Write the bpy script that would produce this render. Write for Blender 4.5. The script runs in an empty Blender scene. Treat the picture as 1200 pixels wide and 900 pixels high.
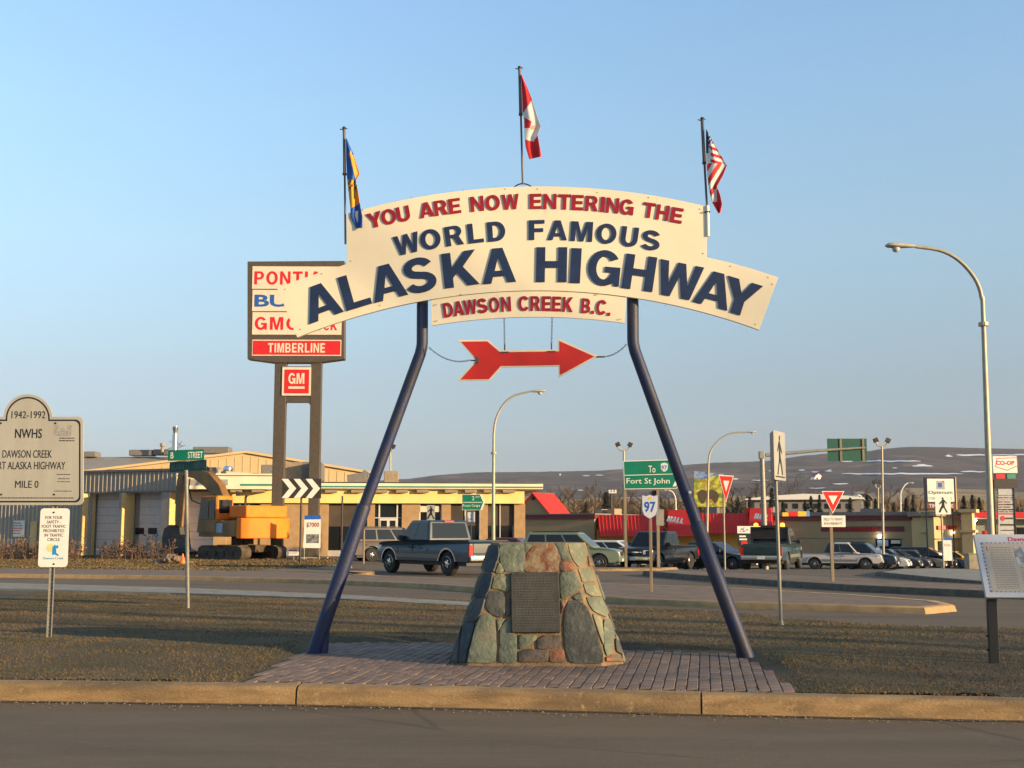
import bpy, bmesh, math, random
import numpy as np
from mathutils import Vector, Matrix, noise
from mathutils.geometry import tessellate_polygon
random.seed(7); R = math.radians
S = bpy.context.scene; COL = S.collection
# ------------------------------------------------ camera, sky, sun, exposure
H = 1.6; F = 1400.0; TH = math.atan(170/F)
cam = bpy.data.cameras.new('camera'); co = bpy.data.objects.new('camera', cam); COL.objects.link(co)
co.location = (0, 0, H); co.rotation_euler = (R(90)+TH, 0, 0)
cam.sensor_width = 36; cam.lens = 36*F/1200; cam.clip_start = .1; cam.clip_end = 20000
S.camera = co
SA, SE = R(62), R(9.5)                     # sun: 62 deg to the right of straight behind, low
SD = Vector((math.sin(SA)*math.cos(SE), -math.cos(SA)*math.cos(SE), math.sin(SE)))
W = bpy.data.worlds.new('World'); S.world = W; W.use_nodes = True
nt = W.node_tree; sk = nt.nodes.new('ShaderNodeTexSky'); sk.sky_type = 'NISHITA'; sk.sun_disc = False
sk.sun_elevation = SE; sk.sun_rotation = R(180)-SA; sk.air_density = 1.0; sk.dust_density = 1.0; sk.ozone_density = 1.5; sk.altitude = 800
bg = nt.nodes['Background']; bg.inputs[1].default_value = 0.15
wtc = nt.nodes.new('ShaderNodeTexCoord'); wsx = nt.nodes.new('ShaderNodeSeparateXYZ'); wrp = nt.nodes.new('ShaderNodeValToRGB'); wmx = nt.nodes.new('ShaderNodeMix')
wmx.data_type = 'RGBA'; wmx.blend_type = 'MULTIPLY'; wmx.inputs[0].default_value = 1          # dusty evening air greys the sky towards the horizon, all the way round
nt.links.new(wtc.outputs['Generated'], wsx.inputs[0]); nt.links.new(wsx.outputs[2], wrp.inputs[0])
for i, (p, c) in enumerate(((.0, (.25, .285, .53)), (.018, (.25, .29, .525)), (.057, (.285, .285, .39)), (.121, (.44, .40, .425)), (.228, (.71, .675, .63)), (.324, (.84, .84, .80)), (.419, (.90, .935, .94)), (.85, (.96, .93, .84)))):
    e = wrp.color_ramp.elements[i] if i < 2 else wrp.color_ramp.elements.new(p)
    e.position = p; e.color = (*c, 1)
nt.links.new(sk.outputs[0], wmx.inputs[6]); nt.links.new(wrp.outputs[0], wmx.inputs[7]); nt.links.new(wmx.outputs[2], bg.inputs[0])
sl = bpy.data.lights.new('sun', 'SUN'); so = bpy.data.objects.new('sun', sl); COL.objects.link(so)
sl.energy = 3.5; sl.angle = R(.5); sl.color = (1, .70, .38)
so.rotation_euler = SD.to_track_quat('Z', 'Y').to_euler()
S.view_settings.view_transform = 'Standard'; S.view_settings.look = 'None'
S.view_settings.exposure = 1.4; S.view_settings.gamma = 1
# ------------------------------------------------ measuring helpers (photo pixel + distance -> place)
def ray(u, v):
    x = (u-600)/F; y = (450-v)/F; d = math.cos(TH)-y*math.sin(TH)
    return Vector((x/d, 1, (math.sin(TH)+y*math.cos(TH))/d))
def at(u, v, D):
    r = ray(u, v); return Vector((r.x*D, D, H+r.z*D))
def gnd(u, v, z=0.0):
    r = ray(u, v); D = (z-H)/r.z; return Vector((r.x*D, D, z))
def hz(v, D): return H+ray(600, v).z*D
def gX(u, D): return ray(u, 640).x*D
def sstep(a, b, x):
    t = min(1, max(0, (x-a)/(b-a))); return t*t*(3-2*t)
def gz(x, y):
    if y < 48: return 0.0
    s = sstep(-9, 3, x); s2 = max(s, sstep(95, 200, y))
    z = -.033*(min(y, 95)-48)*s2
    if y > 95: z -= 0.02*(min(y, 500)-95)
    return z
class Frame:
    """upright plane standing at (x,y,z) turned by phi: local x along it, y into it, z up"""
    def __init__(s, x, y, z, phi): s.o = Vector((x, y, z)); s.phi = phi; s.ex = Vector((math.cos(phi), math.sin(phi), 0)); s.ey = Vector((-math.sin(phi), math.cos(phi), 0))
    def uv(s, u, v, yl=0.0):
        d = ray(u, v); C = Vector((0, 0, H)); t = (yl-(C-s.o).dot(s.ey))/d.dot(s.ey); P = C+d*t-s.o
        return (P.dot(s.ex), P.z)
    def x(s, u, yl=0.0, v=620): return s.uv(u, v, yl)[0]
    def root(s, name, *a, **k): return thing(name, *a, loc=s.o, rz=s.phi, **k)
def circ3(a, b, c):
    ax, ay = a; bx, by = b; cx, cy = c
    d = 2*(ax*(by-cy)+bx*(cy-ay)+cx*(ay-by))
    ux = ((ax*ax+ay*ay)*(by-cy)+(bx*bx+by*by)*(cy-ay)+(cx*cx+cy*cy)*(ay-by))/d
    uy = ((ax*ax+ay*ay)*(cx-bx)+(bx*bx+by*by)*(ax-cx)+(cx*cx+cy*cy)*(bx-ax))/d
    return ux, uy, math.hypot(ax-ux, ay-uy)
# ------------------------------------------------ materials
MC = {}
def mat(name, c, rough=.6, metal=0, var=.12, sc=6.0, bump=0, bsc=60, spec=.5, c2=None, det=4, emit=None, es=1, stretch=None, fac=(.35, .65), coat=0, alpha=None):
    if name in MC: return MC[name]
    m = bpy.data.materials.new(name); MC[name] = m; m.use_nodes = True; n = m.node_tree.nodes; l = m.node_tree.links
    b = n['Principled BSDF']; b.inputs['Roughness'].default_value = rough; b.inputs['Metallic'].default_value = metal
    b.inputs['Specular IOR Level'].default_value = spec; b.inputs['Coat Weight'].default_value = coat
    b.inputs['Base Color'].default_value = (*c, 1)
    if emit: b.inputs['Emission Color'].default_value = (*emit, 1); b.inputs['Emission Strength'].default_value = es
    if var or c2 or bump:
        tc = n.new('ShaderNodeTexCoord'); src = tc.outputs['Object']
        if stretch:
            mp = n.new('ShaderNodeMapping'); mp.inputs['Scale'].default_value = stretch; l.new(src, mp.inputs[0]); src = mp.outputs[0]
    if var or c2:
        nz = n.new('ShaderNodeTexNoise'); nz.inputs['Scale'].default_value = sc; nz.inputs['Detail'].default_value = det; l.new(src, nz.inputs['Vector'])
        rp = n.new('ShaderNodeValToRGB'); e = rp.color_ramp.elements; e[0].position = fac[0]; e[1].position = fac[1]
        d2 = c2 if c2 else tuple(x*(1-var) for x in c); d1 = c if c2 else tuple(min(1, x*(1+var)) for x in c)
        e[0].color = (*d2, 1); e[1].color = (*d1, 1)
        l.new(nz.outputs[0], rp.inputs[0]); l.new(rp.outputs[0], b.inputs['Base Color'])
    if bump:
        nb = n.new('ShaderNodeTexNoise'); nb.inputs['Scale'].default_value = bsc; nb.inputs['Detail'].default_value = 5; l.new(src, nb.inputs['Vector'])
        bp = n.new('ShaderNodeBump'); bp.inputs['Strength'].default_value = bump; bp.inputs['Distance'].default_value = .02; l.new(nb.outputs[0], bp.inputs['Height']); l.new(bp.outputs[0], b.inputs['Normal'])
    return m
def add_noise_layer(m, sc, col, lo, hi, stretch=None, det=5, amt=1.0):
    """a second stain layer mixed over the base colour"""
    n = m.node_tree.nodes; l = m.node_tree.links; b = n['Principled BSDF']; old = b.inputs['Base Color'].links[0].from_socket
    tc = n.new('ShaderNodeTexCoord'); src = tc.outputs['Object']
    if stretch:
        mp = n.new('ShaderNodeMapping'); mp.inputs['Scale'].default_value = stretch; l.new(src, mp.inputs[0]); src = mp.outputs[0]
    nz = n.new('ShaderNodeTexNoise'); nz.inputs['Scale'].default_value = sc; nz.inputs['Detail'].default_value = det; l.new(src, nz.inputs['Vector'])
    mr = n.new('ShaderNodeMapRange'); mr.inputs[1].default_value = lo; mr.inputs[2].default_value = hi; mr.inputs[4].default_value = amt; l.new(nz.outputs[0], mr.inputs[0])
    mx = n.new('ShaderNodeMix'); mx.data_type = 'RGBA'; l.new(mr.outputs[0], mx.inputs[0]); l.new(old, mx.inputs[6]); mx.inputs[7].default_value = (*col, 1)
    l.new(mx.outputs[2], b.inputs['Base Color'])
def island_var(m, amt=.25):
    """each separate piece (brick, stone, blade) gets its own shade"""
    n = m.node_tree.nodes; l = m.node_tree.links; b = n['Principled BSDF']; old = b.inputs['Base Color'].links[0].from_socket
    g = n.new('ShaderNodeNewGeometry'); oi = n.new('ShaderNodeObjectInfo'); ad = n.new('ShaderNodeMath'); ad.operation = 'ADD'; l.new(g.outputs['Random Per Island'], ad.inputs[0]); l.new(oi.outputs['Random'], ad.inputs[1])
    fr = n.new('ShaderNodeMath'); fr.operation = 'FRACT'; l.new(ad.outputs[0], fr.inputs[0])
    mr = n.new('ShaderNodeMapRange'); mr.inputs[3].default_value = 1-amt; mr.inputs[4].default_value = 1+amt; l.new(fr.outputs[0], mr.inputs[0])
    hv = n.new('ShaderNodeHueSaturation'); l.new(mr.outputs[0], hv.inputs['Value']); l.new(old, hv.inputs['Color']); l.new(hv.outputs[0], b.inputs['Base Color'])
# ------------------------------------------------ objects
def link(o): COL.objects.link(o); return o
def thing(name, label, cat, loc=(0, 0, 0), rz=0, group=None, kind=None):
    o = link(bpy.data.objects.new(name, None)); o.location = loc; o.rotation_euler = (0, 0, rz); o.empty_display_size = .2
    tag(o, label, cat, group, kind); return o
def tag(o, label=None, cat=None, group=None, kind=None):
    if label: o['label'] = label
    if cat: o['category'] = cat
    if group: o['group'] = group
    if kind: o['kind'] = kind
    return o
def copy_tree(o, parent=None):
    c = o.copy(); COL.objects.link(c); c.parent = parent
    for ch in list(o.children): copy_tree(ch, c)
    return c
class MB:
    def __init__(s): s.v = []; s.f = []; s.m = []; s.mi = 0
    def add(s, vs, fs):
        o = len(s.v); s.v += [tuple(p) for p in vs]; s.f += [[i+o for i in f] for f in fs]; s.m += [s.mi]*len(fs); return s
    def box(s, x0, x1, y0, y1, z0, z1):
        return s.add([(x0, y0, z0), (x1, y0, z0), (x1, y1, z0), (x0, y1, z0), (x0, y0, z1), (x1, y0, z1), (x1, y1, z1), (x0, y1, z1)],
            [(3, 2, 1, 0), (4, 5, 6, 7), (0, 1, 5, 4), (1, 2, 6, 5), (2, 3, 7, 6), (3, 0, 4, 7)])
    def hexa(s, b, t): return s.add(list(b)+list(t), [(3, 2, 1, 0), (4, 5, 6, 7), (0, 1, 5, 4), (1, 2, 6, 5), (2, 3, 7, 6), (3, 0, 4, 7)])
    def prism(s, poly, a0, a1, ax='y', side=True, caps=True):
        """poly in (x,z) extruded over y from a0 to a1 (ax='y'), or (x,y) over z (ax='z'), or (y,z) over x"""
        P = {'y': lambda p, a: (p[0], a, p[1]), 'z': lambda p, a: (p[0], p[1], a), 'x': lambda p, a: (a, p[0], p[1])}[ax]
        n = len(poly); vs = [P(p, a0) for p in poly]+[P(p, a1) for p in poly]; fs = []
        if side: fs += [(i, (i+1) % n, n+(i+1) % n, n+i) for i in range(n)]
        if caps:
            tr = tessellate_polygon([[Vector((p[0], p[1], 0)) for p in poly]])
            fs += [t for t in tr]+[(t[2]+n, t[1]+n, t[0]+n) for t in tr]
        return s.add(vs, fs)
    def tube(s, pts, r, n=10, cap=True):
        pts = [Vector(p) for p in pts]; k = len(pts); rs = r if isinstance(r, (list, tuple)) else [r]*k; vs = []
        up = Vector((0, 0, 1))
        d0 = (pts[1]-pts[0]).normalized(); a = d0.cross(up); a = a.normalized() if a.length > .05 else Vector((1, 0, 0))
        for i, p in enumerate(pts):
            d = (pts[min(i+1, k-1)]-pts[max(i-1, 0)]).normalized()
            a = (a-d*a.dot(d)).normalized(); b = d.cross(a)
            for j in range(n):
                t = 2*math.pi*j/n; vs.append(p+(a*math.cos(t)+b*math.sin(t))*rs[i])
        fs = [(i*n+j, i*n+(j+1) % n, (i+1)*n+(j+1) % n, (i+1)*n+j) for i in range(k-1) for j in range(n)]
        if cap: fs += [tuple(range(n))[::-1], tuple((k-1)*n+j for j in range(n))]
        return s.add(vs, fs)
    def lathe(s, prof, n=16, ax='z', o=(0, 0, 0)):
        """prof: (radius, height) list"""
        vs = []; k = len(prof)
        for r, h in prof:
            for j in range(n):
                t = 2*math.pi*j/n; c, q = r*math.cos(t), r*math.sin(t)
                p = {'z': (c, q, h), 'y': (c, h, q), 'x': (h, c, q)}[ax]; vs.append((p[0]+o[0], p[1]+o[1], p[2]+o[2]))
        fs = [(i*n+j, i*n+(j+1) % n, (i+1)*n+(j+1) % n, (i+1)*n+j) for i in range(k-1) for j in range(n)]
        fs += [tuple(range(n))[::-1], tuple((k-1)*n+j for j in range(n))]
        return s.add(vs, fs)
    def grid(s, P, nu, nv):
        o = [P(i/nu, j/nv) for j in range(nv+1) for i in range(nu+1)]
        return s.add(o, [(j*(nu+1)+i, j*(nu+1)+i+1, (j+1)*(nu+1)+i+1, (j+1)*(nu+1)+i) for j in range(nv) for i in range(nu)])
    def build(s, name, m, parent=None, smooth=False, bevel=0, label=None, kind=None, fix=True, loc=None, rz=None, bseg=2, angle=35):
        me = bpy.data.meshes.new(name); me.from_pydata(s.v, [], s.f)
        ms = m if isinstance(m, (list, tuple)) else [m]
        for q in ms: me.materials.append(q)
        if len(ms) > 1: me.polygons.foreach_set('material_index', s.m)
        if fix:
            bm = bmesh.new(); bm.from_mesh(me); bmesh.ops.recalc_face_normals(bm, faces=bm.faces); bm.to_mesh(me); bm.free()
        o = link(bpy.data.objects.new(name, me)); o.parent = parent
        if loc is not None: o.location = loc
        if rz is not None: o.rotation_euler.z = rz
        if bevel:
            md = o.modifiers.new('b', 'BEVEL'); md.width = bevel; md.segments = bseg; md.limit_method = 'ANGLE'; md.angle_limit = R(angle)
        if smooth or bevel:
            me.polygons.foreach_set('use_smooth', [True]*len(me.polygons))
            try: me.set_sharp_from_angle(angle=R(40))
            except Exception: pass
            if bevel: o.modifiers.new('w', 'WEIGHTED_NORMAL')
        me.update(); return tag(o, label, kind=kind)
def part(name, m, parent, fn, **k): b = MB(); fn(b); return b.build(name, m, parent, **k)
TXC = {}
def glyphs(s, bold=.0, ext=0.0, res=3, sp=1.0):
    k = (s, bold, ext, res, sp)
    if k in TXC: return TXC[k]
    c = bpy.data.curves.new('t', 'FONT'); c.body = s; c.offset = bold; c.extrude = ext; c.resolution_u = res; c.space_character = sp; c.size = 1
    o = link(bpy.data.objects.new('t', c)); bpy.context.view_layer.update()
    me = bpy.data.meshes.new_from_object(o); bpy.data.objects.remove(o); bpy.data.curves.remove(c)
    TXC[k] = me; return me
def text(s, cx, cz, w, h, m, parent, y=-.006, name='lettering', bold=.012, dep=0.003, rot=0, sp=1.0, res=3, yaw=0, shear=0, label=None, back=False):
    """upright lettering facing local -Y, fitted into w x h round (cx, cz); w None keeps its own width"""
    me = glyphs(s, bold, .5, res, sp).copy(); n = len(me.vertices); a = np.empty(n*3, 'f'); me.vertices.foreach_get('co', a); a = a.reshape(-1, 3)
    lo, hi = a.min(0), a.max(0); sx = h/(hi[1]-lo[1]); sy = sx
    if w: sx = w/(hi[0]-lo[0])
    x = (a[:, 0]-(lo[0]+hi[0])/2)*sx; z = (a[:, 1]-(lo[1]+hi[1])/2)*sy; x = x+z*shear
    if back: x = -x
    c, q = math.cos(rot), math.sin(rot)
    d = np.where(a[:, 2] > 0, -dep, 0)
    b = np.stack([cx+x*c-z*q, y+(-d if back else d), cz+x*q+z*c], 1).astype('f')
    me.vertices.foreach_set('co', b.ravel()); me.materials.clear(); me.materials.append(m); me.update()
    if back: me.flip_normals()
    o = link(bpy.data.objects.new(name, me)); o.parent = parent
    if label: o['label'] = label
    return o
def fakeline(b, x0, x1, z, h, y, rnd=None, cw=None):
    """a line of print too small to read: word-shaped dashes"""
    rnd = rnd or random; x = x0; cw = cw or h
    while x < x1-cw:
        L = min(x1-x, rnd.uniform(2, 7)*cw*.7); b.box(x, x+L, y-.001, y, z-h*.35, z+h*.35); x += L+cw*.6
# common paints
WHITE = mat('white_paint', (.72, .72, .70), .45, var=.05)
CREAM = mat('cream_board', (.79, .71, .51), .42, var=.05, sc=1.2, c2=(.73, .65, .46), fac=(.3, .6))
BLACK = mat('black_paint', (.015, .015, .016), .4, var=.1)
RED = mat('red_letter', (.28, .004, .009), .4, var=.22, sc=5)
NAVY = mat('navy_letter', (.012, .024, .07), .42, var=.2, sc=6)
REDP = mat('red_paint', (.62, .02, .01), .4, var=.06)
LEGB = mat('navy_pipe', (.007, .018, .072), .55, var=.25, sc=3, bump=.15, bsc=30, c2=(.022, .024, .04))
GALV = mat('galvanised_steel', (.24, .23, .19), .55, metal=.25, var=.12, sc=8)
GREEN = mat('sign_green', (.0, .15, .085), .4, var=.07, sc=3)
DGREEN = mat('dull_green', (.005, .075, .05), .5, var=.1)
IRON = mat('dark_iron', (.03, .027, .025), .6, metal=.2, var=.2)
BROWN = mat('bronze_frame', (.07, .055, .038), .55, var=.12)
GLASS = mat('dark_glass', (.010, .012, .013), .07, var=0, spec=.4)
CHROME = mat('chrome', (.6, .6, .58), .18, metal=.95, var=.05)
RUBBER = mat('rubber', (.012, .012, .012), .85, var=.2)
CONC = mat('concrete', (.32, .27, .19), .9, var=.18, sc=3, bump=.3, bsc=80)
BLUE = mat('sign_blue', (.02, .10, .42), .4, var=.05)
SIGNW = mat('reflective_white', (.70, .68, .60), .4, var=.04, sc=4)
YEL = mat('yellow_paint', (.75, .45, .04), .45, var=.06)
# ------------------------------------------------ bold sans capitals as polygons
def arc(cx, cz, rx, rz, a0, a1, n=10): return [(cx+rx*math.cos(R(a0+(a1-a0)*i/n)), cz+rz*math.sin(R(a0+(a1-a0)*i/n))) for i in range(n+1)]
def strip(path, t):
    L, Q = [], []; k = len(path)
    for i, p in enumerate(path):
        a = Vector(path[max(i-1, 0)]); b = Vector(path[min(i+1, k-1)]); d = (b-a).normalized(); n = Vector((-d.y, d.x))*t/2; p = Vector(p)
        L.append(tuple(p+n)); Q.append(tuple(p-n))
    return L+Q[::-1]
_t, _h = .21, .18
GL = {
 'E': [[(0,0),(.62,0),(.62,_h),(_t,_h),(_t,.41),(.57,.41),(.57,.59),(_t,.59),(_t,1-_h),(.61,1-_h),(.61,1),(0,1)]],
 'F': [[(0,0),(_t,0),(_t,.4),(.55,.4),(.55,.58),(_t,.58),(_t,1-_h),(.6,1-_h),(.6,1),(0,1)]],
 'L': [[(0,0),(.6,0),(.6,_h),(_t,_h),(_t,1),(0,1)]],
 'T': [[(.245,0),(.455,0),(.455,1-_h),(.7,1-_h),(.7,1),(0,1),(0,1-_h),(.245,1-_h)]],
 'I': [[(0,0),(_t,0),(_t,1),(0,1)]], '.': [[(0,0),(.2,0),(.2,.2),(0,.2)]], '-': [[(0,.34),(.3,.34),(.3,.52),(0,.52)]],
 'H': [[(0,0),(_t,0),(_t,.41),(.73-_t,.41),(.73-_t,0),(.73,0),(.73,1),(.73-_t,1),(.73-_t,.6),(_t,.6),(_t,1),(0,1)]],
 'N': [[(0,0),(.19,0),(.19,.66),(.54,0),(.74,0),(.74,1),(.55,1),(.55,.34),(.2,1),(0,1)]],
 'M': [[(0,0),(.19,0),(.19,.74),(.35,0),(.53,0),(.69,.74),(.69,0),(.88,0),(.88,1),(.6,1),(.44,.32),(.28,1),(0,1)]],
 'A': [[(0,0),(.2,0),(.249,.19),(.531,.19),(.58,0),(.78,0),(.51,1),(.27,1)],[(.294,.35),(.486,.35),(.39,.74)]],
 'W': [[(0,1),(.19,0),(.4,0),(.54,.62),(.68,0),(.89,0),(1.08,1),(.87,1),(.775,.36),(.635,1),(.445,1),(.305,.36),(.21,1)]],
 'V': [[(0,1),(.27,0),(.49,0),(.76,1),(.54,1),(.38,.33),(.22,1)]],
 'Y': [[(.265,0),(.475,0),(.475,.4),(.74,1),(.505,1),(.37,.62),(.235,1),(0,1),(.265,.4)]],
 'K': [[(0,0),(_t,0),(_t,.27),(.31,.4),(.53,0),(.8,0),(.46,.56),(.78,1),(.53,1),(_t,.56),(_t,1),(0,1)]],
 'O': [arc(.41,.5,.41,.515,0,355,26), arc(.41,.5,.2,.33,0,353,22)],
 'D': [[(0,0)]+arc(.33,.5,.39,.5,-90,90,14)+[(0,1)], [(_t,_h)]+arc(.32,.5,.185,.32,-90,90,12)+[(_t,1-_h)]],
 'U': [[(0,1)]+arc(.36,.36,.36,.375,180,360,14)+[(.72,1),(.51,1)]+arc(.36,.37,.15,.2,0,-180,10)+[(_t,1)]],
 'C': [arc(.4,.5,.4,.515,36,324,22)+arc(.4,.5,.195,.335,320,40,18)],
 'G': [arc(.4,.5,.4,.515,34,308,22)+[(.68,.0),(.8,0),(.8,.54),(.42,.54),(.42,.38),(.59,.38)]+arc(.4,.5,.195,.335,328,38,18)],
 'S': [strip(arc(.35,.71,.245,.2,18,262,14)+arc(.36,.29,.265,.2,84,-162,15), .195)],
 'R': [[(0,0),(_t,0),(_t,.39),(.34,.39),(.5,0),(.76,0),(.575,.44)]+arc(.42,.705,.29,.295,-42,90,9)+[(0,1)], [(_t,.555)]+arc(.4,.7,.1,.142,-90,90,8)+[(_t,.84)]],
 'P': [[(0,0),(_t,0),(_t,.37)]+arc(.4,.69,.29,.31,-90,90,12)+[(0,1)], [(_t,.54)]+arc(.38,.69,.11,.15,-90,90,8)+[(_t,.84)]],
 'B': [[(0,0)]+arc(.42,.28,.3,.28,-90,62,9)+arc(.4,.735,.27,.265,-48,90,8)+[(0,1)], [(_t,.165)]+arc(.42,.285,.1,.12,-90,90,6)+[(_t,.405)], [(_t,.575)]+arc(.4,.705,.09,.13,-90,90,6)+[(_t,.835)]],
}
def glyph(b, ch, cx, cz, w, h, rot=0, y0=0, dep=.02, side=True):
    """add one capital centred on (cx,cz) to builder b"""
    loops = GL[ch]; gw = max(p[0] for p in loops[0]); lo = min(p[0] for p in loops[0]); sx = (w/(gw-lo)) if w else h; c, q = math.cos(rot), math.sin(rot)
    def T(p):
        x = (p[0]-(gw+lo)/2)*sx; z = (p[1]-.5)*h; return (cx+x*c-z*q, cz+x*q+z*c)
    L = [[T(p) for p in lp] for lp in loops]; flat = [p for l in L for p in l]; n = len(flat)
    tr = tessellate_polygon([[Vector((p[0], p[1], 0)) for p in l] for l in L])
    vs = [(p[0], y0, p[1]) for p in flat]+[(p[0], y0-dep, p[1]) for p in flat]; fs = [(t[0]+n, t[1]+n, t[2]+n) for t in tr]
    if side:
        o = 0
        for l in L:
            k = len(l); fs += [(o+i, o+(i+1) % k, n+o+(i+1) % k, n+o+i) for i in range(k)]; o += k
    b.add(vs, fs)
def caps(s, cx, cz, w, h, m, parent, y=-.004, dep=.003, name='lettering', gap=.16, yaw=1.0):
    """a row of bold capitals in one mesh, fitted to w"""
    b = MB(); ws = []
    for ch in s: ws.append(.35 if ch == ' ' else max(p[0] for p in GL[ch][0])-min(p[0] for p in GL[ch][0]))
    tot = sum(ws)+gap*(len(s)-1); k = (w/tot) if w else h*yaw; x = cx-tot*k/2
    for ch, q in zip(s, ws):
        if ch != ' ': glyph(b, ch, x+q*k/2, cz+(-.4*h if False else 0), q*k, h, y0=y, dep=dep)
        x += (q+gap)*k
    return b.build(name, m, parent)
# ------------------------------------------------ THE SETTING: ground, roads, islands, kerbs
GROUND = mat('dry_earth', (.13, .095, .05), .95, c2=(.07, .06, .03), sc=.35, bump=.2, bsc=12)
add_noise_layer(GROUND, .02, (.14, .12, .06), .45, .65)
ASPH = mat('asphalt', (.14, .10, .058), .9, c2=(.098, .071, .042), sc=1.1, bump=.5, bsc=110, stretch=(.35, 1.6, 1), fac=(.3, .7))
add_noise_layer(ASPH, 9, (.16, .125, .08), .55, .8, stretch=(.5, 2.5, 1))
add_noise_layer(ASPH, .5, (.06, .048, .034), .52, .72, stretch=(.12, 1.4, 1), amt=.6)
def cracks(m, sc, wd, col, amt):
    """thin sealed cracks, broken up by noise"""
    n = m.node_tree.nodes; l = m.node_tree.links; b = n['Principled BSDF']; old = b.inputs['Base Color'].links[0].from_socket; tc = n.new('ShaderNodeTexCoord')
    nz = n.new('ShaderNodeTexNoise'); nz.inputs['Scale'].default_value = sc*2.5; ad = n.new('ShaderNodeMix'); ad.data_type = 'VECTOR'; ad.inputs[0].default_value = .16; l.new(tc.outputs['Object'], ad.inputs[4]); l.new(nz.outputs['Color'], ad.inputs[5]); l.new(tc.outputs['Object'], nz.inputs['Vector'])
    v = n.new('ShaderNodeTexVoronoi'); v.feature = 'DISTANCE_TO_EDGE'; v.inputs['Scale'].default_value = sc; l.new(ad.outputs[1], v.inputs['Vector'])
    mr = n.new('ShaderNodeMapRange'); mr.inputs[1].default_value = wd; mr.inputs[2].default_value = wd*.4; mr.inputs[4].default_value = amt; l.new(v.outputs['Distance'], mr.inputs[0])
    n2 = n.new('ShaderNodeTexNoise'); n2.inputs['Scale'].default_value = sc*.9; l.new(tc.outputs['Object'], n2.inputs['Vector']); m2 = n.new('ShaderNodeMapRange'); m2.inputs[1].default_value = .48; m2.inputs[2].default_value = .56; l.new(n2.outputs[0], m2.inputs[0])
    mu = n.new('ShaderNodeMath'); mu.operation = 'MULTIPLY'; l.new(mr.outputs[0], mu.inputs[0]); l.new(m2.outputs[0], mu.inputs[1])
    mx = n.new('ShaderNodeMix'); mx.data_type = 'RGBA'; l.new(mu.outputs[0], mx.inputs[0]); l.new(old, mx.inputs[6]); mx.inputs[7].default_value = (*col, 1); l.new(mx.outputs[2], b.inputs['Base Color'])
cracks(ASPH, .38, .008, (.045, .036, .028), .5)
KERB = mat('kerb_concrete', (.32, .205, .09), .9, c2=(.18, .115, .052), sc=5, bump=.6, bsc=70, stretch=(.5, 1, 2.5), fac=(.3, .62))
add_noise_layer(KERB, 1.3, (.11, .08, .045), .47, .68, stretch=(.5, 1, 3), amt=.85); add_noise_layer(KERB, 14, (.42, .30, .15), .60, .72, amt=.5)
WALKC = mat('pale_concrete', (.27, .25, .20), .9, c2=(.20, .18, .14), sc=3, bump=.3, bsc=60)
PAVEP = mat('dusty_pavers', (.20, .135, .085), .9, c2=(.14, .095, .06), sc=2.5, bump=.3, bsc=50)
SOIL = mat('lawn_soil', (.085, .06, .024), 1, c2=(.045, .038, .013), sc=1.3, bump=.8, bsc=40, fac=(.35, .6))
add_noise_layer(SOIL, .45, (.075, .052, .026), .48, .62)
def gridmesh(xs, ys, fz, name, m, kind='structure'):
    vs = [(x, y, fz(x, y)) for y in ys for x in xs]; n = len(xs)
    b = MB(); b.add(vs, [(j*n+i, j*n+i+1, (j+1)*n+i+1, (j+1)*n+i) for j in range(len(ys)-1) for i in range(n-1)])
    return b.build(name, m, smooth=True, kind=kind, fix=False)
XS = sorted(set([-900, -600, -400, -250, -150, -100]+list(range(-80, 81, 4))+[100, 150, 250, 400, 600, 900]))
YS = sorted(set([-80, -40, -10, 10, 30]+list(range(44, 110, 3))+[120, 140, 170, 200, 250, 300, 400, 500, 600]))
XR = list(range(-60, 61, 3)); YR = [-20, 0, 15, 30, 42]+list(range(45, 100, 3))
gridmesh(XS, YS, lambda x, y: gz(x, y)-.06-(.1 if y > 44 else 0), 'ground', GROUND)
gridmesh(XR, YR, lambda x, y: gz(x, y), 'road', ASPH)
def dens(p, st=1.5):
    o = []
    for i in range(len(p)):
        a, b = Vector(p[i]), Vector(p[(i+1) % len(p)]); k = max(1, int((b-a).length/st))
        o += [tuple(a+(b-a)*j/k) for j in range(k)]
    return o
def inset(p, d):
    A = sum(p[i][0]*p[(i+1) % len(p)][1]-p[(i+1) % len(p)][0]*p[i][1] for i in range(len(p))); s = 1 if A > 0 else -1; o = []; n = len(p)
    for i in range(n):
        a, b, c = Vector(p[i-1]), Vector(p[i]), Vector(p[(i+1) % n]); d1 = (b-a).normalized(); d2 = (c-b).normalized()
        n1 = Vector((-d1.y, d1.x))*s; n2 = Vector((-d2.y, d2.x))*s; m = (n1+n2).normalized(); k = d/max(.45, m.dot(n1)); o.append(tuple(b+m*k))
    return o
def smooth_poly(p, it=2):
    for _ in range(it):
        q = []
        for i in range(len(p)):
            a, b = Vector(p[i]), Vector(p[(i+1) % len(p)]); q += [tuple(a*.75+b*.25), tuple(a*.25+b*.75)]
        p = q
    return p
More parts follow.
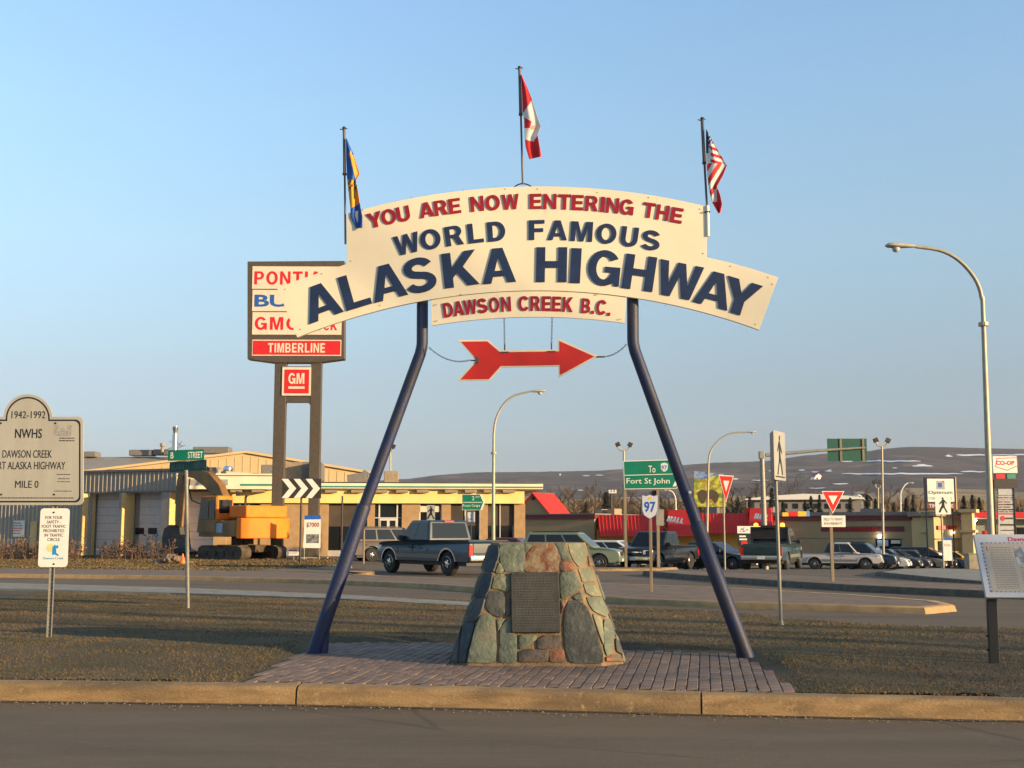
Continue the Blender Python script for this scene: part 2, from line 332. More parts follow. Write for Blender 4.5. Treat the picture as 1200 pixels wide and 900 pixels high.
def island(pts, h, kw, km, tm, name, top, sm=1, batter=.04):
    p = dens(smooth_poly([(q[0], q[1]) for q in pts], sm), 2.5); r = thing(name, None, None, kind='structure')
    a = p; b_ = inset(p, batter); c = inset(p, kw); n = len(p)
    z = lambda q, hh: (q[0], q[1], gz(*q)+hh)
    b = MB(); vs = [z(q, -.02) for q in a]+[z(q, h-.025) for q in b_]+[z(q, h) for q in inset(p, batter+.03)]+[z(q, h) for q in c]+[z(q, h-.05) for q in c]
    fs = [(k*n+i, k*n+(i+1) % n, (k+1)*n+(i+1) % n, (k+1)*n+i) for k in range(4) for i in range(n)]
    b.add(vs, fs).build('kerb', km, r, smooth=True)
    t = MB(); tr = tessellate_polygon([[Vector((q[0], q[1], 0)) for q in c]]); t.add([z(q, h-.006) for q in c], tr).build(top, tm, r)
    return r
g2 = lambda L, z=0: [tuple(gnd(u, v, z)[:2]) for u, v in L]
# splitter island across the middle, crescent aprons of the roundabout, far verge
island(g2([(-260, 676), (0, 677), (200, 679.5), (400, 685), (500, 690), (620, 699), (740, 709), (860, 713), (1000, 717.5), (1085, 720), (1122, 716.5), (1100, 711), (1000, 703), (850, 694), (740, 690), (640, 686.5), (560, 683.5), (450, 679.5), (400, 675), (200, 671), (0, 668.8), (-260, 668)]),
       .13, .3, mat('dusty_kerb', (.36, .24, .11), .9, c2=(.26, .17, .08), sc=4, bump=.4), PAVEP, 'traffic_island', 'paved_top', 0)
island(g2([(752, 674.5), (800, 679), (900, 686.5), (1000, 693), (1100, 698), (1200, 702.5), (1400, 710), (1400, 699), (1200, 694), (1100, 689), (1000, 682.5), (900, 677.5), (800, 673)]),
       .16, .25, mat('shaded_kerb', (.12, .09, .06), .9, c2=(.07, .055, .038), sc=5, bump=.3), PAVEP, 'roundabout_apron', 'paved_top', 0)  # kerb concrete darkened in its colour to carry the shaded side
island(g2([(1025, 675), (1080, 681), (1146, 687), (1300, 697), (1500, 700), (1400, 680), (1200, 673), (1100, 670), (1050, 671)]), .14, .25, MC['shaded_kerb'], WALKC, 'corner_island', 'paved_top', 0)
island(g2([(600, 669.5), (700, 669.5), (770, 669), (795, 667), (780, 664.8), (700, 664), (600, 664)]), .1, .2, KERB, GROUND, 'parking_lot_verge', 'dirt_top', 0)
VG = [(-60, 80), (-60, 52), (-34, 49)]+g2([(0, 667.5), (200, 670), (300, 672.5), (380, 676), (415, 678), (433, 676.5), (440, 673.5)])+[(-6.2, 46), (-6.6, 50), (-7.5, 56), (-9, 62), (-20, 66)]
island(VG, .14, 1.1, KERB, GROUND, 'far_verge', 'dirt_top', 0)
# near island: lawn, concrete strip, paver plaza
KL = [(-420, 818), (0, 822), (346, 826.5), (600, 832), (822, 838), (1200, 845.5), (1650, 855)]      # foot of the near kerb
KW = [gnd(u, v) for u, v in KL]
FARL = [(1650, 768), (1400, 759), (1200, 749.5), (1130, 746.5), (1020, 741), (940, 733), (860, 724.5), (730, 716.5), (540, 706.5), (400, 698), (200, 689.5), (0, 684), (-420, 680)]
def kerbrun(ks, name, parent, prof, m):
    """sweep a profile (offset back, height) along a polyline of points"""
    n = len(prof); vs = []; k = len(ks)
    for i, p in enumerate(ks):
        d = (ks[min(i+1, k-1)]-ks[max(i-1, 0)]).normalized(); nn = Vector((-d.y, d.x, 0))
        vs += [tuple(Vector((p.x, p.y, 0))+nn*a+Vector((0, 0, z))) for a, z in prof]
    fs = [(i*n+j, i*n+(j+1) % n, (i+1)*n+(j+1) % n, (i+1)*n+j) for i in range(k-1) for j in range(n)]+[tuple(range(n)), tuple((k-1)*n+j for j in range(n))[::-1]]
    return MB().add(vs, fs).build(name, m, parent, smooth=True)
def lerp_line(a, b, n): return [a+(b-a)*i/n for i in range(n+1)]
def kw(u):
    for (u0, v0), (u1, v1) in zip(KL, KL[1:]):
        if u0 <= u <= u1: return gnd(u, v0+(v1-v0)*(u-u0)/(u1-u0))
PR = [(0, -.05), (.018, .12), (.03, .148), (.05, .164), (.09, .172), (.2, .175), (.2, -.05)]
kb = thing('kerb', None, None, kind='structure')
for ua, ub in ((-420, 345), (347.4, 821), (823.4, 1650)):
    ks = []; st = 12 if ub-ua < 600 else 18
    for i in range(st+1): ks.append(kw(ua+(ub-ua)*i/st))
    kerbrun(ks, 'kerb_section', kb, PR, KERB)
GRIT = mat('gutter_grit', (.050, .036, .022), 1, c2=(.09, .065, .038), sc=9, bump=.5, bsc=90)
def gutter(b):
    q = [kw(-400+i*25) for i in range(81)]; rg_ = random.Random(2); w_ = [.05+.05*noise.noise(Vector((i*.35, 0, 0)))+.02*rg_.random() for i in range(81)]
    b.add([(p.x, p.y-w, .005) for p, w in zip(q, w_)]+[(p.x, p.y+.01, .008) for p in q], [(i, i+1, 82+i, 81+i) for i in range(80)])
part('gutter_grit', GRIT, None, gutter, kind='structure')
def debris(b):
    rg_ = random.Random(12)
    for i in range(420):
        u = rg_.uniform(-100, 1300); p = kw(u); d = abs(rg_.gauss(0, .16)); x, y, s = p.x, p.y-.02-d, rg_.uniform(.003, .010); b.lathe([(s*.4, 0), (s, s*.3), (s*.5, s*.9)], 5, o=(x, y, .004))
o = part('gutter_gravel', mat('loose_gravel', (.20, .16, .11), .95, var=.4, sc=30), None, debris, kind='stuff'); tag(o, 'loose gravel scattered along the foot of the near kerb', 'gravel')
kb2 = MB()
for u in (346.2, 822.2):
    p = kw(u); kb2.box(p.x-.02, p.x+.02, p.y+.035, p.y+.19, 0, .135)
kb2.build('joint_filler', BLACK, kb)
NI = [(k.x, k.y+.19) for k in KW]+g2(FARL, .05)
def lawnz(x, y):
    """gentle swell of the lawn, dying out at kerb and plaza"""
    d = 9.0
    for i in range(len(PLZ)-1):
        a, b = PLZ[i], PLZ[i+1]; ex, ey = b[0]-a[0], b[1]-a[1]; t = min(1, max(0, ((x-a[0])*ex+(y-a[1])*ey)/(ex*ex+ey*ey)))
        d = min(d, math.hypot(x-a[0]-ex*t, y-a[1]-ey*t))
    if inpoly(x, y, PLZ): d = 0
    return .156+(.05*sstep(.3, 1.6, y-(11.6-.12*x))*(1-sstep(15, 19, y))+.02)*sstep(.02, .3, d)-.09*sstep(17, 30, y)+.012*noise.noise(Vector((x*.8, y*.8, 2)))*sstep(.1, .6, d)
def inpoly(x, y, P):
    c = False; j = len(P)-1
    for i in range(len(P)):
        if (P[i][1] > y) != (P[j][1] > y) and x < (P[j][0]-P[i][0])*(y-P[i][1])/(P[j][1]-P[i][1])+P[i][0]: c = not c
        j = i
    return c
def fan(poly, z, name, m, parent=None, kind=None, st=1.0):
    q = dens(poly, st); b = MB(); b.add([(a[0], a[1], z(a[0], a[1])) for a in q], tessellate_polygon([[Vector((a[0], a[1], 0)) for a in q]]))
    return b.build(name, m, parent, kind=kind)
# lawn built as a grid clipped to the island outline
def clipgrid(poly, x0, x1, y0, y1, st, fz, name, m, hole=None, kind=None):
    bm = bmesh.new(); nx = int((x1-x0)/st); ny = int((y1-y0)/st); b = MB()
    q = [(x0+i*st, y0+j*st) for j in range(ny) for i in range(nx)]
    for a, c in q:
        k = [(a, c), (a+st, c), (a+st, c+st), (a, c+st)]
        if all(inpoly(*t, poly) for t in k) and not (hole and all(inpoly(*t, hole) for t in k)): b.add([(t[0], t[1], fz(*t)) for t in k], [(0, 1, 2, 3)])
    o = b.build(name, m, kind=kind, fix=False)
    bm.from_mesh(o.data); bmesh.ops.remove_doubles(bm, verts=bm.verts, dist=.001); bm.to_mesh(o.data); bm.free()
    o.data.polygons.foreach_set('use_smooth', [True]*len(o.data.polygons)); return o
PLZ = g2([(281, 799.5), (330, 776), (383, 753.5), (540, 753.5), (735, 763), (866, 766), (900, 787), (944, 818)], .17)
PLZ[0] = (kw(281).x, kw(281).y+.2); PLZ[-1] = (kw(944).x, kw(944).y+.2)
fan(NI, lambda x, y: .06, 'island_base', SOIL, kind='structure', st=3)
STRIP = g2([(-420, 681), (0, 684.6), (200, 690), (400, 698.6), (540, 707), (730, 717), (860, 725), (940, 733), (1022, 741.5), (900, 735.5), (730, 726), (540, 711.5), (400, 703.5), (200, 696.5), (0, 691.7), (-420, 687)], .10)
b = MB(); sp = dens(STRIP, 1.5); n = len(sp); b.add([(a[0], a[1], .14) for a in sp]+[(a[0], a[1], -.03) for a in sp], list(tessellate_polygon([[Vector((a[0], a[1], 0)) for a in sp]]))+[(i, (i+1) % n, n+(i+1) % n, n+i) for i in range(n)]).build('path', WALKC, kind='structure')
# paver plaza: bed sheet and individual bricks
pz = thing('paved_plaza', None, None, kind='structure')
BRK = mat('red_grey_paver', (.21, .145, .105), .88, c2=(.15, .10, .078), sc=7, bump=.35, bsc=120); island_var(BRK, .22)
BRKE = mat('paver_joint_sand', (.06, .045, .035), 1, c2=(.035, .028, .024), sc=9)
fan(PLZ, lambda x, y: .160, 'sand_bed', BRKE, pz)
clipgrid(NI, -16, 16, 9.5, 34, .2, lawnz, 'lawn', SOIL, hole=inset(PLZ, .25), kind='structure')
ka = math.atan2((KW[4]-KW[2]).y, (KW[4]-KW[2]).x); kx = Vector((math.cos(ka), math.sin(ka))); ky = Vector((-kx.y, kx.x)); ko = Vector(kw(600)[:2])
bw, bl, jt = .106, .212, .009; bricks = []
for i in range(-30, 32):
    for j in range(0, 22):
        c = ko+kx*(i*bw)+ky*(.2+bl*.5+j*bl+(bl/2 if i % 2 else 0))
        if inpoly(c.x, c.y, PLZ): bricks.append((c.y, c))
bm_ = MB(); x, y, zt = (bw-jt)/2, (bl-jt)/2, .012
bm_.add([(-x, -y, -.01), (x, -y, -.01), (x, y, -.01), (-x, y, -.01), (-x, -y, zt-.004), (x, -y, zt-.004), (x, y, zt-.004), (-x, y, zt-.004), (-x+.006, -y+.006, zt), (x-.006, -y+.006, zt), (x-.006, y-.006, zt), (-x+.006, y-.006, zt)],
    [(8, 9, 10, 11)]+[(i, (i+1) % 4, 4+(i+1) % 4, 4+i) for i in range(4)]+[(4+i, 4+(i+1) % 4, 8+(i+1) % 4, 8+i) for i in range(4)])
bo = bm_.build('paver', BRK, pz); bricks.sort(key=lambda t: t[0]); rest = MB()
for k, (_, c) in enumerate(bricks):
    dz = random.uniform(-.003, .003)
    if k < 298:
        o = bo if k == 0 else link(bo.copy()); o.parent = pz; o.location = (c.x, c.y, .163+dz); o.rotation_euler = (random.uniform(-.01, .01), random.uniform(-.012, .012), ka+random.uniform(-.012, .012))
    else:
        M = Matrix.Translation((c.x, c.y, .163+dz)) @ Matrix.Rotation(ka+random.uniform(-.012, .012), 4, 'Z'); rest.add([tuple(M @ Vector(p)) for p in bm_.v], bm_.f)
rest.build('paver_field', BRK, pz, kind='stuff')
# grass blades on the lawn
def blades(poly, hole, n, x0, x1, y0, y1, name, m, hh, fz, ww=.006, kind='stuff', near=0):
    rs = np.random.RandomState(3); X = []; 
    P = np.array(poly); Q = np.array(hole) if hole else None
    def inp(x, y, P):
        c = np.zeros(len(x), bool); j = len(P)-1
        for i in range(len(P)):
            k = ((P[i, 1] > y) != (P[j, 1] > y)) & (x < (P[j, 0]-P[i, 0])*(y-P[i, 1])/(P[j, 1]-P[i, 1]+1e-9)+P[i, 0]); c ^= k; j = i
        return c
    x = rs.uniform(x0, x1, n); y = y0+(y1-y0)*rs.uniform(0, 1, n)**(1.6 if near else 1)
    k = inp(x, y, P)
    if hole: k &= ~inp(x, y, Q)
    x, y = x[k], y[k]; cl = np.array([noise.noise(Vector((a*.9, b*.9, 0))) for a, b in zip(x[::1], y[::1])]) if len(x) < 400000 else np.zeros(len(x))
    n = len(x); z = np.array([fz(a, b) for a, b in zip(x, y)]); h = hh*(rs.uniform(.5, 1.3, n))*(1+.7*cl); a = rs.uniform(0, 6.283, n); l = rs.uniform(.8, 2.2, n)*h
    w = ww*rs.uniform(.7, 1.4, n)*(1+np.maximum(0, y-14)*.06); dx, dy = np.cos(a), np.sin(a); th = rs.uniform(0, 6.283, n)
    v = np.stack([np.stack([x-dx*w, y-dy*w, z-.004], 1), np.stack([x+dx*w, y+dy*w, z-.004], 1), np.stack([x+np.cos(th)*l, y+np.sin(th)*l, z+h], 1)], 1).reshape(-1, 3).astype('f')
    me = bpy.data.meshes.new(name); me.vertices.add(3*n); me.vertices.foreach_set('co', v.ravel()); me.loops.add(3*n); me.loops.foreach_set('vertex_index', np.arange(3*n, dtype='i'))
    me.polygons.add(n); me.polygons.foreach_set('loop_start', np.arange(0, 3*n, 3, dtype='i')); me.update(calc_edges=True); me.materials.append(m)
    return tag(link(bpy.data.objects.new(name, me)), kind=kind)
GRS = mat('dry_grass', (.165, .108, .036), .9, c2=(.08, .066, .018), sc=1.0, fac=(.38, .58)); add_noise_layer(GRS, .35, (.125, .082, .04), .5, .62); island_var(GRS, .12)
o = blades(NI, PLZ, 430000, -11, 12, 9.6, 31, 'grass', GRS, .016, lawnz, ww=.0045, near=1); tag(o, 'short dry grass of the lawn between kerb and road', 'grass')
# ------------------------------------------------ THE ARCH
PSI = -R(5.2); AF = Frame(0.18, 13.72, .15, PSI)
arch = AF.root('highway_arch_sign', 'white arch sign with red and blue raised letters on two slanting navy pipe legs', 'arch sign')
def A(u, v, yl=0.0): return AF.uv(u, v, yl)
def arcline(c, a, b, n=24):
    """points of a circle c (photo px) between pixel x a and b"""
    o = []
    for i in range(n+1):
        u = a+(b-a)*i/n; o.append((u, c[1]-math.sqrt(max(0, c[2]**2-(u-c[0])**2))))
    return o
BOT = circ3((348.3, 395.3), (606, 340.8), (889.6, 386.7)); TOPA = circ3((406, 250.5), (613, 218.6), (828.5, 242)); WIN = circ3((324.7, 337.5), (406.7, 309.2), (912, 325))
ol = arcline(TOPA, 406, 828.5, 30)+[(828.2, 301.5)]+[(855, 307.6), (884, 315.8), (912, 325)]+arcline(BOT, 889.6, 348.3, 40)+[(324.7, 337.5), (352, 327.2), (380, 317.8), (406.5, 309.3)]
brd = part('sign_board', CREAM, arch, lambda b: b.prism([A(*p) for p in ol], 0, .045), bevel=.004)
add_noise_layer(CREAM, 7, (.55, .49, .37), .62, .8, stretch=(1, 1, .35), amt=.35)
FRM = mat('board_back_frame', (.25, .24, .22), .6)
part('edge_trim', FRM, brd, lambda b: b.prism([A(*p) for p in inset(ol, 3)], .047, .08))
LB = circ3((506, 381.6), (620, 371.5), (732, 378.7)); ol2 = [(505, 353.5)]+[(u, v+.8) for u, v in arcline(BOT, 506, 734, 20)]+arcline(LB, 732, 506, 20)
part('place_name_board', CREAM, arch, lambda b: b.prism([A(*p, .012) for p in ol2], .012, .04), bevel=.003)
px = 13.72/F
def letters(items, base, h, m, y0, dep):
    """items: (char, baseline mid x, width) in photo px along the baseline circle"""
    for ch, u, w in items:
        v = base[1]-math.sqrt(base[2]**2-(u-base[0])**2); ang = math.asin((u-base[0])/base[2]); cu = u+math.sin(ang)*h/2; cv = v-math.cos(ang)*h/2
        a = A(cu, cv, y0); e = A(cu+10*math.cos(ang), cv+10*math.sin(ang), y0); k = math.hypot(e[0]-a[0], e[1]-a[1])/10
        b = MB(); hh = h*k; glyph(b, ch, 0, 0, w*k, hh, rot=-ang, y0=0, dep=dep)
        o = b.build('letter', m, arch); o.location = (a[0], y0, a[1])
B1 = circ3((365.3+18, 373), (646, 330.9), (860.5, 368))
letters([('A', 383.5, 43), ('L', 421.7, 31), ('A', 459, 41), ('S', 496, 36.5), ('K', 542, 41), ('A', 585.4, 39), ('H', 646, 36), ('I', 673.5, 12), ('G', 706, 38), ('H', 746, 36.5), ('W', 791, 52), ('A', 831.5, 42), ('Y', 861, 43)], B1, 41.5, NAVY, -.001, .011)
B2 = circ3((480, 297.3), (629, 281.3), (761, 293.2))
letters([('W', 479.5, 30), ('O', 506.5, 24), ('R', 533.8, 21), ('L', 558.5, 18), ('D', 582.5, 21), ('F', 629, 18.5), ('A', 653, 22.5), ('M', 681, 25.5), ('O', 709.5, 23.5), ('U', 736, 20), ('S', 761, 21.5)], B2, 23.5, NAVY, -.001, .010)
B3 = circ3((441, 266.6), (627, 245), (791, 261))
letters([('Y', 441.3, 18), ('O', 457.5, 17.5), ('U', 474.3, 15.5), ('A', 501.3, 17), ('R', 518, 15.5), ('E', 534, 14), ('N', 560, 15.5), ('O', 578, 17), ('W', 598.5, 20), ('E', 627.8, 14), ('N', 644.3, 15.5), ('T', 661.3, 15), ('E', 676.5, 14), ('R', 693, 15), ('I', 705.5, 4.8), ('N', 717, 15), ('G', 733.5, 16.5), ('T', 759.3, 14.5), ('H', 775, 15), ('E', 791.5, 14)], B3, 18, RED, -.001, .010)
B4 = circ3((526.3, 371.8), (628, 364.3), (702, 368.6))
letters([('D', 526.5, 11.5), ('A', 538.6, 12.5), ('W', 552, 15.5), ('S', 566.2, 12), ('O', 579.7, 12), ('N', 593.5, 11.5), ('C', 613.7, 12), ('R', 627.5, 11.5), ('E', 640.3, 10.5), ('E', 652, 10.5), ('K', 665, 12), ('B', 686, 10.5), ('.', 694.3, 3.4), ('C', 703.6, 11.5), ('.', 713.3, 3.4)], B4, 17.3, RED, .011, .010)
# bolts along the boards
def bolts(b):
    for u, v in [(425, 246), (482, 231), (543, 222.5), (592, 221.5), (630, 221.5), (700, 225.5), (760, 231.5), (820, 245), (411, 306), (824, 297), (856, 312), (900, 325), (905, 333), (334, 339), (352, 386), (885, 380), (445, 358), (540, 345), (700, 345), (780, 358), (512, 376), (727, 374), (511, 357), (377, 321)]:
        x, z = A(u, v); b.lathe([(.008, .002), (.008, -.003), (.005, -.005)], 8, 'y', (x, 0, z))
part('board_bolts', mat('rusty_bolt', (.34, .25, .16), .7), arch, bolts, kind='stuff')
# legs: upright, bend, slanting run, wider foot sleeve, base stub
def P3(u, v, yl=.13): x, z = A(u, v, yl); return Vector((x, yl, z))
for q, (t, bnd, slv, foot, stub) in enumerate((((495, 340), (494.8, 408), (427, 592), (369.5, 762), (373, 752)), ((741.5, 338), (741.8, 405), (816, 612), (876.5, 773), (871, 762)))):
    T, B_, L_, F_ = P3(*t), P3(*bnd), P3(*slv), P3(*foot)
    T.z += .25
    d1 = (B_-T).normalized(); d2 = (F_-B_).normalized(); F2 = F_+d2*.25; r = .068
    lg = part('leg', LEGB, arch, lambda b: b.tube([T, B_-d1*.07, B_-d1*.03+d2*.012, B_+d2*.07, L_+d2*.3], r, 20), smooth=True)
    part('sleeve', LEGB, lg, lambda b: b.tube([L_, L_+d2*.02, F2], [.078, .083, .085], 20), smooth=True)
    s_ = F_-d2*.28; hx = .055 if q else -.0
    part('base_stub', LEGB, lg, lambda b: b.tube([Vector((F_.x-(.06 if q else -.075), .16, F_.z-.15)), Vector((F_.x-(.075 if q else -.10), .16, F_.z+.28))], .062, 16), smooth=True)
    kx_, kz_ = A(808.5, 577) if q else A(440, 556)
    if q: part('bolt_head', SIGNW, lg, lambda b: b.lathe([(.02, .03), (.02, -.01), (.012, -.018)], 10, 'y', (kx_, .055, kz_)))
# cross brackets behind the boards that carry them on the pipes
part('back_rail', FRM, arch, lambda b: (b.box(A(420, 300)[0], A(815, 300)[0], .085, .135, A(600, 300)[1]-.03, A(600, 300)[1]+.03), b.box(A(440, 345)[0], A(800, 345)[0], .085, .125, A(600, 333)[1]-.03, A(600, 333)[1]+.03)))
# ------------------------------------------------ arrow on chains
CHN = mat('rusty_chain', (.10, .085, .065), .6, metal=.4, var=.3, sc=20)
def links(b, p0, p1, sag, n):
    p0, p1 = Vector(p0), Vector(p1); prev = None
    pts = [p0.lerp(p1, i/n)+Vector((0, 0, -sag*4*(i/n)*(1-i/n))) for i in range(n+1)]
    for i in range(n):
        a, c = pts[i], pts[i+1]; d = (c-a); L = d.length*.66; m = (a+c)/2; d.normalize(); s = Vector((0, 1, 0)) if i % 2 else d.cross(Vector((0, 1, 0))).normalized()
        w = .0085; ring = []
        for k in range(8):
            t = 2*math.pi*k/8; ring.append(m+d*math.cos(t)*L+s*math.sin(t)*w)
        ring.append(ring[0]); b.tube(ring, .0032, 5, cap=False)
def Z5(x, y): return (480+x/4.286, 330+y/4.286)
ao = [Z5(*p) for p in [(243, 294), (393, 292), (457, 346), (745, 342), (745, 286), (946, 375), (748, 483), (747, 427), (462, 432), (402, 498), (240, 499), (332, 396)]]
arr = AF.root('arrow_sign', 'red arrow sign with thin white border hanging on chains under the arch', 'arrow sign')
ARED = mat('arrow_red', (.62, .022, .008), .38, c2=(.52, .018, .008), sc=3)
part('arrow_panel', CREAM, arr, lambda b: b.prism([A(*p, .05) for p in ao], .03, .05), bevel=.002)
part('arrow_face', ARED, arr, lambda b: b.prism([A(*p, .026) for p in inset(ao, 1.9)], .026, .0295))
for u, v in ((591, 412.3), (646, 411.5)): part('chain_bracket', CHN, arr, lambda b: (b.box(A(u, v)[0]-.05, A(u, v)[0]+.05, .018, .06, A(u, v)[1]-.008, A(u, v)[1]+.006), b.box(A(u, v)[0]-.008, A(u, v)[0]+.008, .035, .05, A(u, v)[1], A(u, v)[1]+.10)))
part('end_clip', CHN, arr, lambda b: (b.box(A(557, 420)[0], A(560.5, 420)[0], .02, .06, A(558, 426.5)[1], A(558, 417.5)[1]), b.box(A(551, 422)[0], A(560, 422)[0], .035, .045, A(558, 422.6)[1], A(558, 421)[1])))
part('end_clip', CHN, arr, lambda b: (b.box(A(698, 418)[0], A(709, 418)[0], .03, .05, A(700, 418.5)[1], A(700, 416.8)[1])))
def p5(x, y, yl=.04): a = A(*Z5(x, y), yl); return (a[0], yl, a[1])
for (a, c, sag, n, lab) in ((p5(475, 178, .03), p5(477, 310), 0, 13, 'rusty chain holding the shaft of the red arrow near its tail'), (p5(716, 178, .03), p5(713, 308), 0, 13, 'rusty chain holding the shaft of the red arrow near its head'),
        (p5(98, 331), p5(305, 393), .075, 20, 'sagging chain from the left leg to the tail of the red arrow'), (p5(1090, 315), p5(985, 376), .03, 12, 'short chain from the right leg to the tip of the red arrow')):
    o = MB(); links(o, a, c, sag, n); c_ = o.build('chain', CHN, smooth=True, fix=False); c_.location = AF.o; c_.rotation_euler.z = PSI; tag(c_, lab, 'chain', 'chains holding the arrow')
# ------------------------------------------------ flagpoles and flags
POLE = mat('flagpole_brown', (.10, .085, .08), .5, var=.2)
def fpole(pts, rs, lab, extra=None):
    r = AF.root('flagpole', lab, 'flagpole', group='flagpoles on the arch')
    q = [Vector((A(u, v, .02)[0], -.012 if False else .02, A(u, v, .02)[1])) for u, v in pts]
    part('pole', POLE, r, lambda b: b.tube(q, rs, 10), smooth=True)
    def fin(b):
        p = q[0]; b.lathe([(.005, .03), (.022, .02), (.022, 0), (.014, -.01)], 10, 'z', (p.x, p.y, p.z)); b.tube([p+Vector((-.05, 0, .0)), p+Vector((-.02, 0, -.01)), p+Vector((.04, 0, .005))], .006, 6)
    part('finial', IRON, r, fin, smooth=True)
    m = q[len(q)//2]; part('cleat', IRON, r, lambda b: b.box(m.x-.025, m.x+.02, m.y-.015, m.y+.02, m.z-.012, m.z+.012))
    if extra: extra(r)
    return r
fpole([(403.2, 151), (403.8, 203), (404, 204), (404.8, 286)], [.017, .019, .012, .013], 'brown flagpole at the left end of the white board')
def ctr(r):
    def f(b):
        c = P3(612.6, 214.8, .02); b.tube([P3(602, 219.5, .02), P3(607, 216.3, .02), c, P3(619, 216.5, .02), P3(625, 220, .02)], .008, 6)
    part('saddle_bracket', IRON, r, f)
fpole([(608.8, 80), (610.2, 133), (610.4, 134), (612.6, 216)], [.017, .02, .012, .012], 'brown flagpole at the top centre of the arch', ctr)
def whp(r):
    part('white_socket', CREAM, r, lambda b: b.tube([P3(829, 241, .0), P3(829.8, 277, .0)], .02, 10), smooth=True)
    part('hose_clamp', IRON, r, lambda b: [b.box(A(829, v)[0]-.035, A(829, v)[0]+.03, -.025, .03, A(829, v)[1]-.006, A(829, v)[1]+.006) for v in (248.5,)])
fpole([(822.8, 140), (825.3, 190), (825.5, 191), (828.6, 244)], [.019, .02, .013, .013], 'brown flagpole on a white socket at the right end of the board', whp)
def cloth(name, lab, m, lef, rig, fold, nu=30, nv=130, depth=.05):
    """flag hanging folded on its pole: left and right outlines in photo px, colour cells from fold(u,v)"""
    def pick(L, t):
        n = len(L)-1; i = min(n-1, int(t*n)); f = t*n-i; return (L[i][0]+(L[i+1][0]-L[i][0])*f, L[i][1]+(L[i+1][1]-L[i][1])*f)
    b = MB(); g = []
    for j in range(nv+1):
        l, r = pick(lef, j/nv), pick(rig, j/nv)
        for i in range(nu+1):
            s = i/nu; u = l[0]+(r[0]-l[0])*s; v = l[1]+(r[1]-l[1])*s
            y = -.01+depth*(math.sin(s*7.5+j/nv*4.5)*.55+math.sin(s*3+j/nv*9)*.35)*(.25+.75*s)
            x, z = A(u, v, y); g.append(((x, y, z), (u, v)))
    b.v = [p for p, _ in g]
    for j in range(nv):
        for i in range(nu):
            k = [j*(nu+1)+i, j*(nu+1)+i+1, (j+1)*(nu+1)+i+1, (j+1)*(nu+1)+i]; b.f.append(k)
            cu = sum(g[q][1][0] for q in k)/4; cv = sum(g[q][1][1] for q in k)/4; b.m.append(fold(cu, cv, (i+.5)/nu, (j+.5)/nv))
    o = b.build(name, m, smooth=True, fix=False); o.location = AF.o; o.rotation_euler.z = PSI
    sd = o.modifiers.new('s', 'SOLIDIFY'); sd.thickness = .003; tag(o, lab, 'flag', 'flags on the arch'); return o
FR = mat('flag_red', (.62, .012, .012), .7, var=.1); FW = mat('flag_white', (.72, .68, .62), .7, var=.06); FB = mat('flag_blue', (.012, .09, .36), .7, var=.15); FO = mat('flag_gold', (.75, .30, .012), .7, var=.15); FK = mat('flag_black', (.03, .022, .012), .7, var=.2); FN = mat('flag_navy', (.02, .035, .12), .7, var=.2)
z2 = lambda x, y: (380+x/4.286, 70+y/4.286)
def side(p, a, b): return (b[0]-a[0])*(p[1]-a[1])-(b[1]-a[1])*(p[0]-a[0])
def can(u, v, s, t):
    p = ((u-380)*4.286, (v-70)*4.286)
    if side(p, (1000, 268), (1048, 195)) < 0: return 0
    if p[1] < 290+(p[0]-1005)*.55: return 1
    if p[1] < 345 and side(p, (1030, 345), (1045, 300)) < 0 and p[0] < 1040: return 0
    if side(p, (1012, 402), (1052, 412)) > 0 and p[0] < 1052: return 0
    if side(p, (1050, 415), (1075, 375)) > 0: return 0
    if 330 < p[1] < 352 and 1035 < p[0] < 1062: return 2
    return 1
cloth('flag', 'red and white flag hanging folded from the centre pole', [FR, FW, mat('flag_pink', (.70, .35, .28), .7)], [z2(*p) for p in [(989, 75), (992, 150), (996, 265), (1004, 300), (1006, 380), (1012, 440), (1030, 500)]], [z2(*p) for p in [(991, 76), (1020, 140), (1045, 205), (1072, 290), (1089, 335), (1072, 380), (1083, 440), (1091, 486)]], can)
def bc(u, v, s, t):
    x, y = (u-380)*4.286, (v-70)*4.286
    if y < 480 and x < 135 and y > 500-(x-112)*2: return 1
    if side((x, y), (127, 478), (158, 602)) > 0 and y < 602: return 0
    if y > 720+(180-x)*.6: return 0
    if 592 < y < 660 and (int(y/11)+int(x/9)) % 3 == 0 and x > 120: return 2
    if abs(x-150) < 4 and 600 < y < 700: return 2
    return 1 if y > 478 else 0
cloth('flag', 'blue and gold flag with a dark emblem hanging folded from the left pole', [FB, FO, FK], [z2(*p) for p in [(109, 395), (110, 500), (114, 590), (124, 680), (132, 750), (132, 790), (160, 845)]], [z2(*p) for p in [(112, 396), (145, 470), (178, 575), (158, 605), (170, 660), (182, 740), (192, 790), (191, 845)]], bc)
def usf(u, v, s, t):
    x, y = (u-780)*6, (v-120)*6
    if y < 300-(x-290)*.2 and not (x > 312 and y > 285): return 3 if ((int(x/7)+int(y/9)) % 4 == 0 and x > 300) else 2
    if x < 302 and y < 360: return 2
    if x < 318 and 320 < y < 430: return 1
    if y < 425+(x-300)*.06: return int((y-(x-300)*.32+4)/22) % 2
    if y < 610 or x < 340: return int((y*.62+x+6)/34+.3) % 2 == 0 and 1 or 0
    return 1 if (340 < x < 362 and y < 700) else 0
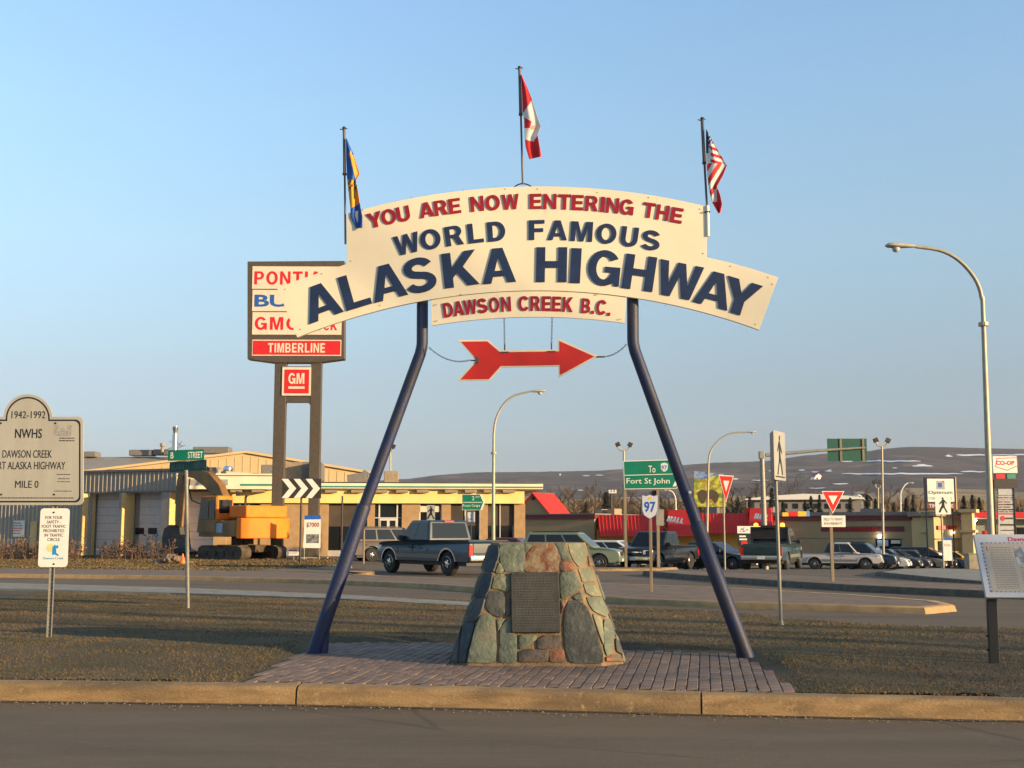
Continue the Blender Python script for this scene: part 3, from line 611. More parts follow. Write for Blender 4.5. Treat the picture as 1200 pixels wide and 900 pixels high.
cloth('flag', 'red and white striped flag with navy corner hanging from the right pole', [FR, FW, FN, FW], [(780+x/6, 120+y/6) for x, y in [(284, 190), (283, 290), (285, 400), (292, 500), (305, 610), (325, 700), (372, 780)]], [(780+x/6, 120+y/6) for x, y in [(286, 190), (330, 270), (375, 350), (432, 442), (405, 510), (362, 590), (384, 650), (398, 715), (384, 775)]], usf)
# ------------------------------------------------ the stone cairn
zc = .162
def cp(u, v, D): a = at(u, v, D); return Vector((a.x, a.y, zc))
FL, FR_ = cp(546, 777, 12.8), cp(708, 777, 12.75); BL, BR = cp(527, 777, 13.05), cp(733, 777, 13.0)
TZ = 1.45; tp = lambda u, D: Vector((at(u, 635, D).x, D, TZ))
tFL, tFR, tBL, tBR = tp(585, 13.1), tp(663, 13.08), tp(575.5, 13.22), tp(686, 13.2)
def onplane(a, b, c, u, v):
    n = (b-a).cross(c-a).normalized(); d = ray(u, v); C0 = Vector((0, 0, H)); return C0+d*((a-C0).dot(n)/d.dot(n))
tBL = onplane(FL, BL, tFL, 575.5, 635); tBR = onplane(FR_, BR, tFR, 686, 635); tBL.z = tBR.z = TZ
bBL, bBR, ttL, ttR = BL+Vector((0, 1.3, 0)), BR+Vector((.05, 1.3, 0)), tBL+Vector((0, .75, 0)), tBR+Vector((0, .75, 0))
CO_ = Vector(((BL.x+BR.x)/2, 13.5, zc)); cairn = thing('stone_cairn', 'tapered monument of blue green flagstones set in tan mortar with a dark plaque', 'monument', loc=CO_)
MORT = mat('tan_mortar', (.27, .17, .085), .95, c2=(.15, .11, .065), sc=9, bump=.8, bsc=60)
pass
bt = [FL, FR_, BR, bBR, bBL, BL]; tt = [tFL, tFR, tBR, ttR, ttL, tBL]; dn = Vector((0, 0, -.05))
m_ = MB(); m_.add([p-CO_+dn for p in bt]+[p-CO_ for p in tt], [(i, (i+1) % 6, 6+(i+1) % 6, 6+i) for i in range(6)]+[(6, 7, 8, 9, 10, 11), (5, 4, 3, 2, 1, 0)]); m_.build('mortar_core', MORT, cairn)
STN = {}
for k, c, c2 in (('teal', (.13, .15, .105), (.082, .10, .072)), ('pale', (.18, .175, .105), (.115, .13, .085)), ('slate', (.062, .066, .056), (.04, .045, .04)), ('rust', (.22, .165, .09), (.14, .045, .022)), ('brown', (.10, .075, .055), (.05, .045, .04)), ('redb', (.22, .085, .04), (.12, .09, .055)), ('navy', (.035, .05, .06), (.02, .028, .036))):  # navy puts the shade of the left facet into its stone colour
    mm = mat('flagstone_'+k, c, .7, c2=c2, sc=5 if k != 'rust' else 8, bump=.7, bsc=22, det=7, fac=(.4, .6)); add_noise_layer(mm, 11, tuple(min(1, x*1.5+.02) for x in c), .56, .72, amt=.55)
    if k in ('teal', 'pale', 'slate'): add_noise_layer(mm, 2.6, (.20, .12, .055), .64, .76, amt=.35)
    STN[k] = mm
def facet(a, b, c):
    n = (b-a).cross(c-a).normalized()
    if n.y > 0: n = -n
    C = Vector((0, 0, H))
    def f(u, v):
        d = ray(u, v); t = (a-C).dot(n)/d.dot(n); return C+d*t
    return f, n
fF, nF = facet(FL, FR_, tFL); fR, nR = facet(FR_, BR, tFR); fL, nL = facet(FL, BL, tFL)
def stone(poly, fc, k, shrink=.9, th=.011):
    f, n = fc; q = [Vector(f(520+x/5, 620+min(y, 779)/5)) for x, y in poly]; c = sum(q, Vector())/len(q)
    q = [c+(p-c)*1.05 for p in q]
    # rounder outline: one corner-cutting pass
    r = []
    for i in range(len(q)): a, b2 = q[i], q[(i+1) % len(q)]; r += [a.lerp(b2, .12), a.lerp(b2, .88)]
    r = [p+(c-p).normalized()*random.uniform(-.004, .006) for p in r]; m = len(r); th = th*random.uniform(.6, 1.2); b = MB()
    lv = [[p-n*.01 for p in r], [p+n*th*.75 for p in r], [p+(c-p)*.06+n*th for p in r], [p+(c-p)*.5+n*(th+random.uniform(0, .008)) for p in r]]
    vs = [p-CO_ for L in lv for p in L]+[c+n*(th+.006)-CO_]
    fs = [(k_*m+i, k_*m+(i+1) % m, (k_+1)*m+(i+1) % m, (k_+1)*m+i) for k_ in range(3) for i in range(m)]+[(3*m+i, 3*m+(i+1) % m, 4*m) for i in range(m)]
    b.add(vs, fs); b.build('stone', STN[k], cairn, smooth=True)
ff, fr, fl = (fF, nF), (fR, nR), (fL, nL)
for poly, fc, k in [
 ([(335,88),(468,90),(474,130),(472,245),(400,250),(362,245),(335,200),(326,140)], ff, 'teal'), ([(478,84),(560,80),(512,100),(482,142),(476,120)], ff, 'pale'),
 ([(484,158),(522,108),(590,84),(645,84),(664,120),(680,170),(676,250),(482,250)], ff, 'rust'), ([(655,84),(708,84),(722,130),(745,176),(690,178),(672,130)], ff, 'teal'),
 ([(682,192),(720,180),(748,182),(764,215),(745,245),(700,250),(680,240)], ff, 'redb'), ([(685,258),(762,246),(790,290),(806,345),(760,378),(688,408)], ff, 'teal'),
 ([(328,196),(352,245),(322,262),(304,252)], ff, 'pale'), ([(296,285),(318,270),(392,262),(392,350),(370,368),(330,352),(282,346)], ff, 'pale'),
 ([(270,368),(325,362),(352,385),(362,430),(358,492),(335,516),(285,500),(250,455),(252,405)], ff, 'slate'), ([(366,412),(394,400),(394,500),(366,510)], ff, 'brown'),
 ([(216,512),(268,500),(298,530),(305,600),(308,700),(300,778),(142,778),(160,690),(182,600)], ff, 'teal'), ([(334,580),(370,540),(392,532),(402,610),(428,622),(426,778),(326,778),(328,660)], ff, 'teal'),
 ([(444,618),(545,618),(542,650),(505,680),(446,704)], ff, 'pale'), ([(552,650),(600,620),(678,625),(684,690),(600,706),(555,700)], ff, 'brown'),
 ([(446,722),(500,702),(555,708),(612,716),(610,778),(444,778)], ff, 'brown'), ([(622,716),(700,700),(708,745),(712,778),(622,778)], ff, 'redb'),
 ([(736,426),(790,424),(840,462),(868,530),(905,640),(930,725),(930,778),(745,778),(716,700),(708,560),(718,470)], ff, 'slate'), ([(762,395),(812,372),(818,418),(772,414)], ff, 'teal'),
 ([(686,420),(730,410),(700,470),(688,500)], ff, 'rust'), ([(310,530),(362,524),(340,560),(318,600)], ff, 'pale'),
 ([(728,86),(818,86),(836,150),(826,200),(788,218),(762,190),(740,140)], fr, 'pale'), ([(786,236),(850,226),(878,262),(886,305),(815,310),(800,270)], fr, 'pale'),
 ([(818,322),(893,320),(926,392),(860,392),(832,370)], fr, 'pale'), ([(838,398),(928,408),(966,490),(950,515),(880,480),(852,440)], fr, 'teal'),
 ([(872,498),(922,522),(936,600),(936,680),(905,600)], fr, 'pale'), ([(938,532),(976,532),(1002,620),(986,680),(985,718),(955,738),(940,690)], fr, 'teal'),
 ([(1006,640),(1028,660),(1050,735),(1012,715)], fr, 'slate'), ([(952,752),(1000,735),(1050,760),(1055,776),(956,776)], fr, 'redb'), ([(843,158),(856,168),(878,218),(850,214)], fr, 'redb'),
 ([(277,96),(318,100),(324,140),(316,180),(290,250),(240,248),(252,160)], fl, 'navy'), ([(232,262),(286,260),(268,345),(240,398),(180,402),(202,330)], fl, 'navy'),
 ([(172,414),(240,408),(222,480),(192,538),(122,542),(142,480)], fl, 'slate'), ([(116,556),(184,552),(158,640),(138,720),(128,776),(92,776),(100,650)], fl, 'navy'), ([(108,570),(92,640),(84,776),(45,776),(66,690),(88,620)], fl, 'slate')]:
    stone(poly, fc, k)
# stones round the back and on top, in the same flagstone
for (a, b_, c_, d_) in ((BR, bBR, ttR, tBR), (bBR, bBL, ttL, ttR), (bBL, BL, tBL, ttL)):
    n = (b_-a).cross(d_-a).normalized()
    for i in range(3):
        for j in range(4):
            P = lambda s, t: (a.lerp(b_, s)).lerp(d_.lerp(c_, s), t)
            q = [P(i/3+.02, j/4+.02), P((i+1)/3-.02, j/4+.02), P((i+1)/3-.03, (j+1)/4-.02), P(i/3+.03, (j+1)/4-.02)]; cc = sum(q, Vector())/4
            MB().add([p-CO_ for p in q]+[p+(cc-p)*.1+n*.02-CO_ for p in q], [(4, 5, 6, 7)]+[(k, (k+1) % 4, 4+(k+1) % 4, 4+k) for k in range(4)]).build('stone', STN[random.choice(['teal', 'pale', 'slate'])], cairn, smooth=True)
# plaque
BRZ = mat('dark_bronze', (.050, .046, .036), .55, metal=.3, var=.2, sc=9, bump=.3, bsc=90); BRZ2 = mat('plaque_letter', (.085, .078, .06), .5, metal=.3)
pq = [fF(599.5, 671.5), fF(655.5, 671.2), fF(655, 741.5), fF(600.5, 741.8)]
ex = (pq[1]-pq[0]).normalized(); up = (pq[0]-pq[3]).normalized(); pc = sum(pq, Vector())/4; w2, h2 = (pq[1]-pq[0]).length/2, (pq[0]-pq[3]).length/2
def onpl(b, x0, x1, z0, z1, t0, t1):
    V = lambda x, z, t: pc+ex*x+up*z+nF*t-CO_
    b.hexa([V(x0, z0, t1), V(x1, z0, t1), V(x1, z0, t0), V(x0, z0, t0)], [V(x0, z1, t1), V(x1, z1, t1), V(x1, z1, t0), V(x0, z1, t0)])
pl_ = part('plaque', BRZ, cairn, lambda b: onpl(b, -w2, w2, -h2, h2, 0, .045), bevel=.004)
def rows(b):
    rr = random.Random(4)
    for k in range(20):
        z = h2*.82-k*h2*.087; x = -w2*.86+rr.uniform(0, .02); e = w2*.86-rr.uniform(0, .03)
        while x < e: L = rr.uniform(.015, .04); onpl(b, x, min(x+L, e), z-.006, z+.006, .044, .0465); x += L+.008
part('raised_text', BRZ2, pl_, rows, kind='stuff')
for x in (-w2*.92, w2*.92):
    for z in (-h2*.94, h2*.94): part('corner_screw', BRZ2, pl_, lambda b: onpl(b, x-.008, x+.008, z-.008, z+.008, .044, .052))
# ------------------------------------------------ SIGNS ON POSTS
def base(u, v, z=None, D=None):
    """frame standing where photo pixel (u,v) meets the ground"""
    if D is None: p = gnd(u, v, z or 0)
    else: p = at(u, v, D)
    if z is not None: p.z = z
    return p
def stand(u, v, D=None, z=None, yaw=0):
    p = base(u, v, z, D)
    if z is None and D: p.z = gz(p.x, p.y)
    return Frame(p.x, p.y, p.z, R(yaw))
def rrect(w, h, r, n=4):
    o = []
    for cx, cz, a in ((w/2-r, h/2-r, 0), (-w/2+r, h/2-r, 90), (-w/2+r, -h/2+r, 180), (w/2-r, -h/2+r, 270)): o += [(cx+r*math.cos(R(a+90*i/n)), cz+r*math.sin(R(a+90*i/n))) for i in range(n+1)]
    return o
def sh(p, dx, dz, s=1): return [(x*s+dx, z*s+dz) for x, z in p]
def post(b, x, z0, z1, r=.03, y=0): b.tube([(x, y, z0), (x, y, z1)], r, 10)
# NWHS historical sign
f = stand(62, 745, z=.19, D=15.6, yaw=2); NP = f
r = f.root('historic_route_sign', 'large grey board with arched top reading NWHS and MILE 0', 'sign')
X, = (lambda u, v: f.uv(u, v),); 
def npix(poly): return [f.uv(u, v) for u, v in poly]
NB = mat('grey_sign_sheet', (.34, .335, .29), .4, c2=(.30, .295, .25), sc=2.5, stretch=(2, 1, .4)); NL = mat('sign_black', (.012, .012, .014), .4, var=0)
cir = lambda rr: arc(33, 494, rr, -rr, 180, 0, 18)
def outline(m):
    R1 = 29-m; e = 98-m; t = 488.5+m; bt_ = 592-m
    L = [(33-R1*math.cos(R(a)), 491-R1*math.sin(R(a))) for a in range(6, 175, 8)]
    q = [(33-(e-33), t), (33-R1, t)]+L+[(33+R1, t)]+[(e-6+6*math.sin(R(a)), t+6-6*math.cos(R(a))) for a in range(0, 91, 22)]+[(e-6+6*math.cos(R(a)), bt_-6+6*math.sin(R(a))) for a in range(0, 91, 22)]+[(33-(e-33), bt_)]
    return q
bd = part('sign_board', NB, r, lambda b: b.prism(npix(outline(0)), -.012, .012), bevel=.002)
def ring(b):
    a, c = outline(3.2), outline(5.0); n = len(a); A_, C_ = npix(a), npix(c)
    b.add([(x, -.0135, z) for x, z in A_]+[(x, -.0135, z) for x, z in C_], [(i, (i+1) % n, n+(i+1) % n, n+i) for i in range(n)])
part('black_border', NL, bd, ring)
def tx(s, u, v, w, h, m, par, fr, bold=0, fn=None, y=-.0135, **k):
    x, z = fr.uv(u, v, y); s2 = (fr.o-Vector((0, 0, H))).length/F*1.0
    sc = (fr.uv(u, v-.5, y)[1]-fr.uv(u, v+.5, y)[1]); return text(s, x, z, w*sc if w else None, h*sc, m, par, y=y, bold=bold, dep=.0015, **k)
tx('1942-1992', 33.5, 486, 39, 8.5, NL, bd, f); tx('NWHS', 33.5, 508, 31, 11, NL, bd, f, bold=.01); tx('DAWSON CREEK', 32, 532, 57, 9, NL, bd, f)
tx('FORT ALASKA HIGHWAY', 31, 545.5, 100-10, 9, NL, bd, f, ) if False else tx('START ALASKA HIGHWAY', 30.5, 545.5, 91, 9, NL, bd, f); tx('MILE 0', 31.5, 567.5, 27, 8.5, NL, bd, f)
def emblems(b):
    rr = random.Random(2); sc = f.uv(0, 500)[1]-f.uv(0, 501)[1]
    def ln(u0, u1, v, h): fakeline(b, f.x(u0), f.x(u1), f.uv(u0, v)[1], h*sc, -.0125, rr, .9*sc)
    for v in (583.5, 588): ln(-30, 85, v, 1.6)
    for v in (513.5, 516.5): ln(65, 83, v, 1.6)
    ln(64, 80, 556, 1.2); ln(66, 79, 561, 1.2); ln(65, 80, 564.5, 1); ln(62, 82, 575.5, 1.2)
part('small_print', NL, bd, emblems, kind='stuff')
def castle(b):
    for u0, u1, v0, v1 in ((64, 69, 498, 511), (79, 84, 498, 511), (69, 79, 505, 511), (71.5, 76.5, 501.5, 505)):
        x0, z1 = f.uv(u0, v0); x1, z0 = f.uv(u1, v1); b.box(x0, x1, -.0132, -.012, z0, z1)
part('castle_emblem', mat('grey_print', (.25, .25, .23), .5, var=.5, sc=80), bd, castle)
for u in (64, 64, 2, 2): pass
for q, (u, v) in enumerate(((65.5, 496), (64, 579.5), (1.5, 496), (2, 579.5))):
    x, z = f.uv(u, v); part('bolt', NL, bd, lambda b: b.lathe([(.013, -.012), (.013, -.018), (.006, -.022)], 8, 'y', (x, 0, z)))
def usq(b, x, z0, z1, y=.045):
    """perforated U channel post"""
    b.box(x-.032, x+.032, y, y+.006, z0, z1); b.box(x-.032, x-.026, y-.02, y, z0, z1); b.box(x+.026, x+.032, y-.02, y, z0, z1)
SW = f.x(62); up_ = part('post', GALV, r, lambda b: usq(b, SW, -.1, f.uv(62, 495)[1])); part('post', GALV, r, lambda b: usq(b, f.x(3)-.2, -.1, 2.3))
part('post_holes', BLACK, up_, lambda b: [b.box(SW-.007, SW+.007, .0425, .0445, z, z+.014) for z in np.arange(0, 1.05, .05)], kind='stuff')
# small warning sign below it, on the same post
r2 = f.root('warning_sign', 'small white sign about foot traffic in the traffic circle with blue and yellow logo', 'sign')
fw = Frame(f.o.x, f.o.y, f.o.z, f.phi); c = f.uv(62.8, 630); sc = f.uv(62, 600)[1]-f.uv(62, 601)[1]; SWH = mat('sign_sheet_white', (.66, .65, .60), .4, var=.04)
sb = part('sign_plate', SWH, r2, lambda b: b.prism(sh(rrect(34*sc, 68.5*sc, 4*sc), *c), .012, .018))
for k, s in enumerate(('FOR YOUR', 'SAFETY -', 'FOOT TRAFFIC', 'PROHIBITED', 'IN TRAFFIC', 'CIRCLE.')):
    tx(s, 63.2, 606.5+k*5.15, (20, 16.5, 28, 24, 21.5, 15)[k], 3.6, NL, sb, f, y=.0115)
part('yellow_disc', mat('logo_yellow', (.75, .55, .22), .5), sb, lambda b: b.lathe([(4.8*sc, .0118), (4.8*sc, .011)], 20, 'y', (f.x(60), 0, f.uv(60, 642)[1])))
lg = [(61, 641), (64, 638), (65.5, 640), (67, 638.5), (68.5, 640.5), (67, 643), (65.5, 642), (65.8, 648), (69, 650.5), (67.5, 651.5), (63.8, 649.8), (60.8, 650.5)]
part('blue_figure', mat('logo_blue', (.01, .22, .50), .4), sb, lambda b: b.prism(npix(lg), .0100, .0105))
tx('Dawson Creek', 62.5, 654, 24, 3, MC['logo_blue'], sb, f, y=.0115)
for v in (600.5, 661): x, z = f.uv(62.8, v); part('bolt', NL, sb, lambda b: b.lathe([(.012, .012), (.012, .006), (.006, .004)], 8, 'y', (x, 0, z)))
# street name sign
f = stand(220.5, 711, z=.13, D=22.6); r = f.root('street_name_sign', 'two green street name blades B STREET and ALASKA AVENUE on a pole', 'street sign')
part('pole', GALV, r, lambda b: b.tube([(0, 0, -.1), (f.uv(218.3, 552)[0], 0, f.uv(218, 551)[1])], .037, 12), smooth=True)
def blade(cu, cv, w, h, yaw, m, texts, tilt=0, dz=0):
    sc = f.uv(218, 540)[1]-f.uv(218, 541)[1]; x, z = f.uv(cu, cv); e = link(bpy.data.objects.new('blade', None)); e.parent = r
    b = MB(); b.prism(rrect(w*sc/math.cos(yaw), h*sc, .01), -.006, .006); o = b.build('name_blade', m, r); o.location = (x, 0, z); o.rotation_euler = (0, tilt, yaw)
    bpy.data.objects.remove(e)
    for s, du, tw, mm in texts: text(s, du*sc/math.cos(yaw), 0, tw*sc/math.cos(yaw), h*.60*sc, mm, o, y=-.007, dep=.001)
    return o
blade(218, 533.3, 42.5, 12.5, 0, GREEN, [('B', -16.2, 3.6, SIGNW), ('STREET', 11, 17.5, SIGNW)], tilt=-R(1.5))
blade(220.3, 546.2, 50, 12, R(-28), DGREEN, [('ALASKA', -13.5, 17.5, mat('faded_print', (.10, .16, .13), .6)), ('AVENUE', 16, 15.5, MC['faded_print'])], tilt=-R(1.5))
part('blade_clamp', GALV, r, lambda b: b.box(f.x(216), f.x(221), -.03, .03, f.uv(218, 541)[1], f.uv(218, 539)[1]))
# pedestrian signs (double, edge on)
MAN = [(.02, .36), (.07, .42), (.06, .49), (-.02, .5), (-.06, .44), (-.05, .37), (-.12, .31), (-.26, .12), (-.22, .08), (-.10, .22), (-.09, .05), (-.12, -.14), (-.30, -.46), (-.20, -.48), (-.03, -.15), (.08, -.25), (.18, -.47), (.30, -.45), (.18, -.18), (.08, .0), (.07, .16), (.22, .04), (.26, .09), (.10, .27)]
f = stand(915.5, 736, z=.12, D=18.2); r = f.root('crosswalk_sign', 'narrow seen pedestrian sign with black back panel on tall pole beside the path', 'sign', group=None)
part('pole', GALV, r, lambda b: b.tube([(0, 0, -.05), (-.03, 0, f.uv(914, 506)[1])], .027, 12), smooth=True)
part('pole_foot', GALV, r, lambda b: b.lathe([(.07, 0), (.07, .02), (.04, .06), (.03, .12)], 12))
hz0, hz1 = f.uv(914, 563)[1], f.uv(914, 506)[1]; cz = (hz0+hz1)/2; hh = (hz1-hz0)
p1 = part('sign_panel', NB, r, lambda b: b.prism(rrect(.60, hh, .03), -.004, .004)); p1.location = (.03, -.06, cz); p1.rotation_euler.z = R(61)
part('walking_figure', NL, p1, lambda b: b.prism(sh([(x*.8, z) for x, z in MAN], 0, 0, .62), -.006, -.0045)); part('base_line', NL, p1, lambda b: b.box(-.24, .24, -.006, -.0045, -.33, -.31))
p2_ = part('dark_panel', BLACK, r, lambda b: b.prism(rrect(.60, hh, .03), -.004, .004)); p2_.location = (-.055, .05, cz); p2_.rotation_euler.z = R(83)
f = stand(1106, 672, D=47, yaw=0); r = f.root('crosswalk_sign', 'square white pedestrian sign in front of the parked cars on the right', 'sign')
def pedsq(f, u, v, w, h, r, m, y=-.02):
    sc = f.uv(u, v)[1]-f.uv(u, v+1)[1]; x, z = f.uv(u, v, y)
    p = part('sign_panel', m, r, lambda b: b.prism(sh(rrect(w*sc, h*sc, .03), x, z), y-.008, y)); part('walking_figure', NL, p, lambda b: b.prism(sh([(-a, c_) for a, c_ in MAN], x, z, h*.86*sc), y-.0125, y-.009)); return p
part('pole', GALV, r, lambda b: post(b, 0, -.3, f.uv(1106, 583)[1], .035), smooth=True); pedsq(f, 1105, 592, 18, 21.5, r, SIGNW, -.04)
f = stand(505.5, 645, D=66, yaw=0); r = f.root('crosswalk_sign', 'grey pedestrian sign behind the cab of the blue pickup', 'sign'); part('pole', GALV, r, lambda b: post(b, 0, -.1, f.uv(505, 592)[1], .035)); q = pedsq(f, 505, 601, 9.5, 18, r, NB, -.04)
# route 97 shield
f = stand(763.3, 694, z=.12); f = Frame(f.o.x, f.o.y, .12, R(-8)); r = f.root('route_shield_sign', 'white highway shield with blue 97 on a wooden pole', 'sign')
WOODP = mat('weathered_post', (.24, .19, .12), .8, c2=(.17, .13, .08), sc=4, stretch=(6, 6, .5))
part('pole', WOODP, r, lambda b: b.box(-.035, .035, -.035, .035, -.05, f.uv(762, 580)[1]), bevel=.005)
shd = [(752, 579.5), (757, 581), (761.5, 579.3), (766, 581), (771.5, 579.5), (771, 598), (768.5, 604), (761.5, 608.5), (754.5, 604), (752.3, 598)]
SHM = mat('shield_white', (.55, .58, .60), .4, var=.05); sd_ = part('shield', BLUE, r, lambda b: b.prism([f.uv(*p, -.045) for p in shd], -.05, -.04))
part('shield_face', SHM, sd_, lambda b: b.prism([f.uv(*p, -.052) for p in inset(shd, .55)], -.053, -.0505)); tx('97', 761.6, 594, 13.5, 12.5, BLUE, sd_, f, y=-.054, bold=.03)
part('crest', YEL, sd_, lambda b: b.box(f.x(759.5), f.x(763.5), -.0545, -.0535, f.uv(761, 585.5)[1], f.uv(761, 583)[1]))
# back of a small sign behind it
f = stand(771.5, 664, D=50); r = f.root('plain_sign', 'small blank grey sign plate just behind the highway shield', 'sign'); part('pole', WOODP, r, lambda b: b.box(-.05, .05, -.05, .05, -.1, f.uv(771, 598)[1])); part('plate', GALV, r, lambda b: b.box(f.x(769), f.x(778), -.08, -.06, f.uv(771, 616)[1], f.uv(771, 597)[1]))
# Fort St John direction sign
f = stand(733, 665, D=50.5, yaw=-3); r = f.root('direction_sign', 'large green direction sign reading To 97 Fort St John', 'road sign')
ob = [(730.3, 540.3), (788, 538.5), (797.5, 552), (798, 561), (793, 572.6), (731.6, 573.5)]
bd = part('sign_board', SIGNW, r, lambda b: b.prism([f.uv(*p) for p in ob], -.06, -.03)); part('green_face', GREEN, bd, lambda b: b.prism([f.uv(*p) for p in inset(ob, .75)], -.064, -.0605))
for u in (733.2, 771.5): part('post', WOODP, r, lambda b: b.box(f.x(u)-.055, f.x(u)+.055, -.025, .085, -.3, f.uv(u, 542)[1]))
tx('To', 764, 549.8, 8, 8, SIGNW, bd, f, y=-.065, bold=0); tx('Fort St John', 759.5, 564.5, 50.5, 8.4, SIGNW, bd, f, y=-.065, bold=0, res=2)
part('divider', SIGNW, bd, lambda b: b.prism([f.uv(*p) for p in [(732, 556.8), (788.5, 555.2), (788.5, 555.9), (732, 557.5)]], -.0665, -.065))
s2 = [(774.2, 543.5), (778.3, 542.3), (782.5, 543.5), (782.3, 549.5), (780.5, 552), (778.3, 553), (776.2, 552), (774.4, 549.5)]
sh2 = part('small_shield', SHM, bd, lambda b: b.prism([f.uv(*p) for p in s2], -.067, -.065)); tx('97', 778.3, 548, 6.5, 5.2, BLUE, sh2, f, y=-.068, bold=.02)
part('arrow_head', SIGNW, bd, lambda b: (b.prism([f.uv(*p) for p in [(788, 570), (792, 570), (797, 559), (795, 556.5)]], -.067, -.065)))
# yield signs
def yld(f, pts, r, y=-.05):
    a = part('yield_panel', SIGNW, r, lambda b: b.prism([f.uv(*p, y) for p in pts], y, y+.006), bevel=.001); c = tuple(sum(p[i] for p in pts)/3 for i in (0, 1))
    ir = lambda k: [f.uv(c[0]+(p[0]-c[0])*k, c[1]+(p[1]-c[1])*k, y) for p in pts]
    part('red_triangle', REDP, a, lambda b: b.prism(ir(.90), y-.003, y-.0006)); part('white_centre', SIGNW, a, lambda b: b.prism(ir(.40), y-.006, y-.0035)); return a
f = stand(849.5, 664, D=50); r = f.root('yield_sign', 'tall narrow looking yield sign in front of the red mall roof', 'road sign'); part('pole', GALV, r, lambda b: post(b, 0, -.3, f.uv(849, 560)[1], .04), smooth=True); yld(f, [(842.2, 556.5), (860, 557.5), (850.6, 589)], r)
f = stand(976, 686, z=.1, D=33.8); r = f.root('yield_sign', 'yield sign with a small white plate below about traffic in roundabout', 'road sign')
part('pole', WOODP, r, lambda b: b.box(-.04, .04, -.04, .04, -.1, f.uv(976, 578)[1])); yld(f, [(962.8, 575.5), (989.6, 575.5), (976, 602)], r)
pp = part('yield_plate', SIGNW, r, lambda b: b.box(f.x(962.5), f.x(990.5), -.06, -.05, f.uv(976, 617.5)[1], f.uv(976, 604.2)[1])); tx('YIELD TO TRAFFIC', 976.5, 608.5, 23, 3.2, NL, pp, f, y=-.0605, res=1); tx('IN ROUNDABOUT', 976.5, 613.5, 21, 3.2, NL, pp, f, y=-.0605, res=1)
# overhead gantry with the back of a green sign
f = stand(897, 655, D=56); r = f.root('overhead_sign_gantry', 'pole with long arm carrying the back of a green sign', 'sign gantry')
part('pole', GALV, r, lambda b: b.tube([(0, 0, -.3), (f.x(895, 0), 0, f.uv(895, 534)[1])], [.15, .11], 14), smooth=True)
part('pole_cap', GALV, r, lambda b: b.box(f.x(891.5), f.x(897.5), -.13, .13, f.uv(895, 537.5)[1], f.uv(895, 529)[1]), bevel=.02)
a0, a1 = f.uv(897, 533.5), f.uv(1014, 524.5); part('arm', GALV, r, lambda b: b.tube([(a0[0], 0, a0[1]), ((a0[0]+a1[0])/2, 0, (a0[1]+a1[1])/2+.03), (a1[0], 0, a1[1])], [.085, .07, .05], 12), smooth=True)
part('sign_back', DGREEN, r, lambda b: b.box(f.x(973.3), f.x(1020), .10, .13, f.uv(1000, 540)[1], f.uv(1000, 513.8)[1]))
for u in (989, 1015.5): part('stiffener', WOODP, r, lambda b: b.box(f.x(u)-.05, f.x(u)+.05, .06, .098, f.uv(u, 540.3)[1], f.uv(u, 513.5)[1]))
# chevron board
f = stand(351.5, 662, z=.12, D=51); r = f.root('chevron_sign', 'black and white chevron board pointing right in front of the dealer pylon', 'road sign')
part('pole', IRON, r, lambda b: post(b, 0, -.1, f.uv(351, 575)[1], .045)); cb = part('board', mat('dark_board', (.03, .025, .018), .5), r, lambda b: b.box(f.x(329.8), f.x(375.8), -.08, -.05, f.uv(350, 584)[1], f.uv(350, 561)[1]))
for u in (330.5, 344.5, 358.5): part('chevron', SIGNW, cb, lambda b: b.prism([f.uv(*p) for p in [(u, 561.3), (u+7.5, 561.3), (u+17, 572.5), (u+7.5, 583.7), (u, 583.7), (u+9, 572.5)]], -.084, -.0805))
# Pouce Coupe sign
f = stand(549, 645, D=66); r = f.root('direction_sign', 'green direction sign reading Pouce Coupe in front of the showroom', 'road sign')
ob = [(541.5, 579.3), (564, 579.3), (568.5, 588.5), (565, 597.8), (541.5, 597.8)]; bd = part('sign_board', SIGNW, r, lambda b: b.prism([f.uv(*p) for p in ob], -.06, -.03)); part('green_face', GREEN, bd, lambda b: b.prism([f.uv(*p) for p in inset(ob[:1]+[(562.5, 579.3), (566.8, 588.5), (563.3, 597.8)]+ob[-1:], .4)], -.064, -.0605))
for u in (544.5, 562): part('post', GALV, r, lambda b: post(b, f.x(u), -.1, f.uv(u, 590)[1], .04, y=.02))
tx('Pouce Coupe', 552.5, 592.8, 20.5, 4.2, SIGNW, bd, f, y=-.065, bold=0, res=1); part('divider', SIGNW, bd, lambda b: b.box(f.x(542.3), f.x(565), -.066, -.065, f.uv(550, 589)[1], f.uv(550, 588.4)[1])); tx('2', 554.5, 583.8, 2.6, 4.6, SIGNW, bd, f, y=-.065); tx('EAST', 559.8, 582.3, 4.5, 1.8, SIGNW, bd, f, y=-.065, res=1)
f = stand(552, 645, D=66.3); r = f.root('route_marker_sign', 'small white route marker under the Pouce Coupe sign', 'sign'); part('pole', GALV, r, lambda b: post(b, 0, -.1, f.uv(552, 600)[1], .03)); mk = part('marker_plate', SHM, r, lambda b: b.box(f.x(548), f.x(556.5), -.06, -.04, f.uv(552, 611.5)[1], f.uv(552, 600)[1])); tx('2', 552.2, 606, 3.5, 6, BLUE, mk, f, y=-.0605, res=1)
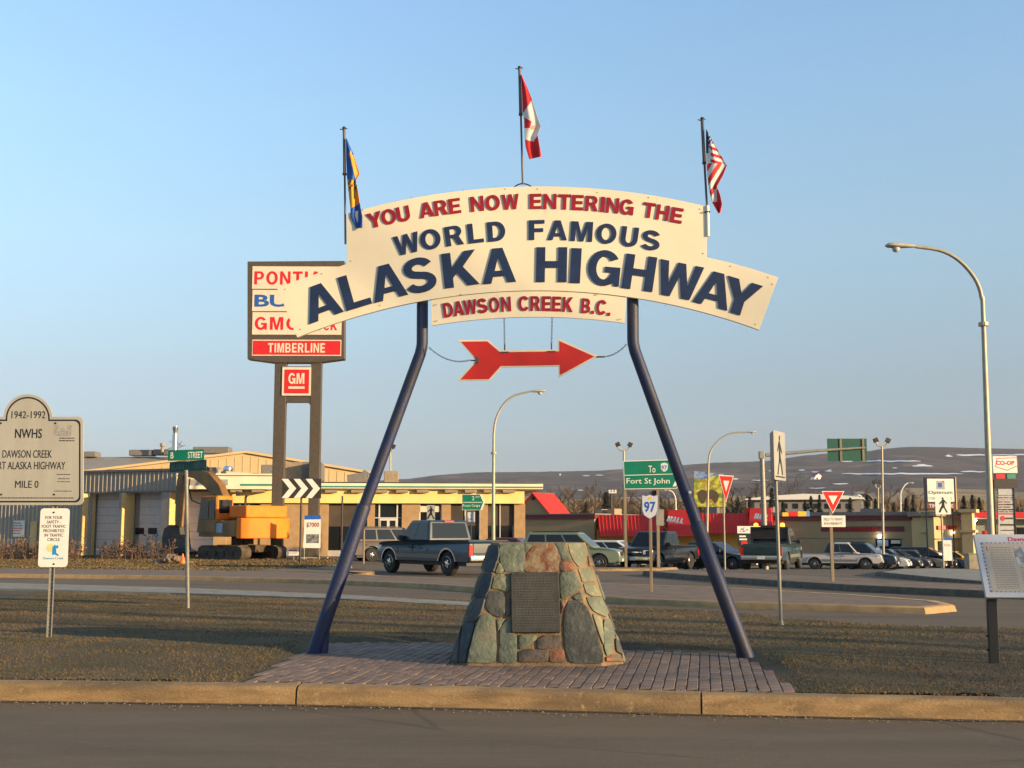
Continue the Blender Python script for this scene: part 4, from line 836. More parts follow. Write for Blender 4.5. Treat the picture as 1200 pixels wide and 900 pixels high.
# $7000 banner, small notice
f = stand(365, 656, z=.14, D=57); r = f.root('price_banner', 'blue and white banner reading 7000 beside the pylon foot', 'banner')
bn = part('banner_cloth', SIGNW, r, lambda b: b.prism([f.uv(*p) for p in [(357, 604), (376, 603.7), (375.5, 642.3), (355.3, 642)]], -.02, .0)); part('blue_top', BLUE, bn, lambda b: b.prism([f.uv(*p) for p in [(357, 604), (376, 603.7), (376, 608.5), (357, 608.9)]], -.023, -.0205))
tx('$7000', 366.5, 615.3, 15, 6, mat('banner_red', (.22, .02, .03), .5), bn, f, y=-.021, bold=.02); vp = part('picture_panel', mat('picture_dark', (.05, .06, .065), .6, c2=(.25, .25, .22), sc=8), bn, lambda b: b.box(f.x(359), f.x(374), -.0225, -.0205, f.uv(366, 636.5)[1], f.uv(366, 626)[1]))
for u in (357, 375): part('pole', GALV, r, lambda b: post(b, f.x(u), -.1, f.uv(u, 603.5)[1], .02, y=.02))
f = stand(344, 658, z=.14, D=57.5); r = f.root('notice_board', 'low white notice with red heading beside the pylon foot', 'notice'); nb_ = part('plate', SIGNW, r, lambda b: b.box(f.x(336.5), f.x(350.8), -.02, 0, f.uv(344, 651)[1], f.uv(344, 643)[1])); part('red_heading', REDP, nb_, lambda b: b.box(f.x(339), f.x(349), -.022, -.0205, f.uv(344, 645.5)[1], f.uv(344, 644)[1]))
part('print', NL, nb_, lambda b: [fakeline(b, f.x(338.5), f.x(349.5), f.uv(344, v)[1], .025, -.0205) for v in (647, 648.6)], kind='stuff'); part('stake', WOODP, r, lambda b: b.box(-.03, .03, 0, .04, -.1, .5))
for u, v0, v1, D, lab in ((400, 582, 655, 60, 'slim dark marker post left of the showroom opening'), (426, 620, 660, 56, 'short tan marker post behind the left arch leg')):
    f = stand(u, v1, z=.1, D=D); r = f.root('marker_post', lab, 'post'); part('post', WOODP if u > 410 else IRON, r, lambda b: post(b, 0, -.1, f.uv(u, v0)[1], .045)); part('cap', IRON, r, lambda b: b.lathe([(.05, 0), (.05, .05)], 8, o=(0, 0, f.uv(u, v0)[1]-.02)))
# information panel at the right
f = stand(1155, 780, z=.16, D=12.6, yaw=-6); r = f.root('information_panel', 'pale slanted information panel with dashed border on black post at right edge', 'information board')
PNL = mat('panel_pale', (.40, .43, .46), .4, var=.05, sc=3); PGE = mat('panel_page', (.36, .33, .27), .5, c2=(.31, .29, .25), sc=2)
z0, z1 = f.uv(1151, 699)[1], f.uv(1143, 626, .25)[1]; x0 = f.uv(1151, 699)[0]; Wd = 1.15; Ln = math.hypot(z1-z0, .36); tilt = math.atan2(.36, z1-z0)
pn = part('panel', PNL, r, lambda b: b.box(0, Wd, -.0, .045, 0, Ln), bevel=.006); pn.location = (x0, -.14, z0); pn.rotation_euler = (-tilt, 0, 0)
part('page', PGE, pn, lambda b: b.box(.075, Wd-.075, -.002, -.0004, .07, Ln-.11))
def dashes(b):
    for i in range(26):
        if .06+i*.045 < Wd-.08: b.box(.06+i*.045, .06+i*.045+.024, -.004, -.0022, .058, .064); b.box(.06+i*.045, .06+i*.045+.024, -.004, -.0022, Ln-.108, Ln-.102)
    for i in range(18):
        if .06+i*.042 < Ln-.12: b.box(.058, .065, -.004, -.0022, .06+i*.042, .06+i*.042+.024)
part('dashed_border', mat('border_violet', (.05, .03, .16), .5), pn, dashes, kind='stuff'); text('Dawson Creek', .575, Ln-.06, .46, .052, mat('title_red', (.40, .03, .05), .5), pn, y=-.001, dep=.0015)
def body(b):
    rr = random.Random(5)
    for i in range(24): fakeline(b, .13, .36, Ln-.16-i*.0205, .006, -.0022, rr, .012)
    for i in range(12): fakeline(b, .40, .68, Ln-.395-i*.0205, .006, -.0022, rr, .012); fakeline(b, .72, 1.02, Ln-.16-i*.0205, .006, -.0022, rr, .012)
part('print', mat('print_brown', (.16, .13, .11), .6), pn, body, kind='stuff'); part('old_photograph', mat('old_photo', (.36, .38, .40), .5, c2=(.15, .17, .19), sc=14, fac=(.45, .6)), pn, lambda b: b.box(.38, .69, -.004, -.0022, Ln-.36, Ln-.15))
part('red_initial', MC['title_red'], pn, lambda b: b.box(.105, .112, -.004, -.0022, Ln-.20, Ln-.15))
for x in (.09, .95): part('post', BLACK, r, lambda b: b.box(x0+x-.05, x0+x+.05, -.03, .03, -.1, z0+.10), bevel=.006)
part('crossbar', BLACK, r, lambda b: b.box(x0+.05, x0+1.0, -.02, .02, z0+.03, z0+.10)); bt_ = part('post_bolt', IRON, r, lambda b: b.tube([(x0+.02, 0, .34), (x0+.16, 0, .34)], .012, 6)); part('post_bolt', IRON, r, lambda b: b.tube([(x0+.02, 0, .2), (x0+.16, 0, .2)], .012, 6))
# ------------------------------------------------ LAMPS
LP = mat('lamp_steel', (.34, .31, .22), .5, metal=.2, var=.1); LH = mat('lamp_head', (.38, .36, .28), .45); LGS = mat('lamp_lens', (.45, .47, .45), .15, var=0)
def lamp(f, pts, r0, r1, hd, lab, dirx, grp='cobra head street lamps', mb=LP, hs=1.0):
    r = f.root('street_lamp', lab, 'street lamp', group=grp); P = [Vector((f.uv(*p)[0], 0, f.uv(*p)[1])) for p in pts]; P[0].z = -.6
    Q = [P[0], P[1]]
    # smooth the arm with a Catmull pass
    for i in range(1, len(P)-1):
        p0, p1, p2, p3 = P[max(i-1, 0)], P[i], P[i+1], P[min(i+2, len(P)-1)]
        for t in (.33, .66, 1.0): Q.append(.5*((2*p1)+(-p0+p2)*t+(2*p0-5*p1+4*p2-p3)*t*t+(-p0+3*p1-3*p2+p3)*t*t*t))
    n = len(Q); rr = [r0+(r1-r0)*min(1, (q.z-P[0].z)/(P[-1].z-P[0].z)) for q in Q]
    part('pole', mb, r, lambda b: b.tube(Q, rr, 12), smooth=True)
    e = Q[-1]; s = dirx*hs
    def head(b):
        pr = [(0, .05, .05), (.12, .07, .07), (.35, .12, .10), (.6, .15, .11), (.75, .13, .09), (.84, .05, .04)]; vs = []; k = 12
        for x, w, h in pr:
            for j in range(k): a = 2*math.pi*j/k; vs.append((e.x+x*s, w*hs*math.cos(a), e.z+h*hs*math.sin(a)*(1 if math.sin(a) > 0 else .45)+x*.02))
        b.add(vs, [(i*k+j, i*k+(j+1) % k, (i+1)*k+(j+1) % k, (i+1)*k+j) for i in range(len(pr)-1) for j in range(k)]+[tuple(range(k)), tuple((len(pr)-1)*k+j for j in range(k))])
    hd_ = part('lamp_head', LH, r, head, smooth=True); part('lens', LGS, hd_, lambda b: b.lathe([(.11*hs, -.02*hs), (.105*hs, -.07*hs), (.07*hs, -.12*hs), (.02, -.14*hs)], 12, o=(e.x+.55*s, 0, e.z-.02*hs)), smooth=True)
    c = P[1]; part('collar', mb, r, lambda b: b.lathe([(r0*1.3, -.05), (r0*1.3, .05)], 12, o=(c.x, 0, c.z)))
    part('base_plate', mb, r, lambda b: b.lathe([(r0*2, -.0), (r0*2, .04), (r0*1.3, .12)], 12))
lamp(stand(1163.5, 690, z=.0, D=32.5), [(1163.5, 690), (1152.5, 380), (1150.5, 350), (1145, 331), (1133, 314), (1118, 301), (1100, 293), (1073, 289)], .105, .05, 0, 'tall street lamp with curved arm at the right side', -1)
lamp(stand(578, 655, D=60), [(578, 655), (578.5, 531), (579, 505), (582, 489), (590, 474), (602, 464), (620, 459)], .11, .05, 0, 'street lamp behind the blue pickup with its arm under the red arrow', 1)
lamp(stand(827, 660, D=80), [(827, 660), (830, 560), (831, 535), (836, 523), (846, 513), (858, 507.5), (873, 506.5)], .10, .05, 0, 'street lamp right of the right arch leg', 1, hs=.9)
lamp(stand(1055, 640, D=150), [(1055, 650), (1055.5, 590), (1056, 577), (1060, 569), (1064, 566)], .12, .07, 0, 'small distant white street lamp above the mall roof', 1, mb=SIGNW, hs=.9)
lamp(stand(792, 640, D=150), [(792, 650), (792, 597), (791.5, 584), (788.5, 577), (784, 574.5)], .12, .07, 0, 'small distant white street lamp below the Fort St John sign', -1, mb=SIGNW, hs=.9)
def flood(f, u, vt, vj, lab, r0=.07, w=6.5):
    r = f.root('floodlight_pole', lab, 'floodlight', group='twin floodlight poles of the parking lots'); top = f.uv(u, vj); sc = f.uv(u, vj)[1]-f.uv(u, vj+1)[1]
    part('pole', LP, r, lambda b: b.tube([(0, 0, -1), (top[0], 0, top[1])], [r0*1.2, r0], 10), smooth=True)
    def yoke(b): b.tube([(top[0]-w*sc, 0, top[1]+5*sc), (top[0]-w*.8*sc, 0, top[1]+1.5*sc), (top[0]-w*.4*sc, 0, top[1]), (top[0]+w*.4*sc, 0, top[1]), (top[0]+w*.8*sc, 0, top[1]+1.5*sc), (top[0]+w*sc, 0, top[1]+5*sc)], r0*.7, 8)
    part('yoke', LP, r, yoke, smooth=True)
    for s in (-1, 1):
        cx, cz_ = top[0]+s*w*1.1*sc, top[1]+7*sc; l = part('floodlight', IRON, r, lambda b: b.hexa([(-2.6*sc, -2*sc, -2.2*sc), (2.6*sc, -2*sc, -2.6*sc), (2.6*sc, 2*sc, -2.6*sc), (-2.6*sc, 2*sc, -2.2*sc)], [(-2.2*sc, -1.6*sc, 2.6*sc), (2.9*sc, -1.6*sc, 2.6*sc), (2.9*sc, 1.6*sc, 2.6*sc), (-2.2*sc, 1.6*sc, 2.6*sc)]))
        l.location = (cx, 0, cz_); l.rotation_euler.y = R(25*s)
flood(stand(732.5, 665, D=85), 731, 519, 528, 'twin floodlight pole rising behind the Fort St John sign'); flood(stand(1035, 665, D=80), 1033.5, 513, 523, 'twin floodlight pole right of the green gantry sign')
flood(stand(1029, 655, D=140), 1029, 566, 572, 'distant twin floodlight pole before the hillside', .08, 3.2); flood(stand(458, 650, D=92), 457.5, 523, 530, 'twin floodlight pole behind the showroom roof', .06, 2.5)
# ------------------------------------------------ DEALER PYLON
f = stand(348, 657, D=60, z=.12, yaw=1); pyl = f.root('dealer_pylon_sign', 'tall brown pylon sign with red and blue dealer lettering and TIMBERLINE panel', 'pylon sign')
def B(u0, u1, v0, v1, y0, y1, fr=None):
    fr = fr or f; x0, z1 = fr.uv(u0, v0, y0); x1, z0 = fr.uv(u1, v1, y0); return lambda b: b.box(x0, x1, y0, y1, z0, z1)
PC = mat('pylon_cream', (.62, .55, .42), .5, var=.05); PR_ = mat('pylon_red', (.55, .012, .012), .45, var=.05); PB = mat('pylon_blue', (.015, .09, .33), .45, var=.05)
fb = part('cabinet', BROWN, pyl, lambda b: b.prism([f.uv(*p) for p in [(291.2, 307.7), (404.6, 307), (404.6, 421.8), (373, 426), (322, 426), (291.2, 421.8)]], -.28, .28), bevel=.03)
for (v0, v1) in ((312, 338.7), (339.6, 364.9), (365.8, 392.3)): part('cream_panel', PC, fb, B(296, 400, v0, v1, -.30, -.282))
part('red_panel', PR_, fb, B(296.5, 398.8, 399.2, 415.8, -.30, -.282)); part('red_panel_border', PC, fb, B(295.6, 399.7, 398, 417, -.29, -.281))
def cp_(s, u, v, w, h, m, par, y, fr=None, **k):
    fr = fr or f; x, z = fr.uv(u, v, y); sc = fr.uv(u, v-.5, y)[1]-fr.uv(u, v+.5, y)[1]; return caps(s, x, z, w*sc, h*sc, m, par, y=y, **k)
cp_('PONTIAC', 344.5, 325.8, 91, 15.5, PR_, fb, -.302); cp_('GMC', 323.5, 379, 49, 15, PR_, fb, -.302, gap=.2); cp_('TRUCK', 374, 381.5, 42, 11, PR_, fb, -.302)
tx('BUICK', 346, 352.5, 94, 14.5, PB, fb, f, y=-.302, bold=.03); cp_('TIMBERLINE', 347.5, 407.6, 66, 11, PC, fb, -.302)
for u0, u1 in ((322, 330.5), (364.5, 372.5)): part('column', BROWN, pyl, B(u0, u1, 424, 656.5, -.2, .2), bevel=.02)
part('crossbeam', BROWN, pyl, B(330, 365, 464.6, 471.5, -.18, .18)); part('corner_fillet', BROWN, pyl, lambda b: [b.prism([f.uv(*p, -.1) for p in q], -.18, .18) for q in (((330.5, 471.5), (334.5, 471.5), (330.5, 475.5)), ((364.5, 471.5), (364.5, 475.5), (360.5, 471.5)))])
gb = part('emblem_box', mat('box_grey', (.16, .15, .13), .5), pyl, B(330.8, 364.2, 429, 464, -.24, .24)); part('emblem_border', PC, gb, B(331, 364, 430.3, 463.5, -.252, -.242)); q = part('emblem_red', PR_, gb, B(333.5, 361.8, 433, 461, -.262, -.254))
cp_('GM', 347.3, 443.5, 18.5, 12.5, PC, gb, -.264, gap=.12); part('underline', PC, gb, B(338, 356.8, 452.8, 455.6, -.267, -.264))
part('footing', CONC, pyl, B(320, 383, 653, 659, -.35, .35))
# ------------------------------------------------ SHOWROOM
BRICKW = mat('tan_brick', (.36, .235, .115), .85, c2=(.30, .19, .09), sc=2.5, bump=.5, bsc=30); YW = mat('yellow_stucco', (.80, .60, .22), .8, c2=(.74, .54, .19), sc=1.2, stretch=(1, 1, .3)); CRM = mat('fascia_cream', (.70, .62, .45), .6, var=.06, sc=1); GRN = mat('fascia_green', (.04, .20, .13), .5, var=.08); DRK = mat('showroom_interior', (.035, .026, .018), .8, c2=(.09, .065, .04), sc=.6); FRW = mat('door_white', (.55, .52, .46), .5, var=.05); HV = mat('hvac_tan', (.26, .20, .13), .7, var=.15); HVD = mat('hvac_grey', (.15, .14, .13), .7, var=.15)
p0 = at(250, 652, 70.5); f = sf = Frame(p0.x, p0.y, 0, R(6)); sr = f.root('showroom', 'low dealership showroom with green striped flat roof and yellow upper wall', 'building')
sc1 = lambda: f.uv(430, 600)[1]-f.uv(430, 601)[1]
ROOFD = 16
wall_u = [(251, 264), (305.5, 384), (430.5, 438.5), (471, 491), (517.5, 528), (563, 571.5), (602.5, 615.5)]
for u0, u1 in wall_u: part('brick_pier', BRICKW, sr, B(u0, u1, 590.2, 656, 0, .45), bevel=.01)
ubw = part('upper_wall', YW, sr, B(250, 614.5, 572, 590.1, -.25, .5)); part('rear_wall', BRICKW, sr, B(250, 612, 573, 656, 6, 6.3)); part('side_wall', BRICKW, sr, lambda b: b.box(f.x(612)-.3, f.x(612), .5, ROOFD, -.2, f.uv(600, 573)[1]))
part('soffit', HV, sr, B(322, 634, 573.3, 573.9, -.5, ROOFD))
rf = part('roof', CRM, sr, B(321, 636.5, 565.8, 573.2, -.6, ROOFD)); part('green_stripe', GRN, rf, B(321, 636.4, 569, 571.9, -.63, -.602)); part('roof_felt', HVD, rf, lambda b: b.box(f.x(322), f.x(635), -.5, ROOFD, f.uv(600, 565.8, -.6)[1], f.uv(600, 565.8, -.6)[1]+.02))
for u in (388, 418.5, 447, 471, 495.5, 528.5, 552, 574, 596.5): part('roof_beam', HV, sr, B(u-7, u+7, 574.1, 577.3, -.55, -.27))
# raised entrance canopy at the left
rc = part('entrance_canopy', CRM, sr, B(207, 321, 554.6, 573.3, -1.0, ROOFD)); part('green_stripe', GRN, rc, B(207, 321, 556.3, 558, -1.03, -1.002)); part('green_stripe', GRN, rc, B(282, 321, 566.9, 569.3, -1.03, -1.002)); part('torn_cladding', mat('worn_grey', (.33, .31, .29), .7, c2=(.22, .20, .18), sc=3), rc, B(213, 267, 561.5, 568.5, -1.06, -1.002))
part('roof_beam', HV, sr, B(295, 310, 573.6, 576.8, -.9, -.27)); part('roof_beam', HV, sr, B(270, 283, 573.6, 576.8, -.9, -.27)); part('hanging_lamp', IRON, sr, B(276.5, 281, 575.5, 581, -.9, -.6))
def glazing(u0, u1, v0, v1, mull, trans, dr=False, fw=.06):
    g = part('window', GLASS, sr, B(u0, u1, v0, v1, .22, .24)); m = FRW if dr else HV
    for u in mull: part('mullion', FRW, g, B(u-.45, u+.45, v0, v1, .15, .219))
    for v in trans: part('transom', FRW, g, B(u0, u1, v-.45, v+.45, .16, .217))
    return g
part('knee_wall', BRICKW, sr, B(264, 305.5, 610, 656, .1, .4)); glazing(264, 305.5, 590.2, 610, (281, 291.5, 304.5), ())
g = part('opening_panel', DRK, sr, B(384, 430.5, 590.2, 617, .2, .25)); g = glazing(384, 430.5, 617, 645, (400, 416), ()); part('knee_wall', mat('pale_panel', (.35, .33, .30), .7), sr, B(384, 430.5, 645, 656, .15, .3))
g = glazing(438.5, 471, 590.2, 656, (444.3, 465.3), (606.8,)); 
for u0, u1 in ((446, 454), (456.5, 464)): d = part('door', FRW, sr, B(u0-1, u1+1, 607.5, 654, .12, .16)); part('door_glass', GLASS, d, B(u0+.6, u1-.6, 610, 620, .10, .119)); part('door_glass', GLASS, d, B(u0+.6, u1-.6, 622, 650, .10, .119))
g = glazing(491, 517.5, 590.2, 656, (491.8, 516.7), ()); part('poster', PC, g, B(492.5, 499, 593, 600, .12, .149)); part('poster', PC, g, B(507, 515, 593, 600, .12, .149)); part('poster', PC, g, B(499.3, 506.7, 593, 600, .12, .149))
for u0, u1, mm in ((528, 563, (545.5, 561.5)), (571.5, 602.5, (586, 601.5))):
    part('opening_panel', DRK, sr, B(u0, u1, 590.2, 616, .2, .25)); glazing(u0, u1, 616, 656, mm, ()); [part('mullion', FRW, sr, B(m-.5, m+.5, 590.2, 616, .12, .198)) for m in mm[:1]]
for u0, u1, v0, v1, m, y0, y1 in ((330.5, 353.8, 541.5, 567, HV, 3, 7), (354, 376.5, 541, 567, HVD, 3, 7), (306, 321.5, 544.5, 560, HVD, 2, 5), (450, 467, 552, 567, HV, 3, 6), (424, 432, 552.5, 567, HVD, 3.4, 4), (367, 375, 540, 567, BROWN, 1.5, 2.8)):
    part('rooftop_unit', m, sr, B(u0, u1, v0, v1, y0, y1), bevel=.04)
part('rooftop_duct', HVD, sr, lambda b: b.prism([f.uv(*p, 3) for p in [(406.5, 556.5), (425, 553.5), (430, 566.5), (407, 566.5)]], 3, 5))
part('roof_ventilator', CHROME, sr, lambda b: b.lathe([(.12, -.3), (.12, 0), (.28, .05), (.33, .22), (.26, .38), (.1, .42)], 14, o=(f.x(265, 3), 3, f.uv(265, 551, 3)[1]-.15)), smooth=True)
# ------------------------------------------------ GARAGE WING
SID = mat('grey_siding', (.31, .27, .23), .7, c2=(.27, .235, .20), sc=2); DOORM = mat('garage_door_white', (.56, .50, .46), .6, c2=(.52, .46, .42), sc=3); JAMB = mat('lit_jamb_and_post_yellow', (.62, .42, .17), .7, var=.08)  # jamb yellow imitates sun on grey pier sides; the yellow post shares it
p0 = at(252, 652, 70); L = 20; ph = -R(24); f = gf = Frame(p0.x-L*math.cos(ph), p0.y-L*math.sin(ph), 0, ph); gw_ = f.root('garage_wing', 'grey corrugated service garage with pale roll up doors in bays edged with painted orange sunlight', 'building')
top = 5.05; zb = 3.85
xs_ = [f.x(u) for u in (-20, 98, 148.5, 153.5, 193, 203, 208.5, 248)]
part('upper_siding', SID, gw_, lambda b: b.box(0, L, 0, .3, zb, top)); part('top_trim', HVD, gw_, lambda b: b.box(-.1, L, -.12, .35, top, top+.14)); part('lower_trim', HVD, gw_, lambda b: b.box(f.x(98), L, -.1, -.052, zb-.08, zb+.02))
xc = f.x(147); part('siding_wall', SID, gw_, lambda b: b.box(0, f.x(99), 0, .3, 0, zb)); part('panel_wall', mat('plain_panel', (.30, .28, .26), .7), gw_, lambda b: b.box(f.x(99)+.002, f.x(103), .02, .3, 0, zb-.1))
RIB = mat('rib_metal', (.40, .33, .23), .6, var=.08)
def ribs(b):
    x = .1
    while x < L:
        b.prism([(x, 0), (x+.035, -.045), (x+.085, -.045), (x+.12, 0)], zb+.03, top-.01, 'z') if x > 0 else 0
        if x < f.x(97): b.prism([(x, 0), (x+.035, -.045), (x+.085, -.045), (x+.12, 0)], 0, zb+.03, 'z')
        x += .33
part('siding_ribs', RIB, gw_, ribs, kind='stuff')
for u0, u1, win in ((103.5, 144, False), (153.5, 193.5, True), (209, 251, False)):
    x0, x1 = f.x(u0), f.x(u1); d = part('garage_door', DOORM, gw_, lambda b: [b.box(x0, x1, .72, .78, z, z+.47) for z in np.arange(0, zb-.3, .49)])
    if win:
        for u in (163.5, 178.5): part('door_window', GLASS, d, B(u-5, u+5, 618.5, 626, .70, .719))
for u0, u1 in ((144, 148), (193.5, 203.5)): part('bay_pier', SID, gw_, lambda b: b.box(f.x(u0), f.x(u1)-.07, -.42, .7, 0, zb-.09), bevel=.01)
for u0 in (148, 203.5, 102): part('sunlit_bay_jamb', JAMB, gw_, lambda b: b.box(f.x(u0)-.065, f.x(u0), -.425, .66, 0, zb-.09))  # right pier faces coloured yellow as if sunlit
part('notice', SIGNW, gw_, B(16, 28, 610, 629, -.09, -.06)); part('notice_text', REDP, gw_, lambda b: [fakeline(b, f.x(17), f.x(27), f.uv(20, v)[1], .09, -.0905) for v in (613, 616, 619, 622, 625)], kind='stuff')
part('yellow_post', JAMB, gw_, B(36, 41, 611, 650, -.12, -.06)); part('body', SID, gw_, lambda b: b.box(.0, L, .8, 9, -.2, top-.05))
# gabled hall and long shed behind
GAB = mat('tan_cladding', (.52, .38, .20), .7, c2=(.48, .35, .18), sc=1); RFM = mat('roof_tan', (.30, .26, .19), .7, c2=(.26, .22, .16), sc=1)
p0 = at(290, 640, 92); f = Frame(p0.x, p0.y, 0, R(9)); gh = f.root('gabled_hall', 'wide low gabled metal hall with sunlit tan end wall behind the showroom', 'building')
gp = [f.uv(*p) for p in [(96, 554.5), (288.5, 531.3), (444, 557)]]; part('gable_wall', GAB, gh, lambda b: b.prism([(gp[0][0], 0)]+gp+[(gp[2][0], 0)], 0, .3))
def gribs(b):
    x = gp[0][0]+1
    while x < gp[2][0]-1:
        t = gp[0][1]+(gp[1][1]-gp[0][1])*(x-gp[0][0])/(gp[1][0]-gp[0][0]) if x < gp[1][0] else gp[1][1]+(gp[2][1]-gp[1][1])*(x-gp[1][0])/(gp[2][0]-gp[1][0]); b.box(x, x+.05, -.03, -.001, 3.5, t-.2); x += .6
part('cladding_ribs', GAB, gh, gribs, kind='stuff')
def roofs(b):
    for a, c in ((gp[0], gp[1]), (gp[1], gp[2])): b.hexa([(a[0], -.25, a[1]+.02), (c[0], -.25, c[1]+.02), (c[0], 40, c[1]+.02), (a[0], 40, a[1]+.02)], [(a[0], -.25, a[1]+.2), (c[0], -.25, c[1]+.2), (c[0], 40, c[1]+.2), (a[0], 40, a[1]+.2)])
part('roof', GAB, gh, roofs)
p0 = at(150, 640, 104); f = Frame(p0.x, p0.y, 0, R(0)); shd_ = f.root('long_shed', 'long shed with tan roof and dark ridge vents behind the garage', 'building')
a, c = f.uv(40, 553, 0), f.uv(262, 553, 0); t0 = f.uv(100, 535.5, 9)[1]; part('roof', RFM, shd_, lambda b: b.hexa([(a[0], 0, a[1]-.2), (c[0], 0, c[1]-.2), (c[0]+3, 9, t0-.2), (a[0], 9, t0-.2)], [(a[0], 0, a[1]), (c[0], 0, c[1]), (c[0]+3, 9, t0), (a[0], 9, t0)]))
part('wall', SID, shd_, lambda b: b.box(a[0], c[0], .2, 18, 0, a[1]-.25))
for u0, u1, v0, v1 in ((98, 112, 529, 535.5), (151, 178, 527, 534), (179, 197, 526.5, 533), (226, 268, 523.5, 531.5), (269, 291, 529.5, 532.5)): part('ridge_vent', HVD, shd_, B(u0, u1, v0, v1, 8, 9.5), bevel=.08)
part('chimney_stack', CHROME, shd_, lambda b: b.lathe([(.28, 0), (.28, 2.2), (.2, 2.25), (.2, 2.6), (.26, 2.7), (.26, 2.95)], 14, o=(f.x(201.5, 7), 7, f.uv(201, 537, 7)[1])), smooth=True)
part('vent_cap', HV, shd_, lambda b: b.lathe([(.15, 0), (.15, .5), (.25, .6), (.2, .85)], 10, o=(f.x(187, 7), 7, f.uv(187, 530, 7)[1])))
def ant(b):
    rr = random.Random(3); c = Vector((f.x(204, 7), 7.2, f.uv(204, 522, 7)[1]))
    for i in range(14): a_ = rr.uniform(0, 3.14); l = rr.uniform(.4, 1.1); b.tube([c+Vector((0, 0, rr.uniform(-.6, .3))), c+Vector((l*math.cos(a_)*1.2, .1, rr.uniform(-.6, .5)))], .02, 4)
part('aerial', IRON, shd_, ant)
# ------------------------------------------------ MALL
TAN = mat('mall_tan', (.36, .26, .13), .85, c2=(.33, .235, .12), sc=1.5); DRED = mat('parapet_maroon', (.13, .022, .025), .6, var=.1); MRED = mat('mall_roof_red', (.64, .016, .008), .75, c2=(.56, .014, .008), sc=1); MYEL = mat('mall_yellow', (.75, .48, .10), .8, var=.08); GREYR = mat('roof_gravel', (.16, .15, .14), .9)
p0 = at(612, 650, 118); f = mf = Frame(p0.x, p0.y, -2.1, -R(26)); ml = f.root('shopping_mall', 'long low mall with red mansard roof sections and tan walls', 'building')
part('west_wall', TAN, ml, B(612, 697, 608, 659, 0, 12)); part('west_parapet', DRED, ml, B(612, 697, 603, 608, -.15, 12)); part('west_coping', GREYR, ml, B(612, 697.5, 602, 603, -.2, 12))
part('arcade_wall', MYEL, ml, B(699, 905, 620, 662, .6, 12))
def mans(u0, u1, vt, vb, out=1.9, y1=1.4, lean=6):
    def g(b):
        a, c = f.uv(u0+lean*1.0, vb, -out), f.uv(u1, vb, -out); d, e = f.uv(u0-lean*.3, vt, y1), f.uv(u1, vt, y1)
        b.hexa([(a[0], -out, a[1]), (c[0], -out, c[1]), (e[0], y1+.1, c[1]), (d[0]+.3, y1+.1, a[1])], [(d[0]+.6, y1-.5, d[1]), (e[0], y1-.5, e[1]), (e[0], y1, e[1]), (d[0], y1, d[1])])
    return g
for u0, u1, vt, vb in ((698, 778, 603.5, 628.5), (811, 878, 601.5, 625)): 
    m_ = part('red_mansard', MRED, ml, mans(u0, u1, vt, vb))
    def seam(b):
        u = u0+6
        while u < u1: p, q = f.uv(u, vb, -1.9), f.uv(u-1.5, vt, 1.2); b.tube([(p[0], -1.92, p[1]), (q[0], .9, q[1])], .035, 4); u += 4.2
    part('roof_seams', MRED, m_, seam, kind='stuff')
for u0, u1, vt, vb, tu, tv, tw in ((779, 816, 597.5, 628, 793, 610, 19), (874, 905, 595.5, 618, 893.5, 606.5, 15)):
    gm = part('sign_gable', MRED, ml, mans(u0, u1, vt, vb, 2.6, 1.2, 3)); x, z = f.uv(tu, tv, -1.45); o = caps('MALL', 0, 0, tw/1400*113, .62, mat('mall_letters', (.88, .84, .70), .4), gm, y=0, dep=.12); o.location = (x, -1.75, z); o.rotation_euler = (-R(42), R(8), 0)
part('east_wall', TAN, ml, B(905, 1082, 609, 664, 0, 12)); ep = part('east_parapet', DRED, ml, B(905, 1082, 603.8, 609.5, -.15, 12)); part('east_coping', GREYR, ml, B(904, 1082, 600.5, 603.8, -.2, 12)); part('wall_band', HVD, ml, B(920, 1060, 630.4, 631.6, -.03, -.002)); part('lower_band', DRED, ml, B(962, 1060, 617, 623, -.03, -.002))
def fk(b):
    rr = random.Random(9); x = f.x(970)
    while x < f.x(1025): w = rr.uniform(.22, .4); z0 = f.uv(995, 622.2)[1]; z1 = f.uv(995, 617.7)[1]; [b.box(x, x+.07, -.09, -.05, z0, z1), b.box(x+.07, x+w, -.09, -.05, z1-.1, z1), b.box(x+w*.6, x+w, -.09, -.05, z0, z1-.12)]; x += w+.12
part('shop_lettering', mat('letter_red', (.55, .01, .01), .5), ml, fk, kind='stuff')
for u, v in ((911.5, 628), (1031, 628.5)):
    part('wall_lamp', mat('lit_lamp', (.9, .9, .85), emit=(1, .95, .8), es=9), ml, lambda b: b.lathe([(.05, -.15), (.15, 0), (.05, .15)], 10, o=(f.x(u), -.3, f.uv(u, v)[1])))
part('shopfront', GLASS, ml, B(1026, 1057, 631.8, 658, -.05, -.002)); part('entrance_poster', mat('poster_blue', (.25, .35, .5), .5), ml, B(1028, 1041, 633, 640, -.08, -.052)); part('entrance_poster', PC, ml, B(1044, 1055, 633, 637, -.08, -.052))
for u0, u1, v0, v1, m in ((697.5, 705, 596.5, 603, HV), (712, 720, 596, 603, HV), (900, 906, 594, 601, HVD), (1008, 1033, 596, 602, GREYR)): part('rooftop_unit', m, ml, B(u0, u1, v0, v1, 4, 6))
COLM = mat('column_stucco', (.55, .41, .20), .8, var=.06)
for u0, u1, vt in ((1079, 1096, 598.5), (1126, 1142, 596.5)):
    c_ = part('column', COLM, ml, B(u0, u1, vt+4, 668, -1.2, 1.0)); part('capital', COLM, c_, B(u0-2.5, u1+2, vt, vt+3.9, -1.5, 1.3)); part('band', COLM, c_, B(u0-1.5, u1+1, 621, 624, -1.4, 1.2))
